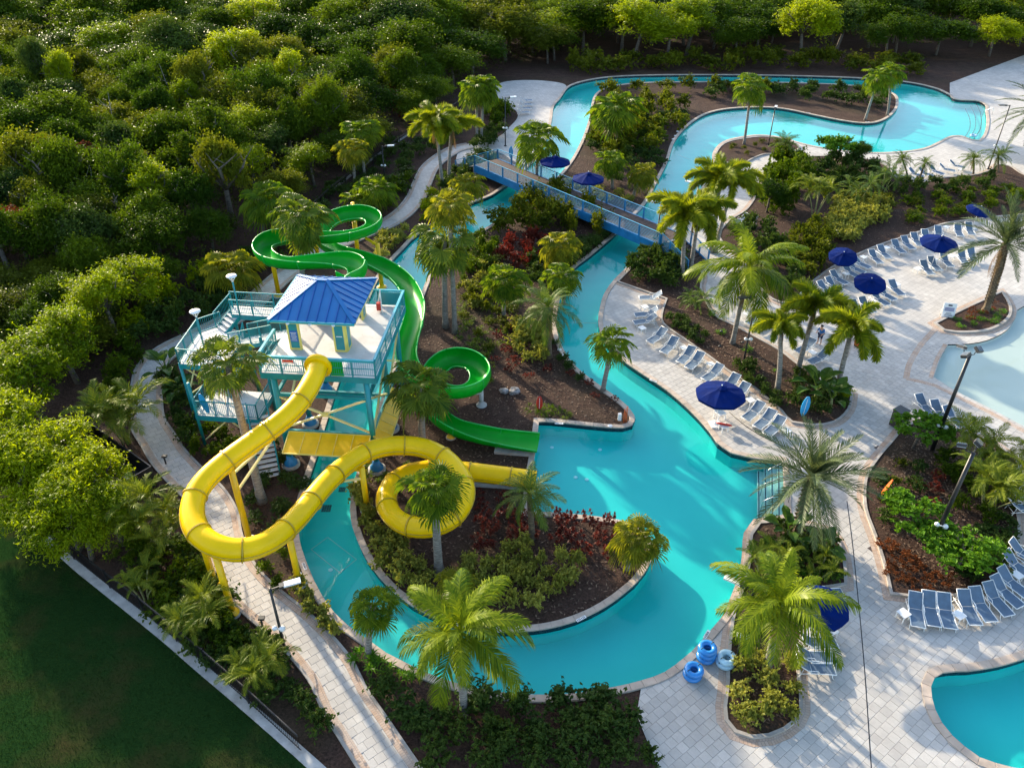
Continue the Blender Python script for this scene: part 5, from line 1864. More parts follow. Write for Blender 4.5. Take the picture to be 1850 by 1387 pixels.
for px, py, lab in ((1633, 1107, 'white side table left of the rust bed loungers'), (1733, 1110, 'white side table between third and fourth near loungers'), (1838, 1038, 'white side table at the right frame edge between near loungers'),
                    (1165, 554, 'white side table nearest the bridge on river deck'), (1160, 592, 'white side table below the paired loungers on river deck'), (1236, 628, 'white side table between fifth and sixth river deck loungers'),
                    (1284, 657, 'white side table just above the big blue umbrella'), (1356, 722, 'white side table just right of the big blue umbrella'), (1421, 777, 'white side table at the end of the river deck row'),
                    (1528, 494, 'white side table under the small dark umbrella'), (1560, 464, 'white side table above the small dark umbrella'), (1602, 447, 'white side table in the middle of the long arc'),
                    (1710, 410, 'white side table behind the bright blue umbrella'), (1658, 485, 'white side table at the front of the group of five'), (1687, 468, 'white side table inside the group of five'), (1719, 462, 'white side table below the bright blue umbrella'),
                    (1579, 544, 'white side table beside the dark navy umbrella pole'), (1620, 513, 'white side table right of the dark navy umbrella'), (1650, 321, 'white side table at the left of the far row'), (1736, 306, 'white side table at the right of the far row'),
                    (1350, 567, 'white side table beside the slim black lamp post'), (1468, 636, 'white side table glimpsed between foxtail palm trunks'), (1502, 1138, 'white side table right of the near coconut palm'), (1508, 548, 'white side table near the foot of the long arc')):
    table(px, py, lab)

# ---- umbrellas
def umbrella_parts(R=1.6, h=2.55):
    can = MB()
    n = 8
    top = (0, 0, h + 0.42)
    ring1, ring2 = [], []
    for k in range(n):
        a = 2 * math.pi * k / n + 0.2
        am = a + math.pi / n
        ring1.append((R * math.cos(a), R * math.sin(a), h - 0.10))
        ring1.append((R * 0.955 * math.cos(am), R * 0.955 * math.sin(am), h - 0.085))
        ring2.append((R * 0.5 * math.cos(a), R * .5 * math.sin(a), h + 0.19))
        ring2.append((R * 0.46 * math.cos(am), R * .46 * math.sin(am), h + 0.165))
    N2 = 2 * n
    vs = [top] + ring2 + ring1 + [(p[0] * .995, p[1] * .995, p[2] - .16) for p in ring1]
    fs = []
    for k in range(N2):
        j = (k + 1) % N2
        fs += [(0, 1 + k, 1 + j), (1 + k, 1 + N2 + k, 1 + N2 + j, 1 + j), (1 + N2 + k, 1 + 2 * N2 + k, 1 + 2 * N2 + j, 1 + N2 + j)]
    can.add(vs, fs)
    vent = MB()
    vv = [(0, 0, h + .56)] + [(0.36 * math.cos(2 * math.pi * k / n + .2), .36 * math.sin(2 * math.pi * k / n + .2), h + .42) for k in range(n)]
    vent.add(vv, [(0, 1 + k, 1 + (k + 1) % n) for k in range(n)])
    rib = MB().bar((0.05, 0, h + .37), (R * .5, 0, h + .15), .03).bar((R * .5, 0, h + .15), (R * .99, 0, h - .13), .03).bar((0.05, 0, h - .35), (R * .5, 0, h + .13), .022)
    pole = MB().tube([(0, 0, .1), (0, 0, h + .5)], .025, 8)
    fin = MB().lathe([(.03, 0), (.045, .04), (.03, .09), (.001, .11)], 8, (0, 0, h + .55))
    base = MB().box((0, 0, .05), (.75, .75, .1)).lathe([(.2, .1), (.12, .14), (.06, .3), (.04, .3)], 10)
    return (can.mesh('canopy', M['umbrella']), vent.mesh('vent_cap', M['umbrella']), rib.mesh('rib', M['white']), pole.mesh('pole', M['white'], True), fin.mesh('finial', M['white'], True), base.mesh('base', M['white']))
UM = umbrella_parts()
def umbrella(px, py, label, z=0.014, tilt=0.0, az=0.0, s=1.0, rz=0.0):
    p = G(px, py, 2.7 * s + z)
    root = thing('patio_umbrella', label, 'umbrella', (p.x, p.y, z), rz, 'navy patio umbrellas')
    root.scale = (s, s, s)
    for nm, me in (('pole', UM[3]), ('base', UM[5])): put(nm, me, root)
    q = Quaternion((math.cos(az), math.sin(az), 0), tilt)
    piv = Vector((0, 0, 2.2))
    for nm, me in (('canopy', UM[0]), ('vent_cap', UM[1]), ('finial', UM[4])):
        o = put(nm, me, root)
        o.rotation_mode = 'QUATERNION'; o.rotation_quaternion = q; o.location = piv - q @ piv
    for k in range(8):
        o = put('rib', UM[2], root)
        qq = q @ Quaternion((0, 0, 1), 2 * math.pi * k / 8 + .2)
        o.rotation_mode = 'QUATERNION'; o.rotation_quaternion = qq; o.location = piv - q @ piv
    return root
umbrella(1303, 706, 'large royal blue umbrella over the river deck loungers', rz=.15)
umbrella(1698, 434, 'royal blue umbrella between the long arc and the group of five', tilt=.10, az=.1)
umbrella(1573, 507, 'dark navy umbrella tilted over the short row', tilt=.28, az=-.25, s=.80)
umbrella(1524, 459, 'small dark umbrella against the shrub bank', tilt=.30, az=-.4, s=.76)
umbrella(1769, 377, 'faded purple-blue umbrella behind the date palm', tilt=.2, az=.8, s=.75)
umbrella(1486, 1090, 'dark umbrella half hidden behind the near coconut palm', tilt=.1, az=0, s=.8)
umbrella(1063, 318, 'blue umbrella at the middle of the footbridge', z=BZ + .04, rz=.1, s=1.0)
umbrella(1003, 288, 'blue umbrella on the footbridge partly behind a fan palm', z=BZ + .04, rz=.3, s=1.0)

# ---- lamp posts
def area_lamp(base, top_py, label, arm_az, fixtures=1, arm=0.9, lean_px=None, white_head=True, camera_box=True):
    b = G(*base)
    h = height_at(b, top_py)
    root = thing('lamp_post', label, 'lamp post', (b.x, b.y, 0))
    MB().tube([(0, 0, 0), (0, 0, .4), (0, 0, h)], [.085, .075, .06], 8).build('pole', M['black'], root, True)
    MB().lathe([(.18, 0), (.18, .05), (.1, .12), (.08, .12)], 10).build('base_plate', M['black'], root, True)
    for k in range(fixtures):
        a = arm_az + 0.9 * k
        d = Vector((math.cos(a), math.sin(a), 0))
        t = Vector((0, 0, h - .06))
        MB().bar(t, t + d * arm * .5 + Vector((0, 0, .05)), .06).build('arm', M['black'], root)
        hd = MB().bar(t + d * arm * .45 + Vector((0, 0, .05)), t + d * arm * .7 + Vector((0, 0, .06)), .26, .14).build('fixture_body', M['dark_metal'], root)
        MB().bar(t + d * arm * .66 + Vector((0, 0, .08)), t + d * (arm * 1.5) + Vector((0, 0, .10)), .30, .09).build('fixture_head', M['glass_lamp'] if white_head else M['dark_metal'], root)
    if camera_box:
        o = MB().lathe([(.02, -.05), (.13, -.05), (.15, .05), (.10, .14), (.001, .17)], 12, (.16, -.12, h * .38))
        o.lathe([(.02, -.05), (.11, -.05), (.13, .05), (.08, .12), (.001, .15)], 12, (-.20, -.08, h * .38))
        o.bar((-.2, -.08, h * .38), (.16, -.12, h * .38), .05)
        o.build('camera_cluster', M['white'], root, True)
    return root
area_lamp((515, 1172), 1063, 'black lamp post with white head on the near left path', 0.35)
area_lamp((1184, 458), 367, 'black lamp post with white head beside the bridge stairs', 2.75, camera_box=False)
area_lamp((1250, 420), 333, 'lamp post with white head over the upper river by yellow foxtails', 2.5, camera_box=False)
area_lamp((1343, 656), 535, 'slim black lamp post in the lounger-side bed', 3.4, white_head=False)
area_lamp((695, 320), 264, 'short black lamp post by the dark boundary fence', 0.1)
area_lamp((913, 264), 176, 'tall black lamp post behind the west bridge ramp', 0.1)
area_lamp((1785, 306), 190, 'tall black lamp post above the far lounger row', 3.3, white_head=False)
area_lamp((1388, 264), 197, 'black lamp post in the small river peninsula bed', 1.2, camera_box=False)
area_lamp((1331, 1190), 1064, 'lamp post with white head among the near coconut fronds', 2.6)

def flood_pole(base, top, label, n=3, az=0.4):
    b = G(*base)
    h = height_at(b, top[1])
    t = G(top[0], top[1], h)
    root = thing('flood_light_pole', label, 'light pole', (b.x, b.y, 0))
    rel = Vector((t.x - b.x, t.y - b.y, h))
    MB().tube([(0, 0, 0), rel], [.13, .10], 10).build('pole', M['black'], root, True)
    for k in range(n):
        a = az + k * 1.7
        d = Vector((math.cos(a), math.sin(a), 0))
        p = rel + Vector((0, 0, .0)); q = rel + d * .45 + Vector((0, 0, .25))
        arm = MB().tube([p, rel + d * .35 + Vector((0, 0, -.02)), q], .03, 6).build('bracket', M['black'], root)
        bx_ = MB().box((0, 0, 0), (.46, .38, .16)).build('flood_head', M['dark_metal'], root)
        bx_.location = q + d * .15; bx_.rotation_euler = (0.5, 0.2, a)
        gl = MB().box((0, 0, -.09), (.40, .32, .02)).build('lens', M['glass_lamp'], bx_)
        fn = MB()
        for f in range(5): fn.box((-.16 + f * .08, 0, .10), (.02, .34, .06))
        fn.build('cooling_fins', M['steel'], bx_)
    o = MB().lathe([(.02, -.05), (.13, -.05), (.15, .05), (.10, .14), (.001, .17)], 12, (.20, -.18, h * .28))
    o.lathe([(.02, -.05), (.11, -.05), (.13, .05), (.08, .12), (.001, .15)], 12, (-.26, -.14, h * .30))
    o.bar((-.26, -.14, h * .3), (.2, -.18, h * .28), .05)
    o.build('camera_cluster', M['white'], root, True)
flood_pole((1683, 815), (1752, 642), 'tall black pole with three flood lights by the shallow pool')
flood_pole((1679, 993), (1759, 818), 'black flood light pole rising from the bright green shrubs', 2, 0.9)

# ---- boards, signs, bins, rescue gear
def stand_board(px, py, L, label, mat, az, tilt=0.12, wd=0.45):
    b = G(px, py)
    root = thing('surfboard_sign', label, 'surfboard', (b.x, b.y, 0.05), az)
    o = board(MB(), L, wd).build('board', M[mat], root); o.location = (0, 0, .15); o.rotation_euler = (tilt, 0, 0)
    MB().bar((-.0, .08, 0), (0, .06, .5), .06).build('stake', M['dark_metal'], root)
    s = MB().box((0, -.035, L * .5), (.03, .008, L * .8)).build('stringer', M['white'], o)
    return root
stand_board(1449, 755, 1.6, 'bright blue surfboard standing in the bed by big leaves', 'board_blue', .1, .06, .55)
stand_board(1587, 903, 1.5, 'orange surfboard leaning in the right palm bed', 'orange', 1.2, .25)
stand_board(974, 744, 1.15, 'red surfboard sign standing above the landing pool', 'red', .1, .1, .42)
stand_board(923, 290, 1.5, 'pale blue surfboard standing behind the bridge rail', 'board_blue', .1, .05, .5)
b = G(1126, 763)
rr = thing('rescue_pole_rack', 'orange rescue poles standing on the island tip', 'rescue poles', (b.x, b.y, 0))
for k in range(3): MB().tube([(k * .09, 0, 0), (k * .09 + .02, .02, 1.1 + .1 * k)], .03, 6).build('pole', M['orange'], rr, True)
MB().box((-.25, .15, .35), (.22, .2, .5)).build('ring_box', M['white'], rr)

b = G(1710, 572)
sgn = thing('a_frame_sign', 'white folding notice board on the open paving', 'sign', (b.x, b.y, .014), -.25)
for s in (-1, 1):
    p = MB().box((0, 0, .6), (.95, .03, 1.25)).build('panel', M['white'], sgn); p.location = (0, s * -.24, 0); p.rotation_euler = (s * -.2, 0, 0)
    if s == 1:
        k = MB().box((0, -.02, .72), (.7, .006, .32)); o = k.build('print_block', M['sign_grey'], p)
        k = MB()
        for q in range(3): k.box((0, -.022, .22 + q * .1), (.6 - .1 * q, .006, .03))
        k.box((0, -.022, 1.05), (.3, .006, .12)); k.build('print_lines', M['mark'], p)

b = G(1620, 768)
bn = thing('towel_bin', 'dark brown towel bin half behind the bright shrub', 'bin', (b.x, b.y, .014), .6)
MB().box((0, 0, .6), (.75, .7, 1.2)).build('body', M['brown'], bn); MB().box((0, 0, 1.22), (.82, .77, .06)).build('lid', M['dark_metal'], bn)
MB().box((0, -.36, .85), (.5, .03, .2)).build('opening', M['black'], bn)
b = G(1552, 626)
bn = thing('red_cooler_stand', 'red cooler box on the plaza behind the foxtail palms', 'cooler', (b.x, b.y, .014), .3)
MB().box((0, 0, .45), (.62, .5, .7)).build('body', M['red'], bn); MB().box((0, 0, .83), (.66, .54, .07)).build('lid', M['red'], bn)
MB().box((0, 0, .05), (.6, .48, .1)).build('plinth', M['dark_metal'], bn)
b = G(1299, 756)
gs = thing('guard_chair', 'white lifeguard chair under the big blue umbrella', 'chair', (b.x, b.y, .014), .4)
MB().box((0, 0, .5), (.6, .55, .06)).build('seat', M['white'], gs); MB().box((0, .27, .85), (.6, .05, .65)).build('backrest', M['white'], gs)
for i in (-1, 1):
    for j in (-1, 1): MB().bar((i * .27, j * .24, 0), (i * .27, j * .24, .5), .06).build('leg', M['white'], gs)
b = G(1306, 778)
gt_ = put('side_table', TABLE, None, (b.x, b.y, .014), (0, 0, .3)); tag(gt_, 'white table holding the red rescue tube by the pool edge', 'table')
rb = thing('rescue_tube', 'red foam rescue tube lying on the white table', 'rescue tube', (b.x, b.y, .46), -.3)
MB().tube([(-.5, 0, .06), (-.35, 0, .07), (.35, 0, .07), (.5, 0, .06)], [.04, .075, .075, .04], 8).build('float', M['red'], rb, True)
MB().tube([(.5, 0, .06), (.6, .12, .02), (.4, .2, .02)], .012, 5).build('strap', M['black'], rb, True)
hz = thing('hose', 'thin dark hose trailing across the river deck', 'hose', (0, 0, 0))
hp = [G(*q, .03) for q in ((1318, 745), (1332, 757), (1345, 768), (1370, 784), (1395, 797), (1420, 808), (1450, 815))]
MB().tube([(p.x, p.y, .035) for p in hp], .022, 5).build('hose_line', M['black'], hz, True)

def ring(c, R, r, mat, parent, name):
    mb = MB()
    n, m = 22, 10
    vs, fs = [], []
    for i in range(n):
        a = 2 * math.pi * i / n
        for j in range(m):
            b_ = 2 * math.pi * j / m
            vs.append(((R + r * math.cos(b_)) * math.cos(a), (R + r * math.cos(b_)) * math.sin(a), r * math.sin(b_)))
    for i in range(n):
        for j in range(m):
            fs.append((i * m + j, ((i + 1) % n) * m + j, ((i + 1) % n) * m + (j + 1) % m, i * m + (j + 1) % m))
    o = mb.add(vs, fs).build(name, M[mat], parent, True)
    o.location = c
    return o
def tube_ring(px, py, z, mat, label):
    p = G(px, py, z)
    root = thing('inner_tube', label, 'float tube', (p.x, p.y, z - .16), 0, 'stacked river tubes')
    ring((0, 0, .16), .31, .145, mat, root, 'ring')
    for a in (.6, 3.6):
        h = MB().tube([(-.08, 0, 0), (-.05, 0, .05), (.05, 0, .05), (.08, 0, 0)], .02, 5).build('handle', M['black'], root, True)
        h.location = (.31 * math.cos(a), .31 * math.sin(a), .30); h.rotation_euler = (0, 0, a)
nm = ['bottom', 'second', 'third', 'fourth', 'topmost']
for si, (bx_, by_, n_, lab) in enumerate(((1274, 1190, 3, 'blue river tube in the tall stack at the pool edge'), (1309, 1200, 2, 'pale river tube in the stack beside the black lamp post'), (1250, 1222, 2, 'blue river tube in the stack at the bottom edge'))):
    p = G(bx_, by_)
    for k in range(n_):
        z = .2 + k * .30
        pp = to_px(p.x, p.y, z)
        tube_ring(pp[0] + (k % 2) * 1.5, pp[1], z, 'tube_pale' if si == 1 else 'tube_blue', '%s %s' % (nm[k] if k < n_ - 1 else 'topmost', lab))
tube_ring(1759, 245, .02, 'tube_pale', 'single pale blue river tube floating by the far pool steps')

# ---- handrails in the pools
for (p, q, lab) in (((1424, 852), (1384, 858), 'upper steel handrail on the main pool steps'), ((1424, 880), (1376, 884), 'middle steel handrail on the main pool steps'), ((1424, 908), (1376, 914), 'lower steel handrail on the main pool steps'),
                    ((1792, 208), (1776, 206), 'steel handrail on the far pool steps')):
    a, c = G(*p), G(*q, -.2)
    r = thing('pool_handrail', lab, 'handrail', (a.x, a.y, 0), math.atan2(c.y - a.y, c.x - a.x))
    L = (c - a).xy.length
    MB().tube([(0, 0, 0), (0, 0, .75), (.1, 0, .9), (.25, 0, .9), (L - .1, 0, .25), (L, 0, .1), (L, 0, -.7)], .025, 6).build('rail', M['steel'], r, True)

# ---- path lights and drums beside the river
for i, (a, b_, lab) in enumerate(((1339, 0, ''),)): pass
lid_px = [(540, 1004), (544, 1020), (550, 1038), (1005, 619), (1011, 632), (1018, 642), (1102, 770), (1216, 252), (1220, 246), (1224, 238)]
for k, (a, b_) in enumerate(lid_px):
    p = G(a, b_)
    if k < 3: p = Vector((p.x - .30, p.y, 0))
    o = MB().lathe([(.17, 0), (.17, .05), (.12, .08), (.001, .085)], 12).build('skimmer_lid', M['white'])
    o.location = (p.x, p.y, .0)
    wh = 'on the left river bank' if k < 3 else 'on the island bank below the date palm' if k < 6 else 'at the island tip above the landing pool' if k < 7 else 'on the bank of the upper river'
    nth = {0: 'upper', 1: 'middle', 2: 'lower'}[k % 3 if k < 6 else 0 if k < 7 else k - 7]
    tag(o, ('%s round white skimmer lid %s' % (nth, wh)) if k != 6 else 'single round white skimmer lid %s' % wh, 'lid', 'white skimmer lids')
for k, (a, b_) in enumerate(((1300, 605), (1338, 625), (1297, 632))):
    p = G(a, b_)
    o = thing('garden_spotlight', '%s small black garden spotlight in the mulch beside the black lamp post' % ('upper left', 'right hand', 'lower left')[k], 'spotlight', (p.x, p.y, .08))
    MB().tube([(0, 0, 0), (0, 0, .25)], .02, 6).build('stake', M['black'], o); MB().tube([(0, 0, .22), (.12, -.12, .34)], [.07, .09], 8).build('lamp_head', M['dark_metal'], o, True)
p = G(477, 1140)
o = thing('bollard_light', 'short black bollard light beside the near left path', 'bollard', (p.x, p.y, 0))
MB().tube([(0, 0, 0), (0, 0, .95)], .05, 8).build('post', M['black'], o, True); MB().box((.05, 0, .98), (.3, .22, .12)).build('lamp_head', M['dark_metal'], o)
for px_, lab in (((300, 838), 'small black bollard light at the bend of the left path'),):
    p = G(*px_)
    o = thing('bollard_light', lab, 'bollard', (p.x, p.y, 0))
    MB().tube([(0, 0, 0), (0, 0, .6)], .05, 8).build('post', M['black'], o, True); MB().box((.05, 0, .63), (.3, .22, .12)).build('lamp_head', M['dark_metal'], o)
p = G(922, 708)
o = thing('rock_cover', 'pale grey rock in the mulch beside the green loop', 'rock', (p.x, p.y, 0))
for k, (dx, s) in enumerate(((-.45, .34), (.25, .42))):
    bm_ = bmesh.new(); bmesh.ops.create_icosphere(bm_, subdivisions=2, radius=s)
    r_ = random.Random(k)
    for v in bm_.verts: v.co *= r_.uniform(.62, 1.15); v.co.z *= .55
    me = bpy.data.meshes.new('stone'); bm_.to_mesh(me); bm_.free(); me.materials.append(M['rock'])
    put('stone', me, o, (dx, 0, .1))

# ---- pump yard by the wood: dark screen walls, tanks
p = G(195, 858)
yard = thing('pump_enclosure', 'dark pump yard with black screens between the trees', 'enclosure', (p.x, p.y, 0), math.radians(-38))
for a, c in (((-3.2, -1.3), (3.2, -1.3)), ((3.2, -1.3), (3.2, 1.3)), ((3.2, 1.3), (-3.2, 1.3)), ((-3.2, 1.3), (-3.2, -1.3))):
    MB().bar((*a, .75), (*c, .75), .07, 1.5).build('screen_wall', M['black'], yard)
MB().box((0, 0, .03), (6.3, 2.5, .06)).build('floor_slab', M['dark_metal'], yard)
for k in range(3):
    MB().lathe([(.42, 0), (.45, .2), (.45, .8), (.3, 1.05), (.1, 1.12), (.001, 1.12)], 14, (-2 + k * 1.3, .3, .06)).build('filter_tank', M['dark_metal'], yard, True)
MB().box((2.2, .2, .4), (.9, .7, .7)).build('pump_box', M['conc'], yard)
MB().tube([(-2.4, -.6, .5), (1.8, -.6, .5), (1.8, -.1, .5)], .07, 8).tube([(-2, .3, .5), (-2, -.6, .5)], .07, 8).tube([(.6, .3, .5), (.6, -.6, .5)], .07, 8).build('pipework', M['conc'], yard, True)
for k in range(2): MB().lathe([(.3, 0), (.3, .35), (.25, .4), (.001, .4)], 14, (2.4, -.7 + .0 * k, .06 + .42 * k)).build('chlorine_drum', M['white'], yard, True)

# ---- fences
def fence(pxs, label, h=1.25, pick=0.14, rail_m='black'):
    P = smooth_line(W(pxs), 2.4)
    root = thing('metal_fence', label, 'fence', (P[0].x, P[0].y, 0))
    o = P[0]
    pk = MB()
    for i in range(len(P) - 1):
        a, c = Vector((P[i].x - o.x, P[i].y - o.y, 0)), Vector((P[i + 1].x - o.x, P[i + 1].y - o.y, 0))
        MB().bar(a, a + Vector((0, 0, h + .08)), .07, .07, (1, 0, 0)).build('post', M['black'], root)
        for z in (.15, h - .12, h):
            MB().bar(a + Vector((0, 0, z)), c + Vector((0, 0, z)), .035).build('fence_rail', M['black'], root)
        n_ = int((c - a).length / pick)
        for k in range(1, n_):
            q = a.lerp(c, k / n_); pk.bar(q + Vector((0, 0, .05)), q + Vector((0, 0, h)), .018, .018, (1, 0, 0))
    pk.build('pickets', M['black'], root, kind='stuff')
fence([(560, 395), (602, 356), (650, 318), (700, 282), (745, 252), (790, 225), (830, 198), (862, 175)], 'black picket fence along the edge of the wood')
fence([(70, 952), (135, 1010), (200, 1062), (260, 1108), (320, 1158), (375, 1204), (450, 1270), (545, 1358)], 'black picket fence beside the mown lawn strip')
stp = smooth_line(W([(606, 346), (650, 310), (700, 273), (745, 243)]))
struct(MB().ribbon(stp, 0.3, 0.65, -.04, .03, False).build('service_walk', M['kerb']))

# ---- person among the foxtail palms
def person(px, py, label):
    p = G(px, py)
    root = thing('person', label, 'person', (p.x, p.y, .014), 2.2)
    J = {'pel': (0, 0, .92), 'sp': (0, .02, 1.12), 'ch': (0, .06, 1.34), 'nk': (0, .12, 1.48), 'hd': (0, .17, 1.60), 'tp': (0, .18, 1.70),
         'sl': (.18, .06, 1.38), 'el': (.27, .16, 1.14), 'wl': (.20, .36, 1.05), 'hl': (.17, .44, 1.04), 'sr': (-.18, .06, 1.38), 'er': (-.27, .12, 1.12), 'wr': (-.22, .30, .98), 'hr': (-.2, .38, .96),
         'kl': (.11, .06, .50), 'al': (.12, -.02, .09), 'tl': (.13, .16, .04), 'ul': (.10, 0, .86), 'kr': (-.11, .02, .50), 'ar': (-.12, -.06, .09), 'tr': (-.13, .12, .04), 'ur': (-.10, 0, .86)}
    rad = {'pel': .14, 'sp': .13, 'ch': .15, 'nk': .055, 'hd': .095, 'tp': .07, 'sl': .06, 'el': .045, 'wl': .032, 'hl': .035, 'sr': .06, 'er': .045, 'wr': .032, 'hr': .035, 'kl': .06, 'al': .042, 'tl': .04, 'ul': .09, 'kr': .06, 'ar': .042, 'tr': .04, 'ur': .09}
    E_ = [('pel', 'sp'), ('sp', 'ch'), ('ch', 'nk'), ('nk', 'hd'), ('hd', 'tp'), ('ch', 'sl'), ('sl', 'el'), ('el', 'wl'), ('wl', 'hl'), ('ch', 'sr'), ('sr', 'er'), ('er', 'wr'), ('wr', 'hr'),
          ('pel', 'ul'), ('ul', 'kl'), ('kl', 'al'), ('al', 'tl'), ('pel', 'ur'), ('ur', 'kr'), ('kr', 'ar'), ('ar', 'tr')]
    def skin(names, edges, grow, mat, name, rootn):
        idx = {n_: i for i, n_ in enumerate(names)}
        me = bpy.data.meshes.new(name)
        me.from_pydata([J[n_] for n_ in names], [(idx[a], idx[c]) for a, c in edges], [])
        o = put(name, me, root)
        md = o.modifiers.new('skin', 'SKIN'); md.use_smooth_shade = True
        sv = me.skin_vertices[0] if me.skin_vertices else None
        if sv is None:
            bm_ = bmesh.new(); bm_.from_mesh(me); bm_.verts.layers.skin.verify(); bm_.to_mesh(me); bm_.free(); sv = me.skin_vertices[0]
        for n_ in names:
            d = sv.data[idx[n_]]; d.radius = (rad[n_] * grow,) * 2; d.use_root = (n_ == rootn)
        o.modifiers.new('sub', 'SUBSURF').levels = 2
        o.modifiers['sub'].render_levels = 2
        dg = bpy.context.evaluated_depsgraph_get()
        m2 = bpy.data.meshes.new_from_object(o.evaluated_get(dg))
        o.modifiers.clear(); o.data = m2
        m2.materials.clear(); m2.materials.append(M[mat])
        return o
    skin(list(J), E_, 1.0, 'skin', 'body', 'pel')
    skin(['pel', 'sp', 'ch', 'sl', 'el', 'sr', 'er'], [('pel', 'sp'), ('sp', 'ch'), ('ch', 'sl'), ('sl', 'el'), ('ch', 'sr'), ('sr', 'er')], 1.22, 'shirt', 'shirt', 'pel')
    skin(['pel', 'ul', 'kl', 'ur', 'kr'], [('pel', 'ul'), ('ul', 'kl'), ('pel', 'ur'), ('ur', 'kr')], 1.22, 'shorts', 'shorts', 'pel')
    hb = bmesh.new(); bmesh.ops.create_uvsphere(hb, u_segments=14, v_segments=10, radius=.115)
    for v in hb.verts:
        if v.co.z < -.02 and v.co.y > 0: v.co *= .6
    me = bpy.data.meshes.new('hair'); hb.to_mesh(me); hb.free(); me.materials.append(M['hair'])
    put('hair', me, root, (0, .15, 1.645))
person(1479, 622, 'person in blue shirt and dark shorts standing behind the foxtail palms')

# ================================================================== PALMS
palm('fan', (652, 240), (659, 318), 36, 'taller of two golden fan palms before the boundary fence')
palm('fan_gold', (637, 270), (642, 341), 30, 'shorter golden fan palm left of the fence pair')
palm('fan', (482, 362), (476, 436), 50, 'fan palm at the wood edge behind the left green bend')
palm('wash', (540, 390), (552, 548), 60, 'shaggy fan palm standing inside the green flume bend')
palm('fan_gold', (414, 488), (420, 535), 52, 'low golden fan palm behind the stair tower')
palm('fan', (647, 364), (660, 392), 36, 'low left fan palm beside the curving west path')
palm('fan', (679, 345), (680, 388), 38, 'low right fan palm beside the curving west path')
palm('fan_gold', (840, 333), (844, 384), 36, 'fan palm on the bank below the bridge ramp')
palm('fan_gold', (812, 372), (822, 600), 46, 'tallest golden fan palm right of the green slide', tr=(.2, .15))
palm('wash', (803, 430), (805, 590), 64, 'big shaggy fan palm over the upper river bend', tr=(.24, .17))
palm('fan', (973, 252), (969, 339), 48, 'fan palm standing before the footbridge rail')
palm('fan', (1113, 200), (1113, 266), 48, 'fan palm with tall trunk north of the bridge umbrellas')
palm('fan', (1103, 292), (1106, 341), 32, 'small fan palm between umbrella and upper river')
palm('fan_gold', (1162, 312), (1144, 354), 30, 'small leaning fan palm on the upper river bank')
palm('fan_gold', (1014, 440), (1012, 502), 40, 'yellowish fan palm beside the red shrub')
palm('fan', (912, 506), (910, 577), 46, 'round fan palm in the middle of the island')
palm('fan', (1016, 500), (1018, 548), 38, 'fan palm tucked behind the island date palm')
palm('pygmy', (990, 556), (992, 645), 66, 'feathery green date palm leaning over the right river', tr=(.2, .17))
palm('fan', (1109, 620), (1089, 706), 42, 'leaning fan palm at the river bank of the island tip')
palm('wash', (410, 655), (473, 905), 68, 'tall shaggy fan palm before the stair tower', tr=(.26, .17))
palm('wash', (760, 698), (764, 822), 66, 'shaggy fan palm between the green loop and yellow tube', tr=(.24, .18))
palm('fan', (784, 884), (793, 1031), 62, 'dark green fan palm inside the yellow loop', tr=(.24, .17))
palm('pygmy', (956, 892), (961, 972), 66, 'feathery palm at the end of the yellow slide', tr=(.18, .15))
palm('fan_gold', (1156, 972), (1132, 1026), 56, 'golden fan palm leaning over the main pool')
palm('fan', (674, 1095), (666, 1183), 52, 'fan palm on the near left river bank')
palm('fan_gold', (824, 1058), (824, 1100), 38, 'low golden fan palm on the lower island rim')
palm('coco', (830, 1140), (838, 1285), 122, 'large coconut palm rising at the bottom of the pool')
palm('coco', (1409, 1090), (1386, 1208), 118, 'large coconut palm over the near deck bed')
palm('date', (1466, 862), (1440, 958), 114, 'grey-green date palm spreading over the main walk')
palm('date', (1817, 440), (1780, 563), 92, 'tall date palm in the round planter at the right')
palm('coco', (1355, 484), (1323, 622), 104, 'coconut palm over the middle walk and bed')
palm('fox', (788, 232), (800, 346), 44, 'left of two yellow foxtail palms by the bridge ramp')
palm('fox', (815, 240), (811, 333), 44, 'right of two yellow foxtail palms by the bridge ramp')
palm('fox', (1300, 338), (1284, 456), 52, 'left yellow foxtail palm by the upper river')
palm('fox', (1322, 340), (1292, 456), 50, 'right yellow foxtail palm by the upper river')
palm('fox', (1236, 400), (1232, 500), 58, 'green foxtail palm left of the bridge stairs')
palm('fox', (1262, 392), (1248, 486), 54, 'green foxtail palm right of the bridge stairs')
palm('fox', (1410, 602), (1404, 706), 46, 'leftmost of three foxtail palms beside the plaza')
palm('fox', (1470, 570), (1440, 676), 58, 'tallest middle foxtail palm beside the plaza')
palm('fox', (1536, 606), (1508, 718), 60, 'rightmost of three foxtail palms beside the plaza')
palm('fan', (1357, 158), (1344, 262), 40, 'thin tall palm at the river peninsula')
palm('fan', (861, 160), (862, 256), 34, 'left of twin tall palms above the west path')
palm('fan', (874, 156), (870, 256), 34, 'right of twin tall palms above the west path')
palm('pygmy', (1418, 262), (1414, 308), 30, 'pygmy date palm beside the river peninsula')
palm('pygmy', (1630, 288), (1640, 328), 21, 'left small date palm before the far lounger row')
palm('pygmy', (1671, 296), (1655, 342), 21, 'leaning small date palm before the far lounger row')
palm('pygmy', (1759, 288), (1758, 316), 24, 'small date palm right of the far lounger row')
palm('pygmy', (1803, 282), (1802, 312), 28, 'small date palm under the tall right lamp')
palm('date', (1888, 200), (1880, 300), 75, 'date palm reaching in at the upper right corner')
palm('fan', (1588, 140), (1563, 217), 30, 'leaning staked palm on the upper island')
palm('fan', (1610, 132), (1603, 209), 28, 'straight staked palm on the upper island')
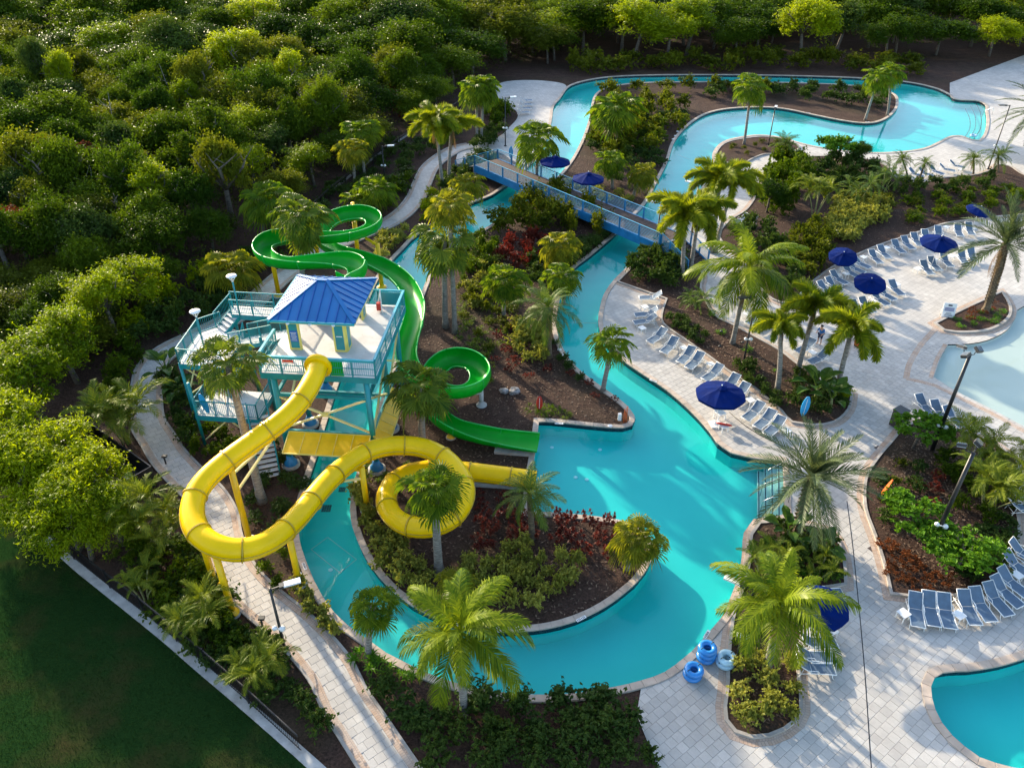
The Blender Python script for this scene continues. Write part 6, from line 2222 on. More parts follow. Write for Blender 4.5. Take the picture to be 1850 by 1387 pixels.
areca((1250, 528), (1258, 556), 44, 'low clump of pygmy palms at the end of the river deck', 3, 'pygmy', 12, 'pygmy_date_palm')
areca((1474, 335), (1470, 395), 62, 'golden areca clump on the shrub bank', 6)
areca((1592, 302), (1592, 350), 48, 'dark areca clump before the upper pool', 6, 'pygmy', 8)
areca((1545, 325), (1548, 372), 46, 'mid green areca clump on the shrub bank', 5, 'pygmy', 8)
areca((1450, 290), (1452, 330), 36, 'small areca clump by the upper walk', 5)
areca((1752, 770), (1748, 840), 70, 'areca clump behind the black flood pole', 6, 'areca', 7)
areca((1775, 850), (1778, 925), 92, 'largest golden areca clump in the right palm bed', 8, 'areca', 7)
areca((1826, 815), (1832, 880), 66, 'areca clump at the right frame edge', 6, 'areca', 7)
areca((205, 716), (228, 800), 92, 'broad feathery palm tree overhanging the left path', 6, 'areca', 10, 'fishtail_palm')
areca((275, 912), (296, 990), 84, 'rounded feathery palm beside the yellow bend', 7, 'areca', 10, 'fishtail_palm')
areca((252, 1036), (262, 1080), 52, 'dim golden palm clump beside the lawn fence', 5)
areca((348, 1096), (362, 1150), 78, 'broad dark palm clump left of the near path', 6, 'areca', 8)
areca((456, 1190), (470, 1225), 66, 'palm clump at the bottom left of the near path', 6, 'areca', 8)
areca((1345, 985), (1378, 1040), 60, 'areca clump between main pool and near coconut palm', 6, 'areca', 7)
areca((1470, 1015), (1476, 1042), 46, 'low areca clump beside the drain channel walk', 5, 'areca', 6)
paddle((1420, 925), (1420, 975), 46, 'bird of paradise with broad leaves at the pool corner', 11)
paddle((1476, 955), (1478, 1005), 44, 'bird of paradise with upright leaves beside the main walk', 9)
paddle((1462, 690), (1470, 728), 56, 'bird of paradise clump below the foxtail palms', 14)
paddle((1500, 700), (1498, 740), 46, 'smaller bird of paradise beside the blue surfboard', 10)
paddle((300, 640), (306, 690), 52, 'bird of paradise with glossy leaves left of the stair tower', 12)
paddle((330, 668), (328, 720), 40, 'dark bird of paradise under the stair tower', 9)

# ================================================================== SHRUBS
YG = 'yellow-green variegated shrub '
scatter('yellow', [(640, 880), (664, 868), (680, 940), (720, 990), (760, 1030), (785, 1080), (770, 1098), (735, 1080), (690, 1035), (655, 985), (642, 940)], .75, .62, .8, YG + 'in the drift along the left river bank of the island', 'left bank shrub drift', seed=2)
scatter('yellow', [(830, 1045), (850, 1020), (900, 1010), (930, 985), (955, 1000), (990, 1005), (1040, 1015), (1042, 1050), (1010, 1085), (960, 1098), (890, 1090)], .72, .62, .85, YG + 'in the large mass on the lower island', 'lower island shrub mass', seed=3)
scatter('yellow', [(505, 1075), (545, 1058), (575, 1090), (610, 1128), (625, 1160), (600, 1165), (555, 1125)], .7, .55, .7, YG + 'in the strip between near path and river', 'path strip shrubs', seed=4)
scatter('cordyline', [(860, 965), (930, 940), (1010, 938), (1090, 948), (1125, 960), (1110, 1010), (1060, 1010), (1000, 985), (930, 975), (870, 995)], .95, .75, .85, 'copper red cordyline in the lower island planting', 'lower island cordylines', seed=5, cap=34)
scatter('cordyline', [(1000, 925), (1115, 940), (1125, 950), (1060, 950), (1000, 940)], .8, .6, 1.05, 'tall rust-leaved cordyline on the landing pool rim', 'pool rim cordylines', seed=6, cap=12)
scatter('red', [(905, 440), (985, 430), (990, 475), (940, 490), (905, 478)], 1.1, .95, 1.3, 'dark red shrub in the middle of the upper island', 'upper island red shrubs', seed=7, cap=9)
scatter('olive', [(890, 400), (935, 372), (985, 355), (1040, 380), (1085, 410), (1075, 430), (1010, 425), (940, 425), (880, 432)], 1.6, 1.35, 1.9, 'leafy green shrub on the island bank below the footbridge', 'bridge bank shrubs', seed=8, cap=26)
scatter('yellow', [(840, 470), (880, 440), (905, 470), (900, 520), (860, 560), (835, 540)], 1.5, .8, .8, 'low mixed shrub on the sunny island slope', 'island slope shrubs', seed=9, cap=16)
scatter('olive', [(830, 520), (900, 560), (930, 600), (900, 640), (850, 620), (830, 590)], 1.9, .6, .5, 'sparse low plant on the sunny island slope', 'island slope plants', seed=10, cap=16)
scatter('yellow', [(930, 590), (980, 600), (985, 655), (945, 660), (925, 635)], .9, .8, 1.0, YG + 'under the leaning island date palm', 'date palm underplanting', seed=11, cap=14)
scatter('cordyline', [(905, 580), (930, 600), (920, 680), (880, 640)], 1.3, .5, .6, 'small red cordyline beside the green loop', 'green loop cordylines', seed=12, cap=8)
scatter('grassy', [(940, 740), (1000, 735), (1030, 752), (980, 758)], .8, .6, .6, 'grassy green tuft beside the red surfboard sign', 'landing pool tufts', seed=13, cap=12)
scatter('cordyline', [(1020, 660), (1085, 705), (1120, 725), (1090, 730), (1030, 690)], 1.2, .45, .5, 'small pink-leaved plant on the island tip', 'island tip plants', seed=14, cap=9)
scatter('dark', [(1135, 500), (1160, 470), (1190, 445), (1230, 470), (1225, 520), (1180, 515)], .95, .9, 1.25, 'dark bushy shrub beside the bridge stairs', 'bridge stair shrubs', seed=15, z=.08, cap=22)
scatter('dark', [(1208, 580), (1235, 575), (1275, 610), (1265, 625), (1230, 605)], .7, .6, .5, 'low dark hedge plant behind the river deck loungers', 'deck hedge', seed=16, z=.08, cap=16)
scatter('dark', [(1325, 662), (1350, 660), (1400, 715), (1415, 740), (1395, 735), (1350, 695)], .7, .6, .55, 'low dark hedge plant behind the big blue umbrella', 'umbrella hedge', seed=17, z=.08, cap=20)
scatter('lime', [(1515, 705), (1533, 715), (1526, 730), (1508, 722)], .6, .5, .6, 'yellow-green plant at the tip of the plaza bed', 'plaza bed tip', seed=18, z=.08, cap=6)
# north-east bank
scatter('yellow', [(1500, 370), (1540, 350), (1585, 370), (1620, 378), (1612, 395), (1570, 415), (1530, 440), (1500, 440)], 1.0, .95, .95, YG + 'in the drift above the long lounger arc', 'bank shrub drift', seed=19, z=.08, cap=36)
scatter('olive', [(1420, 430), (1470, 415), (1500, 455), (1490, 485), (1455, 505), (1430, 480)], 1.2, 1.1, 1.35, 'glossy mottled shrub at the lower end of the bank', 'lower bank shrubs', seed=20, z=.08, cap=20)
scatter('dark', [(1600, 335), (1680, 340), (1720, 335), (1790, 325), (1780, 345), (1700, 355), (1620, 355)], 1.5, 1.0, 1.0, 'dark green shrub behind the far lounger row', 'far row shrubs', seed=21, z=.08, cap=22)
scatter('olive', [(1560, 355), (1680, 365), (1800, 360), (1790, 382), (1690, 390), (1620, 400), (1600, 375)], 2.1, .9, .7, 'sparse olive shrub on the brown mulch bank', 'mulch bank shrubs', seed=22, z=.08, cap=20)
scatter('green', [(1400, 310), (1440, 300), (1460, 340), (1430, 390), (1390, 400), (1370, 370)], 1.6, 1.4, 2.1, 'tall leafy shrub on the upper end of the bank', 'upper bank shrubs', seed=23, z=.08, cap=16)
scatter('dark', [(1480, 300), (1570, 305), (1600, 330), (1540, 350), (1480, 345)], 1.7, 1.2, 1.6, 'deep green shrub among the bank arecas', 'areca bank shrubs', seed=24, z=.08, cap=16)
for (a, b_, h, r, v, lab) in ((1505, 300, 4.2, 2.3, 'bright', 'broadleaf tree with orange tips beside the upper pool'), (1385, 385, 3.6, 2.0, 'dark', 'round leafy tree beside the upper walk'), (1545, 300, 3.0, 1.8, 'dark', 'small dark tree on the upper pool bank')):
    tree(v, G(a, b_), h, r, lab, 'garden_tree')
# right bed
for (a, b_, h, r, lab) in ((1648, 812, 3.0, 1.9, 'bright green broad-leaved tree beside the tall flood pole'), (1640, 968, 2.7, 2.0, 'bright green shrub tree left of the second flood pole'), (1688, 1005, 2.3, 1.5, 'bright green shrub tree at the foot of the second flood pole'),
                           (1728, 1030, 2.5, 1.9, 'bright green shrub tree above the near lounger row')):
    tree('bright', G(a, b_), h, r, lab, 'garden_tree')
scatter('rust', [(1600, 985), (1640, 1010), (1680, 1040), (1720, 1055), (1700, 1068), (1630, 1066), (1608, 1040)], .7, .6, .55, 'rust red bedding plant in the corner of the right palm bed', 'rust bedding', seed=25, z=.08, cap=34)
scatter('dark', [(1760, 960), (1815, 930), (1825, 985), (1795, 1030), (1755, 1055), (1740, 1040)], .85, .75, .5, 'low dark groundcover shrub behind the near lounger row', 'near row groundcover', seed=26, z=.08, cap=34)
scatter('cordyline', [(1650, 880), (1700, 870), (1700, 920), (1660, 930)], .9, .55, .7, 'dark red cordyline in the middle of the right palm bed', 'right bed cordylines', seed=27, z=.08, cap=10)
scatter('olive', [(1590, 920), (1620, 880), (1660, 850), (1640, 830), (1600, 850), (1580, 890)], 1.2, .5, .5, 'small olive plant beside the orange surfboard', 'orange board plants', seed=28, z=.08, cap=14)
scatter('tuft', [(1735, 575), (1790, 560), (1812, 565), (1800, 582), (1750, 592), (1715, 590)], .85, .5, .35, 'lime bedding tuft in the round planter', 'planter tufts', seed=29, z=.08, cap=14)
scatter('rust', [(1735, 572), (1795, 545), (1812, 550), (1800, 560), (1750, 580)], .8, .5, .6, 'orange red bromeliad in the round planter', 'planter bromeliads', seed=30, z=.08, cap=9)
scatter('tuft', [(1400, 985), (1500, 985), (1512, 1040), (1480, 1052), (1420, 1060)], .95, .7, .6, 'green strappy plant in the near deck bed', 'near bed plants', seed=31, z=.08, cap=26)
scatter('grassy', [(1345, 985), (1352, 1000), (1345, 1060), (1335, 1110), (1325, 1180), (1360, 1190), (1380, 1080), (1365, 1000)], .8, .6, .8, 'arching grass on the near pool bank', 'near bank grasses', seed=32, z=.08, cap=24)
scatter('yellow', [(1340, 1200), (1430, 1200), (1430, 1300), (1330, 1310)], .8, .65, .7, 'yellow-green shrub under the near coconut palm', 'coconut underplanting', seed=33, z=.08, cap=20)
# west bank
scatter('dark', [(790, 345), (835, 300), (880, 285), (900, 300), (850, 325), (815, 360)], 1.3, 1.1, 1.1, 'clipped dark shrub under the bridge ramp', 'ramp shrubs', seed=34, cap=14)
scatter('dark', [(868, 252), (905, 238), (915, 246), (880, 268), (850, 272)], 1.2, 1.1, 1.2, 'clipped dark shrub above the bridge ramp', 'upper ramp shrubs', seed=35, cap=8)
scatter('yellow', [(690, 425), (730, 415), (740, 430), (715, 455), (690, 470)], 1.0, .85, .8, YG + 'between west path and river', 'west bank shrubs', seed=36, cap=14)
scatter('green', [(700, 340), (740, 320), (752, 345), (735, 372), (705, 388)], 1.5, 1.1, 1.0, 'green shrub inside the west path curve', 'path curve shrubs', seed=37, cap=10)
scatter('green', [(655, 380), (700, 370), (690, 395), (650, 405)], 1.4, .9, .9, 'low green shrub under the paired fan palms', 'fan palm shrubs', seed=38, cap=8)
scatter('lime', [(765, 370), (790, 350), (800, 380), (770, 405)], 1.2, .9, .8, 'yellow-green shrub on the upper river bank', 'upper river shrubs', seed=39, cap=8)
scatter('dark', [(270, 640), (330, 690), (345, 760), (340, 800), (300, 760), (283, 700)], 1.1, .95, 1.1, 'dark shrub between left path and stair tower', 'stair tower shrubs', seed=40, cap=16)
scatter('green', [(330, 790), (400, 770), (430, 800), (400, 830), (350, 815)], 1.1, .85, .8, 'green shrub under the front of the stair tower', 'tower front shrubs', seed=41, cap=10)
scatter('dark', [(300, 1080), (420, 1060), (470, 1130), (480, 1200), (400, 1200), (340, 1160)], 1.5, 1.0, .9, 'dark low shrub beside the near left path', 'near path shrubs', seed=42, cap=18)
scatter('green', [(470, 1030), (510, 1000), (530, 1040), (505, 1060)], 1.2, .5, .5, 'small green plant between near path and river', 'near strip plants', seed=43, cap=6)
scatter('tuft', [(640, 1185), (720, 1195), (760, 1215), (700, 1230), (640, 1215)], .9, .7, .6, 'green strappy plant on the bottom river bank', 'bottom bank plants', seed=44, cap=12)
scatter('dark', [(690, 1232), (900, 1265), (1120, 1262), (1150, 1330), (900, 1360), (720, 1330)], 1.5, 1.0, .9, 'dark shrub on the bank below the pool', 'south bank shrubs', seed=45, cap=40)
# upper island
scatter('olive', [(1075, 200), (1140, 180), (1220, 190), (1260, 195), (1230, 225), (1200, 270), (1150, 300), (1100, 300), (1060, 270)], 2.1, 1.5, 1.8, 'olive shrub on the upper island between the channels', 'upper island shrubs', seed=46, cap=30)
scatter('dark', [(1280, 180), (1350, 170), (1420, 180), (1500, 190), (1590, 195), (1600, 175), (1480, 165), (1290, 165)], 2.6, 1.5, 1.5, 'dark shrub on the mulch of the far island', 'far island shrubs', seed=47, cap=22)
scatter('yellow', [(1020, 335), (1060, 345), (1120, 350), (1150, 370), (1100, 372), (1040, 360)], 1.5, .9, .9, YG + 'along the bridge on the island side', 'bridge side shrubs', seed=48, cap=14)
scatter('olive', [(1310, 268), (1380, 256), (1420, 262), (1390, 272), (1340, 285)], 1.6, .55, .4, 'sparse plant in the river peninsula bed', 'peninsula plants', seed=49, z=.08, cap=10)
scatter('green', [(880, 205), (905, 195), (918, 215), (895, 232)], 1.6, 1.3, 1.4, 'green shrub behind the tall lamp post', 'lamp shrubs', seed=50, cap=8)
scatter('red', [(700, 190), (760, 185), (765, 205), (710, 215)], 3.0, 2.0, 2.6, 'reddish shrub at the top of the fence line', 'fence line red shrubs', seed=51, cap=5)

# fuller planting
scatter('dark', [(700, 330), (760, 262), (800, 240), (840, 230), (810, 262), (770, 290), (745, 330), (735, 365)], 2.2, 1.3, 1.1, 'dark shrub between boundary fence and west path', 'fence side shrubs', seed=60, cap=26)
scatter('grassy', [(610, 380), (700, 310), (740, 280), (720, 330), (690, 360), (640, 415)], 1.6, .9, .8, 'grassy tuft below the boundary fence', 'fence side tufts', seed=61, cap=26)
scatter('green', [(850, 440), (890, 430), (900, 470), (870, 500), (845, 490)], 1.3, 1.0, 1.1, 'mid green shrub at the head of the island slope', 'slope head shrubs', seed=62, cap=14)
scatter('grassy', [(840, 500), (900, 540), (930, 600), (900, 650), (850, 640), (832, 560)], 1.5, .7, .55, 'straw-green grass tuft on the sunny island slope', 'slope grasses', seed=63, cap=30)
scatter('dark', [(960, 460), (1030, 455), (1030, 490), (1000, 520), (950, 520)], 1.4, 1.0, 1.0, 'dark shrub under the island fan palms', 'fan palm underplanting', seed=64, cap=14)
scatter('cordyline', [(880, 590), (1000, 640), (990, 690), (930, 690)], 1.5, .6, .6, 'dark red cordyline on the shady island middle', 'island middle cordylines', seed=65, cap=16)
scatter('dark', [(1310, 440), (1345, 465), (1400, 530), (1440, 520), (1420, 440), (1360, 400)], 1.7, 1.1, 1.2, 'dark shrub under the coconut palm on the bank', 'coconut bank shrubs', seed=66, z=.08, cap=26)
scatter('green', [(1620, 360), (1720, 350), (1840, 345), (1830, 380), (1740, 392), (1650, 405)], 1.9, 1.0, .8, 'green groundcover shrub on the mulch bank', 'bank groundcover', seed=67, z=.08, cap=26)
scatter('yellow', [(1490, 395), (1540, 365), (1600, 375), (1570, 410), (1510, 450)], .95, .95, 1.05, 'yellow-green variegated shrub in the upper drift on the bank', 'upper bank drift', seed=68, z=.08, cap=22)
scatter('dark', [(1580, 870), (1640, 840), (1720, 830), (1720, 870), (1650, 920), (1600, 950)], 1.5, .8, .55, 'low dark plant in the middle of the right palm bed', 'right bed plants', seed=69, z=.08, cap=20)
scatter('green', [(1700, 830), (1800, 830), (1825, 880), (1825, 930), (1760, 960), (1720, 920)], 1.3, .9, .8, 'green shrub under the golden arecas', 'areca underplanting', seed=70, z=.08, cap=22)
scatter('dark', [(1390, 960), (1500, 970), (1518, 1020), (1500, 1050), (1420, 1030), (1375, 1000)], 1.0, .8, .8, 'dark shrub under the bird of paradise', 'paradise underplanting', seed=71, z=.08, cap=22)
scatter('tuft', [(1280, 545), (1300, 590), (1380, 640), (1430, 690), (1400, 700), (1330, 640), (1270, 590)], 2.0, .5, .4, 'small green tuft in the lounger-side bed', 'lounger bed tufts', seed=72, z=.08, cap=14)
scatter('dark', [(1440, 680), (1520, 700), (1528, 735), (1470, 755), (1425, 730)], .9, .7, .7, 'dark shrub round the blue surfboard', 'surfboard shrubs', seed=73, z=.08, cap=18)
scatter('grassy', [(640, 840), (690, 810), (760, 830), (720, 860), (680, 880)], 1.3, .6, .5, 'dim green tuft under the yellow tube', 'tube tufts', seed=74, cap=10)
scatter('dark', [(430, 830), (520, 790), (560, 870), (520, 930), (460, 960)], 2.0, .7, .5, 'dim low plant between yellow tube and river', 'tube side plants', seed=75, cap=16)
scatter('olive', [(1090, 175), (1200, 165), (1300, 170), (1400, 172), (1300, 160), (1100, 165)], 2.6, 1.6, 1.6, 'olive shrub along the top of the upper island', 'island top shrubs', seed=76, cap=20)
scatter('green', [(1070, 260), (1120, 300), (1180, 270), (1200, 230), (1120, 200), (1075, 215)], 1.9, 1.3, 1.2, 'green shrub round the upper island palms', 'upper island greens', seed=77, cap=22)

scatter('olive', [(1010, 122), (1120, 118), (1400, 112), (1640, 118), (1700, 140), (1640, 138), (1450, 128), (1200, 126), (1050, 134)], 3.2, 2.4, 2.2, 'olive shrub along the far bank before the belt trees', 'far bank shrubs', seed=90, cap=60)
scatter('dark', [(720, 1290), (900, 1310), (1140, 1300), (1180, 1390), (770, 1390)], 1.1, .9, .8, 'dark low shrub at the bottom edge bed', 'bottom bed shrubs', seed=91, cap=50)
scatter('grassy', [(830, 560), (870, 600), (900, 650), (880, 690), (850, 640), (828, 620)], 1.0, .55, .5, 'straw-green tuft behind the green loop', 'green loop tufts', seed=92, cap=20)
scatter('olive', [(830, 470), (870, 455), (905, 520), (930, 560), (915, 600), (870, 570), (835, 520)], 1.2, .75, .7, 'small olive shrub on the sunny island slope', 'slope olive shrubs', seed=93, cap=30)
scatter('dark', [(1020, 600), (1040, 650), (1085, 690), (1060, 700), (1010, 660), (1000, 620)], 1.1, .6, .5, 'low dark plant on the island bank of the right river', 'right river bank plants', seed=94, cap=16)
scatter('cordyline', [(850, 900), (900, 890), (940, 930), (930, 970), (880, 980)], .9, .7, .75, 'dark red cordyline right of the yellow loop', 'yellow loop cordylines', seed=95, cap=16)
scatter('green', [(230, 985), (330, 1000), (390, 1050), (430, 1110), (460, 1180), (400, 1190), (320, 1120), (250, 1050)], 1.1, 1.0, 1.0, 'dim green shrub between lawn fence and near left path', 'near left shrubs', seed=96, cap=40)
scatter('dark', [(1080, 215), (1180, 195), (1240, 205), (1215, 255), (1190, 310), (1150, 350), (1090, 330), (1060, 290)], 1.7, 1.2, 1.0, 'dark groundcover shrub on the upper island', 'upper island groundcover', seed=97, cap=34)
scatter('dark', [(1040, 440), (1100, 425), (1050, 470), (1030, 490), (1010, 470)], 1.1, .9, .8, 'dark shrub on the island bank beside the bridge', 'bridge side dark shrubs', seed=98, cap=14)
scatter('dark', [(420, 1190), (470, 1150), (500, 1190), (560, 1230), (600, 1300), (560, 1330), (480, 1260)], 1.1, .9, .8, 'dark shrub in the corner between near path and lawn fence', 'path corner shrubs', seed=99, cap=30)
# skirt of the wood along the path
scatter('dark', [(245, 610), (330, 556), (400, 505), (470, 455), (540, 412), (560, 430), (500, 478), (455, 522), (400, 565), (320, 610), (262, 640)], 1.35, 1.25, 1.5, 'dark shrub at the skirt of the wood along the path', 'wood skirt shrubs', seed=80, cap=60)
scatter('green', [(235, 640), (262, 640), (250, 690), (248, 740), (235, 760), (200, 720)], 1.2, 1.1, 1.3, 'green shrub at the skirt of the wood beside the left path', 'left path skirt shrubs', seed=81, cap=20)
scatter('lime', [(220, 610), (300, 560), (380, 500), (420, 470), (400, 505), (320, 560), (250, 615)], 2.0, 1.3, 2.0, 'yellow-green shrub at the rim of the wood', 'wood rim shrubs', seed=82, cap=22)
scatter('dark', [(560, 410), (610, 370), (680, 320), (740, 270), (720, 260), (640, 305), (580, 360)], 1.8, 1.1, 1.0, 'dark shrub along the boundary fence foot', 'fence foot shrubs', seed=83, cap=26)
scatter('dark', [(240, 1000), (300, 985), (380, 1010), (400, 1060), (440, 1110), (400, 1110), (300, 1090), (250, 1050)], 1.3, .9, .8, 'dark shrub between lawn fence and near path', 'lawn fence shrubs', seed=84, cap=26)
scatter('grassy', [(180, 980), (250, 1040), (330, 1110), (400, 1180), (440, 1200), (380, 1120), (300, 1050), (230, 980)], 1.0, .8, .8, 'dim grassy tuft along the lawn fence', 'lawn fence tufts', seed=85, cap=30)
scatter('dark', [(455, 880), (520, 820), (540, 880), (528, 930), (500, 960), (460, 950)], 1.3, .7, .45, 'low dim plant in the mulch inside the yellow bend', 'yellow bend plants', seed=86, cap=16)

# ================================================================== THE WOOD
wood_px = [(-500, 930), (-60, 880), (0, 800), (60, 745), (115, 690), (180, 640), (250, 600), (320, 552), (372, 505), (430, 452), (520, 405), (600, 335), (690, 268), (740, 238), (800, 195), (838, 160), (880, 128), (990, 118)]
WOOD = [tuple(p) for p in W(wood_px)] + [(10, 175), (-10, 265), (-260, 265), (-200, 60)]
specials = [(197, 560, 4.6, 2.7), (245, 520, 4.2, 2.4), (119, 632, 4.4, 2.5), (52, 690, 4.8, 2.9), (15, 775, 4.4, 2.7), (98, 838, 4.2, 2.5), (62, 880, 4.0, 2.4), (118, 932, 4.0, 2.4), (165, 880, 4.0, 2.3), (28, 842, 4.3, 2.5), (145, 960, 3.4, 1.8), (205, 935, 3.2, 1.8)]
slab = ['beside the dark stair tower shadow', 'just above the stair tower level', 'left of the dark gap in the wood', 'at the left frame edge below the wood', 'lowest at the left frame edge', 'above the pump yard',
        'left of the pump yard', 'nearest the lawn corner', 'between pump yard and lawn', 'between frame edge and pump yard', 'overhanging the lawn fence', 'right beside the rounded feathery palm']
keep_out = []
for i, (a, b_, h, r) in enumerate(specials):
    t = G(a, b_, h * .62)
    tree('lime', (t.x, t.y), h * 1.35, r * 1.05, 'sunlit lime-yellow bushy tree ' + slab[i], 'bushy_tree', 'lime bushy trees', random.Random(i + 60))
    keep_out.append((t.x, t.y, r))
def zone(px, py):
    col = ['at the left frame edge', 'in the left part', 'in the middle part', 'in the right part', 'by the boundary fence'][max(0, min(4, int(px / 190)))]
    row = ['along the top edge', 'near the top', 'in the upper wood', 'in the lower wood', 'just above the stair tower level'][max(0, min(4, int(py / 110)))]
    return col + ' ' + row
def look(h, r, h0, h1, r0):
    return ('tall' if h > h1 else 'low' if h < h0 else 'mid-height') + ' ' + ('broad' if r > r0 else 'narrow')
rw = random.Random(77)
got = []
lab = {'wood': 'mid green broadleaf tree in the dense wood behind the fence', 'dark': 'deep green broadleaf tree in the dense wood behind the fence', 'lime': 'yellow-green tree standing out among the dense wood', 'rust': 'rusty-leaved tree in the dense wood near the fence'}
tries = 0
while tries < 16000 and len(got) < 400:
    tries += 1
    y = 42 + 185 * rw.random() ** 1.25
    x = rw.uniform(-150, 12)
    if not inside((x, y), WOOD): continue
    px, py = to_px(x, y, 4)
    if px < -160 or py < -60: continue
    sp = 3.0 if y < 75 else 4.2 if y < 120 else 7.0
    if any((x - a[0]) ** 2 + (y - a[1]) ** 2 < sp * sp for a in got): continue
    if any((x - a[0]) ** 2 + (y - a[1]) ** 2 < (a[2] * .8) ** 2 for a in keep_out): continue
    ed = edge_dist((x, y), W(wood_px), False)
    if ed < 0.8: continue
    got.append((x, y))
    h = rw.uniform(5.5, 9.5) * (1.15 if y > 120 else 1) * (0.68 if ed < 4 else 1) * (0.55 if y < 60 else 0.8 if y < 70 else 1)
    r = rw.uniform(2.1, 3.3) * (2.0 if y > 120 else 1.2 if y > 75 else 1.0) * (0.85 if ed < 4 else 1)
    k = rw.random()
    key = 'wood' if k < .66 else 'dark' if k < .85 else 'lime' if k < .975 else 'rust'
    tk = {'wood': 'green', 'dark': 'deep green', 'lime': 'yellow-green', 'rust': 'rusty'}[key]
    vi = rw.randrange(len(TREES[key]))
    if key == 'wood': tk = ['fresh green', 'olive', 'dark green', 'fresh green'][vi % 4]
    tp = to_px(x, y, h * .7)
    tree(key, (x, y), h, r, '%s %s tree %s' % (look(h, r, 5.6, 7.6, 2.9 if y < 75 else 3.4 if y < 120 else 5.4), tk, zone(tp[0], tp[1])), 'woodland_tree', 'trees of the wood', rw, vi)
# bare snags poking out of the wood
for i, (a, b_, hh) in enumerate(((205, 240, 7.5), (120, 330, 6.5), (165, 360, 6.0), (325, 265, 7.0), (310, 190, 8.0))):
    p = G(a, b_, 3.0)
    r_ = random.Random(i)
    root = thing('dead_tree', 'bare pale snag %s in the wood' % ('near the upper left', 'at the left of the sunny crowns', 'just above the sunny crowns', 'leaning beside the tallest crown', 'with forked twigs near the top edge')[i], 'tree', (p.x, p.y, 0))
    MB().tube([(0, 0, 0), (.2, .1, hh * .5), (r_.uniform(-.8, .8), .2, hh)], [.1, .07, .015], 5).build('trunk', M['palm_bark'], root, True)
    for k in range(6):
        z = hh * r_.uniform(.45, .9); an = r_.uniform(0, 6.28); L = r_.uniform(.7, 1.7)
        MB().tube([(.15, .1, z), (math.cos(an) * L * .5, math.sin(an) * L * .5, z + .4), (math.cos(an) * L, math.sin(an) * L, z + r_.uniform(.2, 1.2))], [.04, .025, .008], 4).build('branch', M['palm_bark'], root, True)

# trees beyond the upper channel and at the right
rf_ = random.Random(88)
got2 = []
tries = 0
while tries < 6000 and len(got2) < 190:
    tries += 1
    y = 138 + 100 * rf_.random() ** 1.3; x = rf_.uniform(-14, 175)
    if inside((x, y), WOOD) or inside((x, y), POOL): continue
    px, py = to_px(x, y, 4)
    if px > 1960 or y < 142 + max(0, x - 50) * .12: continue
    if any((x - a[0]) ** 2 + (y - a[1]) ** 2 < 5.6 ** 2 for a in got2): continue
    got2.append((x, y))
    key = rf_.choice(['wood', 'wood', 'dark', 'lime'])
    h, r = rf_.uniform(6, 10), rf_.uniform(4, 6)
    tp = to_px(x, y, h * .7)
    where = 'above the upper channel' if tp[0] < 1250 else 'above the far island' if tp[0] < 1560 else 'above the far pool'
    deep = 'in the front rank' if tp[1] > 105 else 'in the second rank' if tp[1] > 60 else 'in the rear rank'
    tree(key, (x, y), h, r, '%s %s belt tree %s %s' % (look(h, r, 7.2, 8.8, 5), {'wood': 'green', 'dark': 'deep green', 'lime': 'yellow-green'}[key], deep, where), 'belt_tree', 'belt trees', rf_)

# undergrowth covering the floor of the wood
def undergrowth():
    lb = LB()
    r_ = random.Random(99)
    n = 0
    while n < 60000:
        y = 44 + 120 * r_.random() ** 1.4; x = r_.uniform(-95, 5)
        if not inside((x, y), WOOD): continue
        cx_, cy_ = x, y
        hgt = r_.uniform(.2, 2.4); t0 = r_.random()
        for k in range(9):
            c = Vector((cx_ + r_.gauss(0, .45), cy_ + r_.gauss(0, .45), max(.05, hgt + r_.gauss(0, .25))))
            leaf_quad(lb, c, (rdir(r_) + Vector((0, 0, 1.0))).normalized(), .34, r_, .5 * t0 + .5 * r_.random())
            n += 1
    o = put('undergrowth', lb.mesh('undergrowth', M['l_under']))
    tag(o, 'dark leafy undergrowth covering the floor of the wood', 'undergrowth', None, 'stuff')
undergrowth()

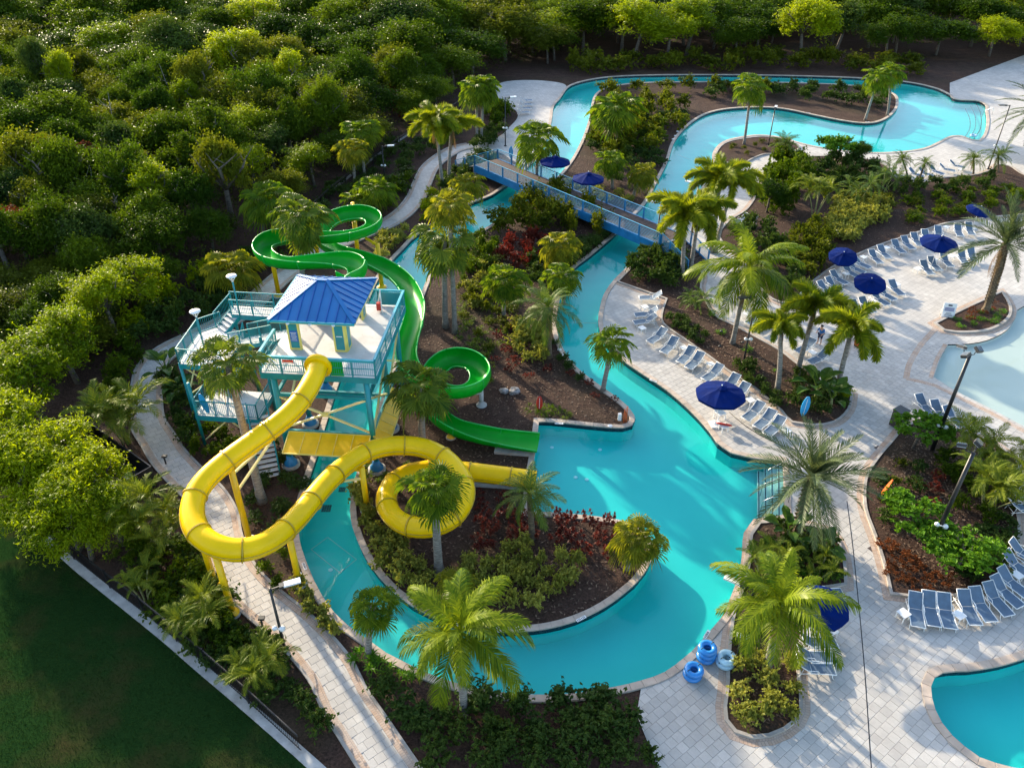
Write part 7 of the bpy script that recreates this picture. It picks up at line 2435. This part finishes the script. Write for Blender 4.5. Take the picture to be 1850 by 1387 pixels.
# loose bark chips on the mulch
def chips():  # bark
    lb = LB()
    r_ = random.Random(123)
    zone = [(ISLE, -0.025, 11000), (B1, .095, 1500), (B2, .095, 2500), (B3, .095, 2500), (B4, .095, 800)]
    for poly, z, cnt in zone:
        xs, ys = [p[0] for p in poly], [p[1] for p in poly]
        X = np.random.default_rng(5).uniform(min(xs), max(xs), cnt * 4); Y = np.random.default_rng(6).uniform(min(ys), min(95, max(ys)), cnt * 4)
        ok = inside_np(X, Y, offset(poly, .4))
        for x, y in list(zip(X[ok], Y[ok]))[:cnt]:
            a = r_.uniform(0, 3.14); L = r_.uniform(.05, .14); w = r_.uniform(.02, .05)
            d, s = Vector((math.cos(a), math.sin(a), r_.uniform(-.25, .25))) * L, Vector((-math.sin(a), math.cos(a), r_.uniform(-.2, .2))) * w
            c = Vector((x, y, z + .03))
            lb.add([c - d, c + s, c + d, c - s], [(0, 1, 2, 3)], r_.random())
    m, nt, b = new_mat('bark_chip')
    at = N(nt, 'ShaderNodeAttribute', attribute_name='tint')
    nt.links.new(mixc(nt, at.outputs['Fac'], (0.03, 0.018, 0.013), (0.24, 0.155, 0.10)), b.inputs['Base Color'])
    b.inputs['Roughness'].default_value = .9
    o = put('bark_chips', lb.mesh('bark_chips', m))
    tag(o, 'loose bark chips strewn over the mulch beds', 'bark chips', None, 'stuff')
chips()

def grass():
    lb = LB()
    r_ = random.Random(5)
    n = 0
    while n < 42000:
        x, y = r_.uniform(-26, -9), r_.uniform(15, 36)
        if not inside((x, y), LAWN): continue
        a = r_.uniform(0, 6.28); h = r_.uniform(.03, .09); w = .012
        d = Vector((math.cos(a) * w, math.sin(a) * w, 0)); t = Vector((r_.uniform(-.04, .04), r_.uniform(-.04, .04), h))
        c = Vector((x, y, -.012))
        lb.add([c - d, c + d, c + t], [(0, 1, 2)], r_.random()); n += 1
    o = put('grass', lb.mesh('grass', M['l_grass']))
    tag(o, 'short dark mown grass on the lawn corner', 'grass', None, 'stuff')
grass()
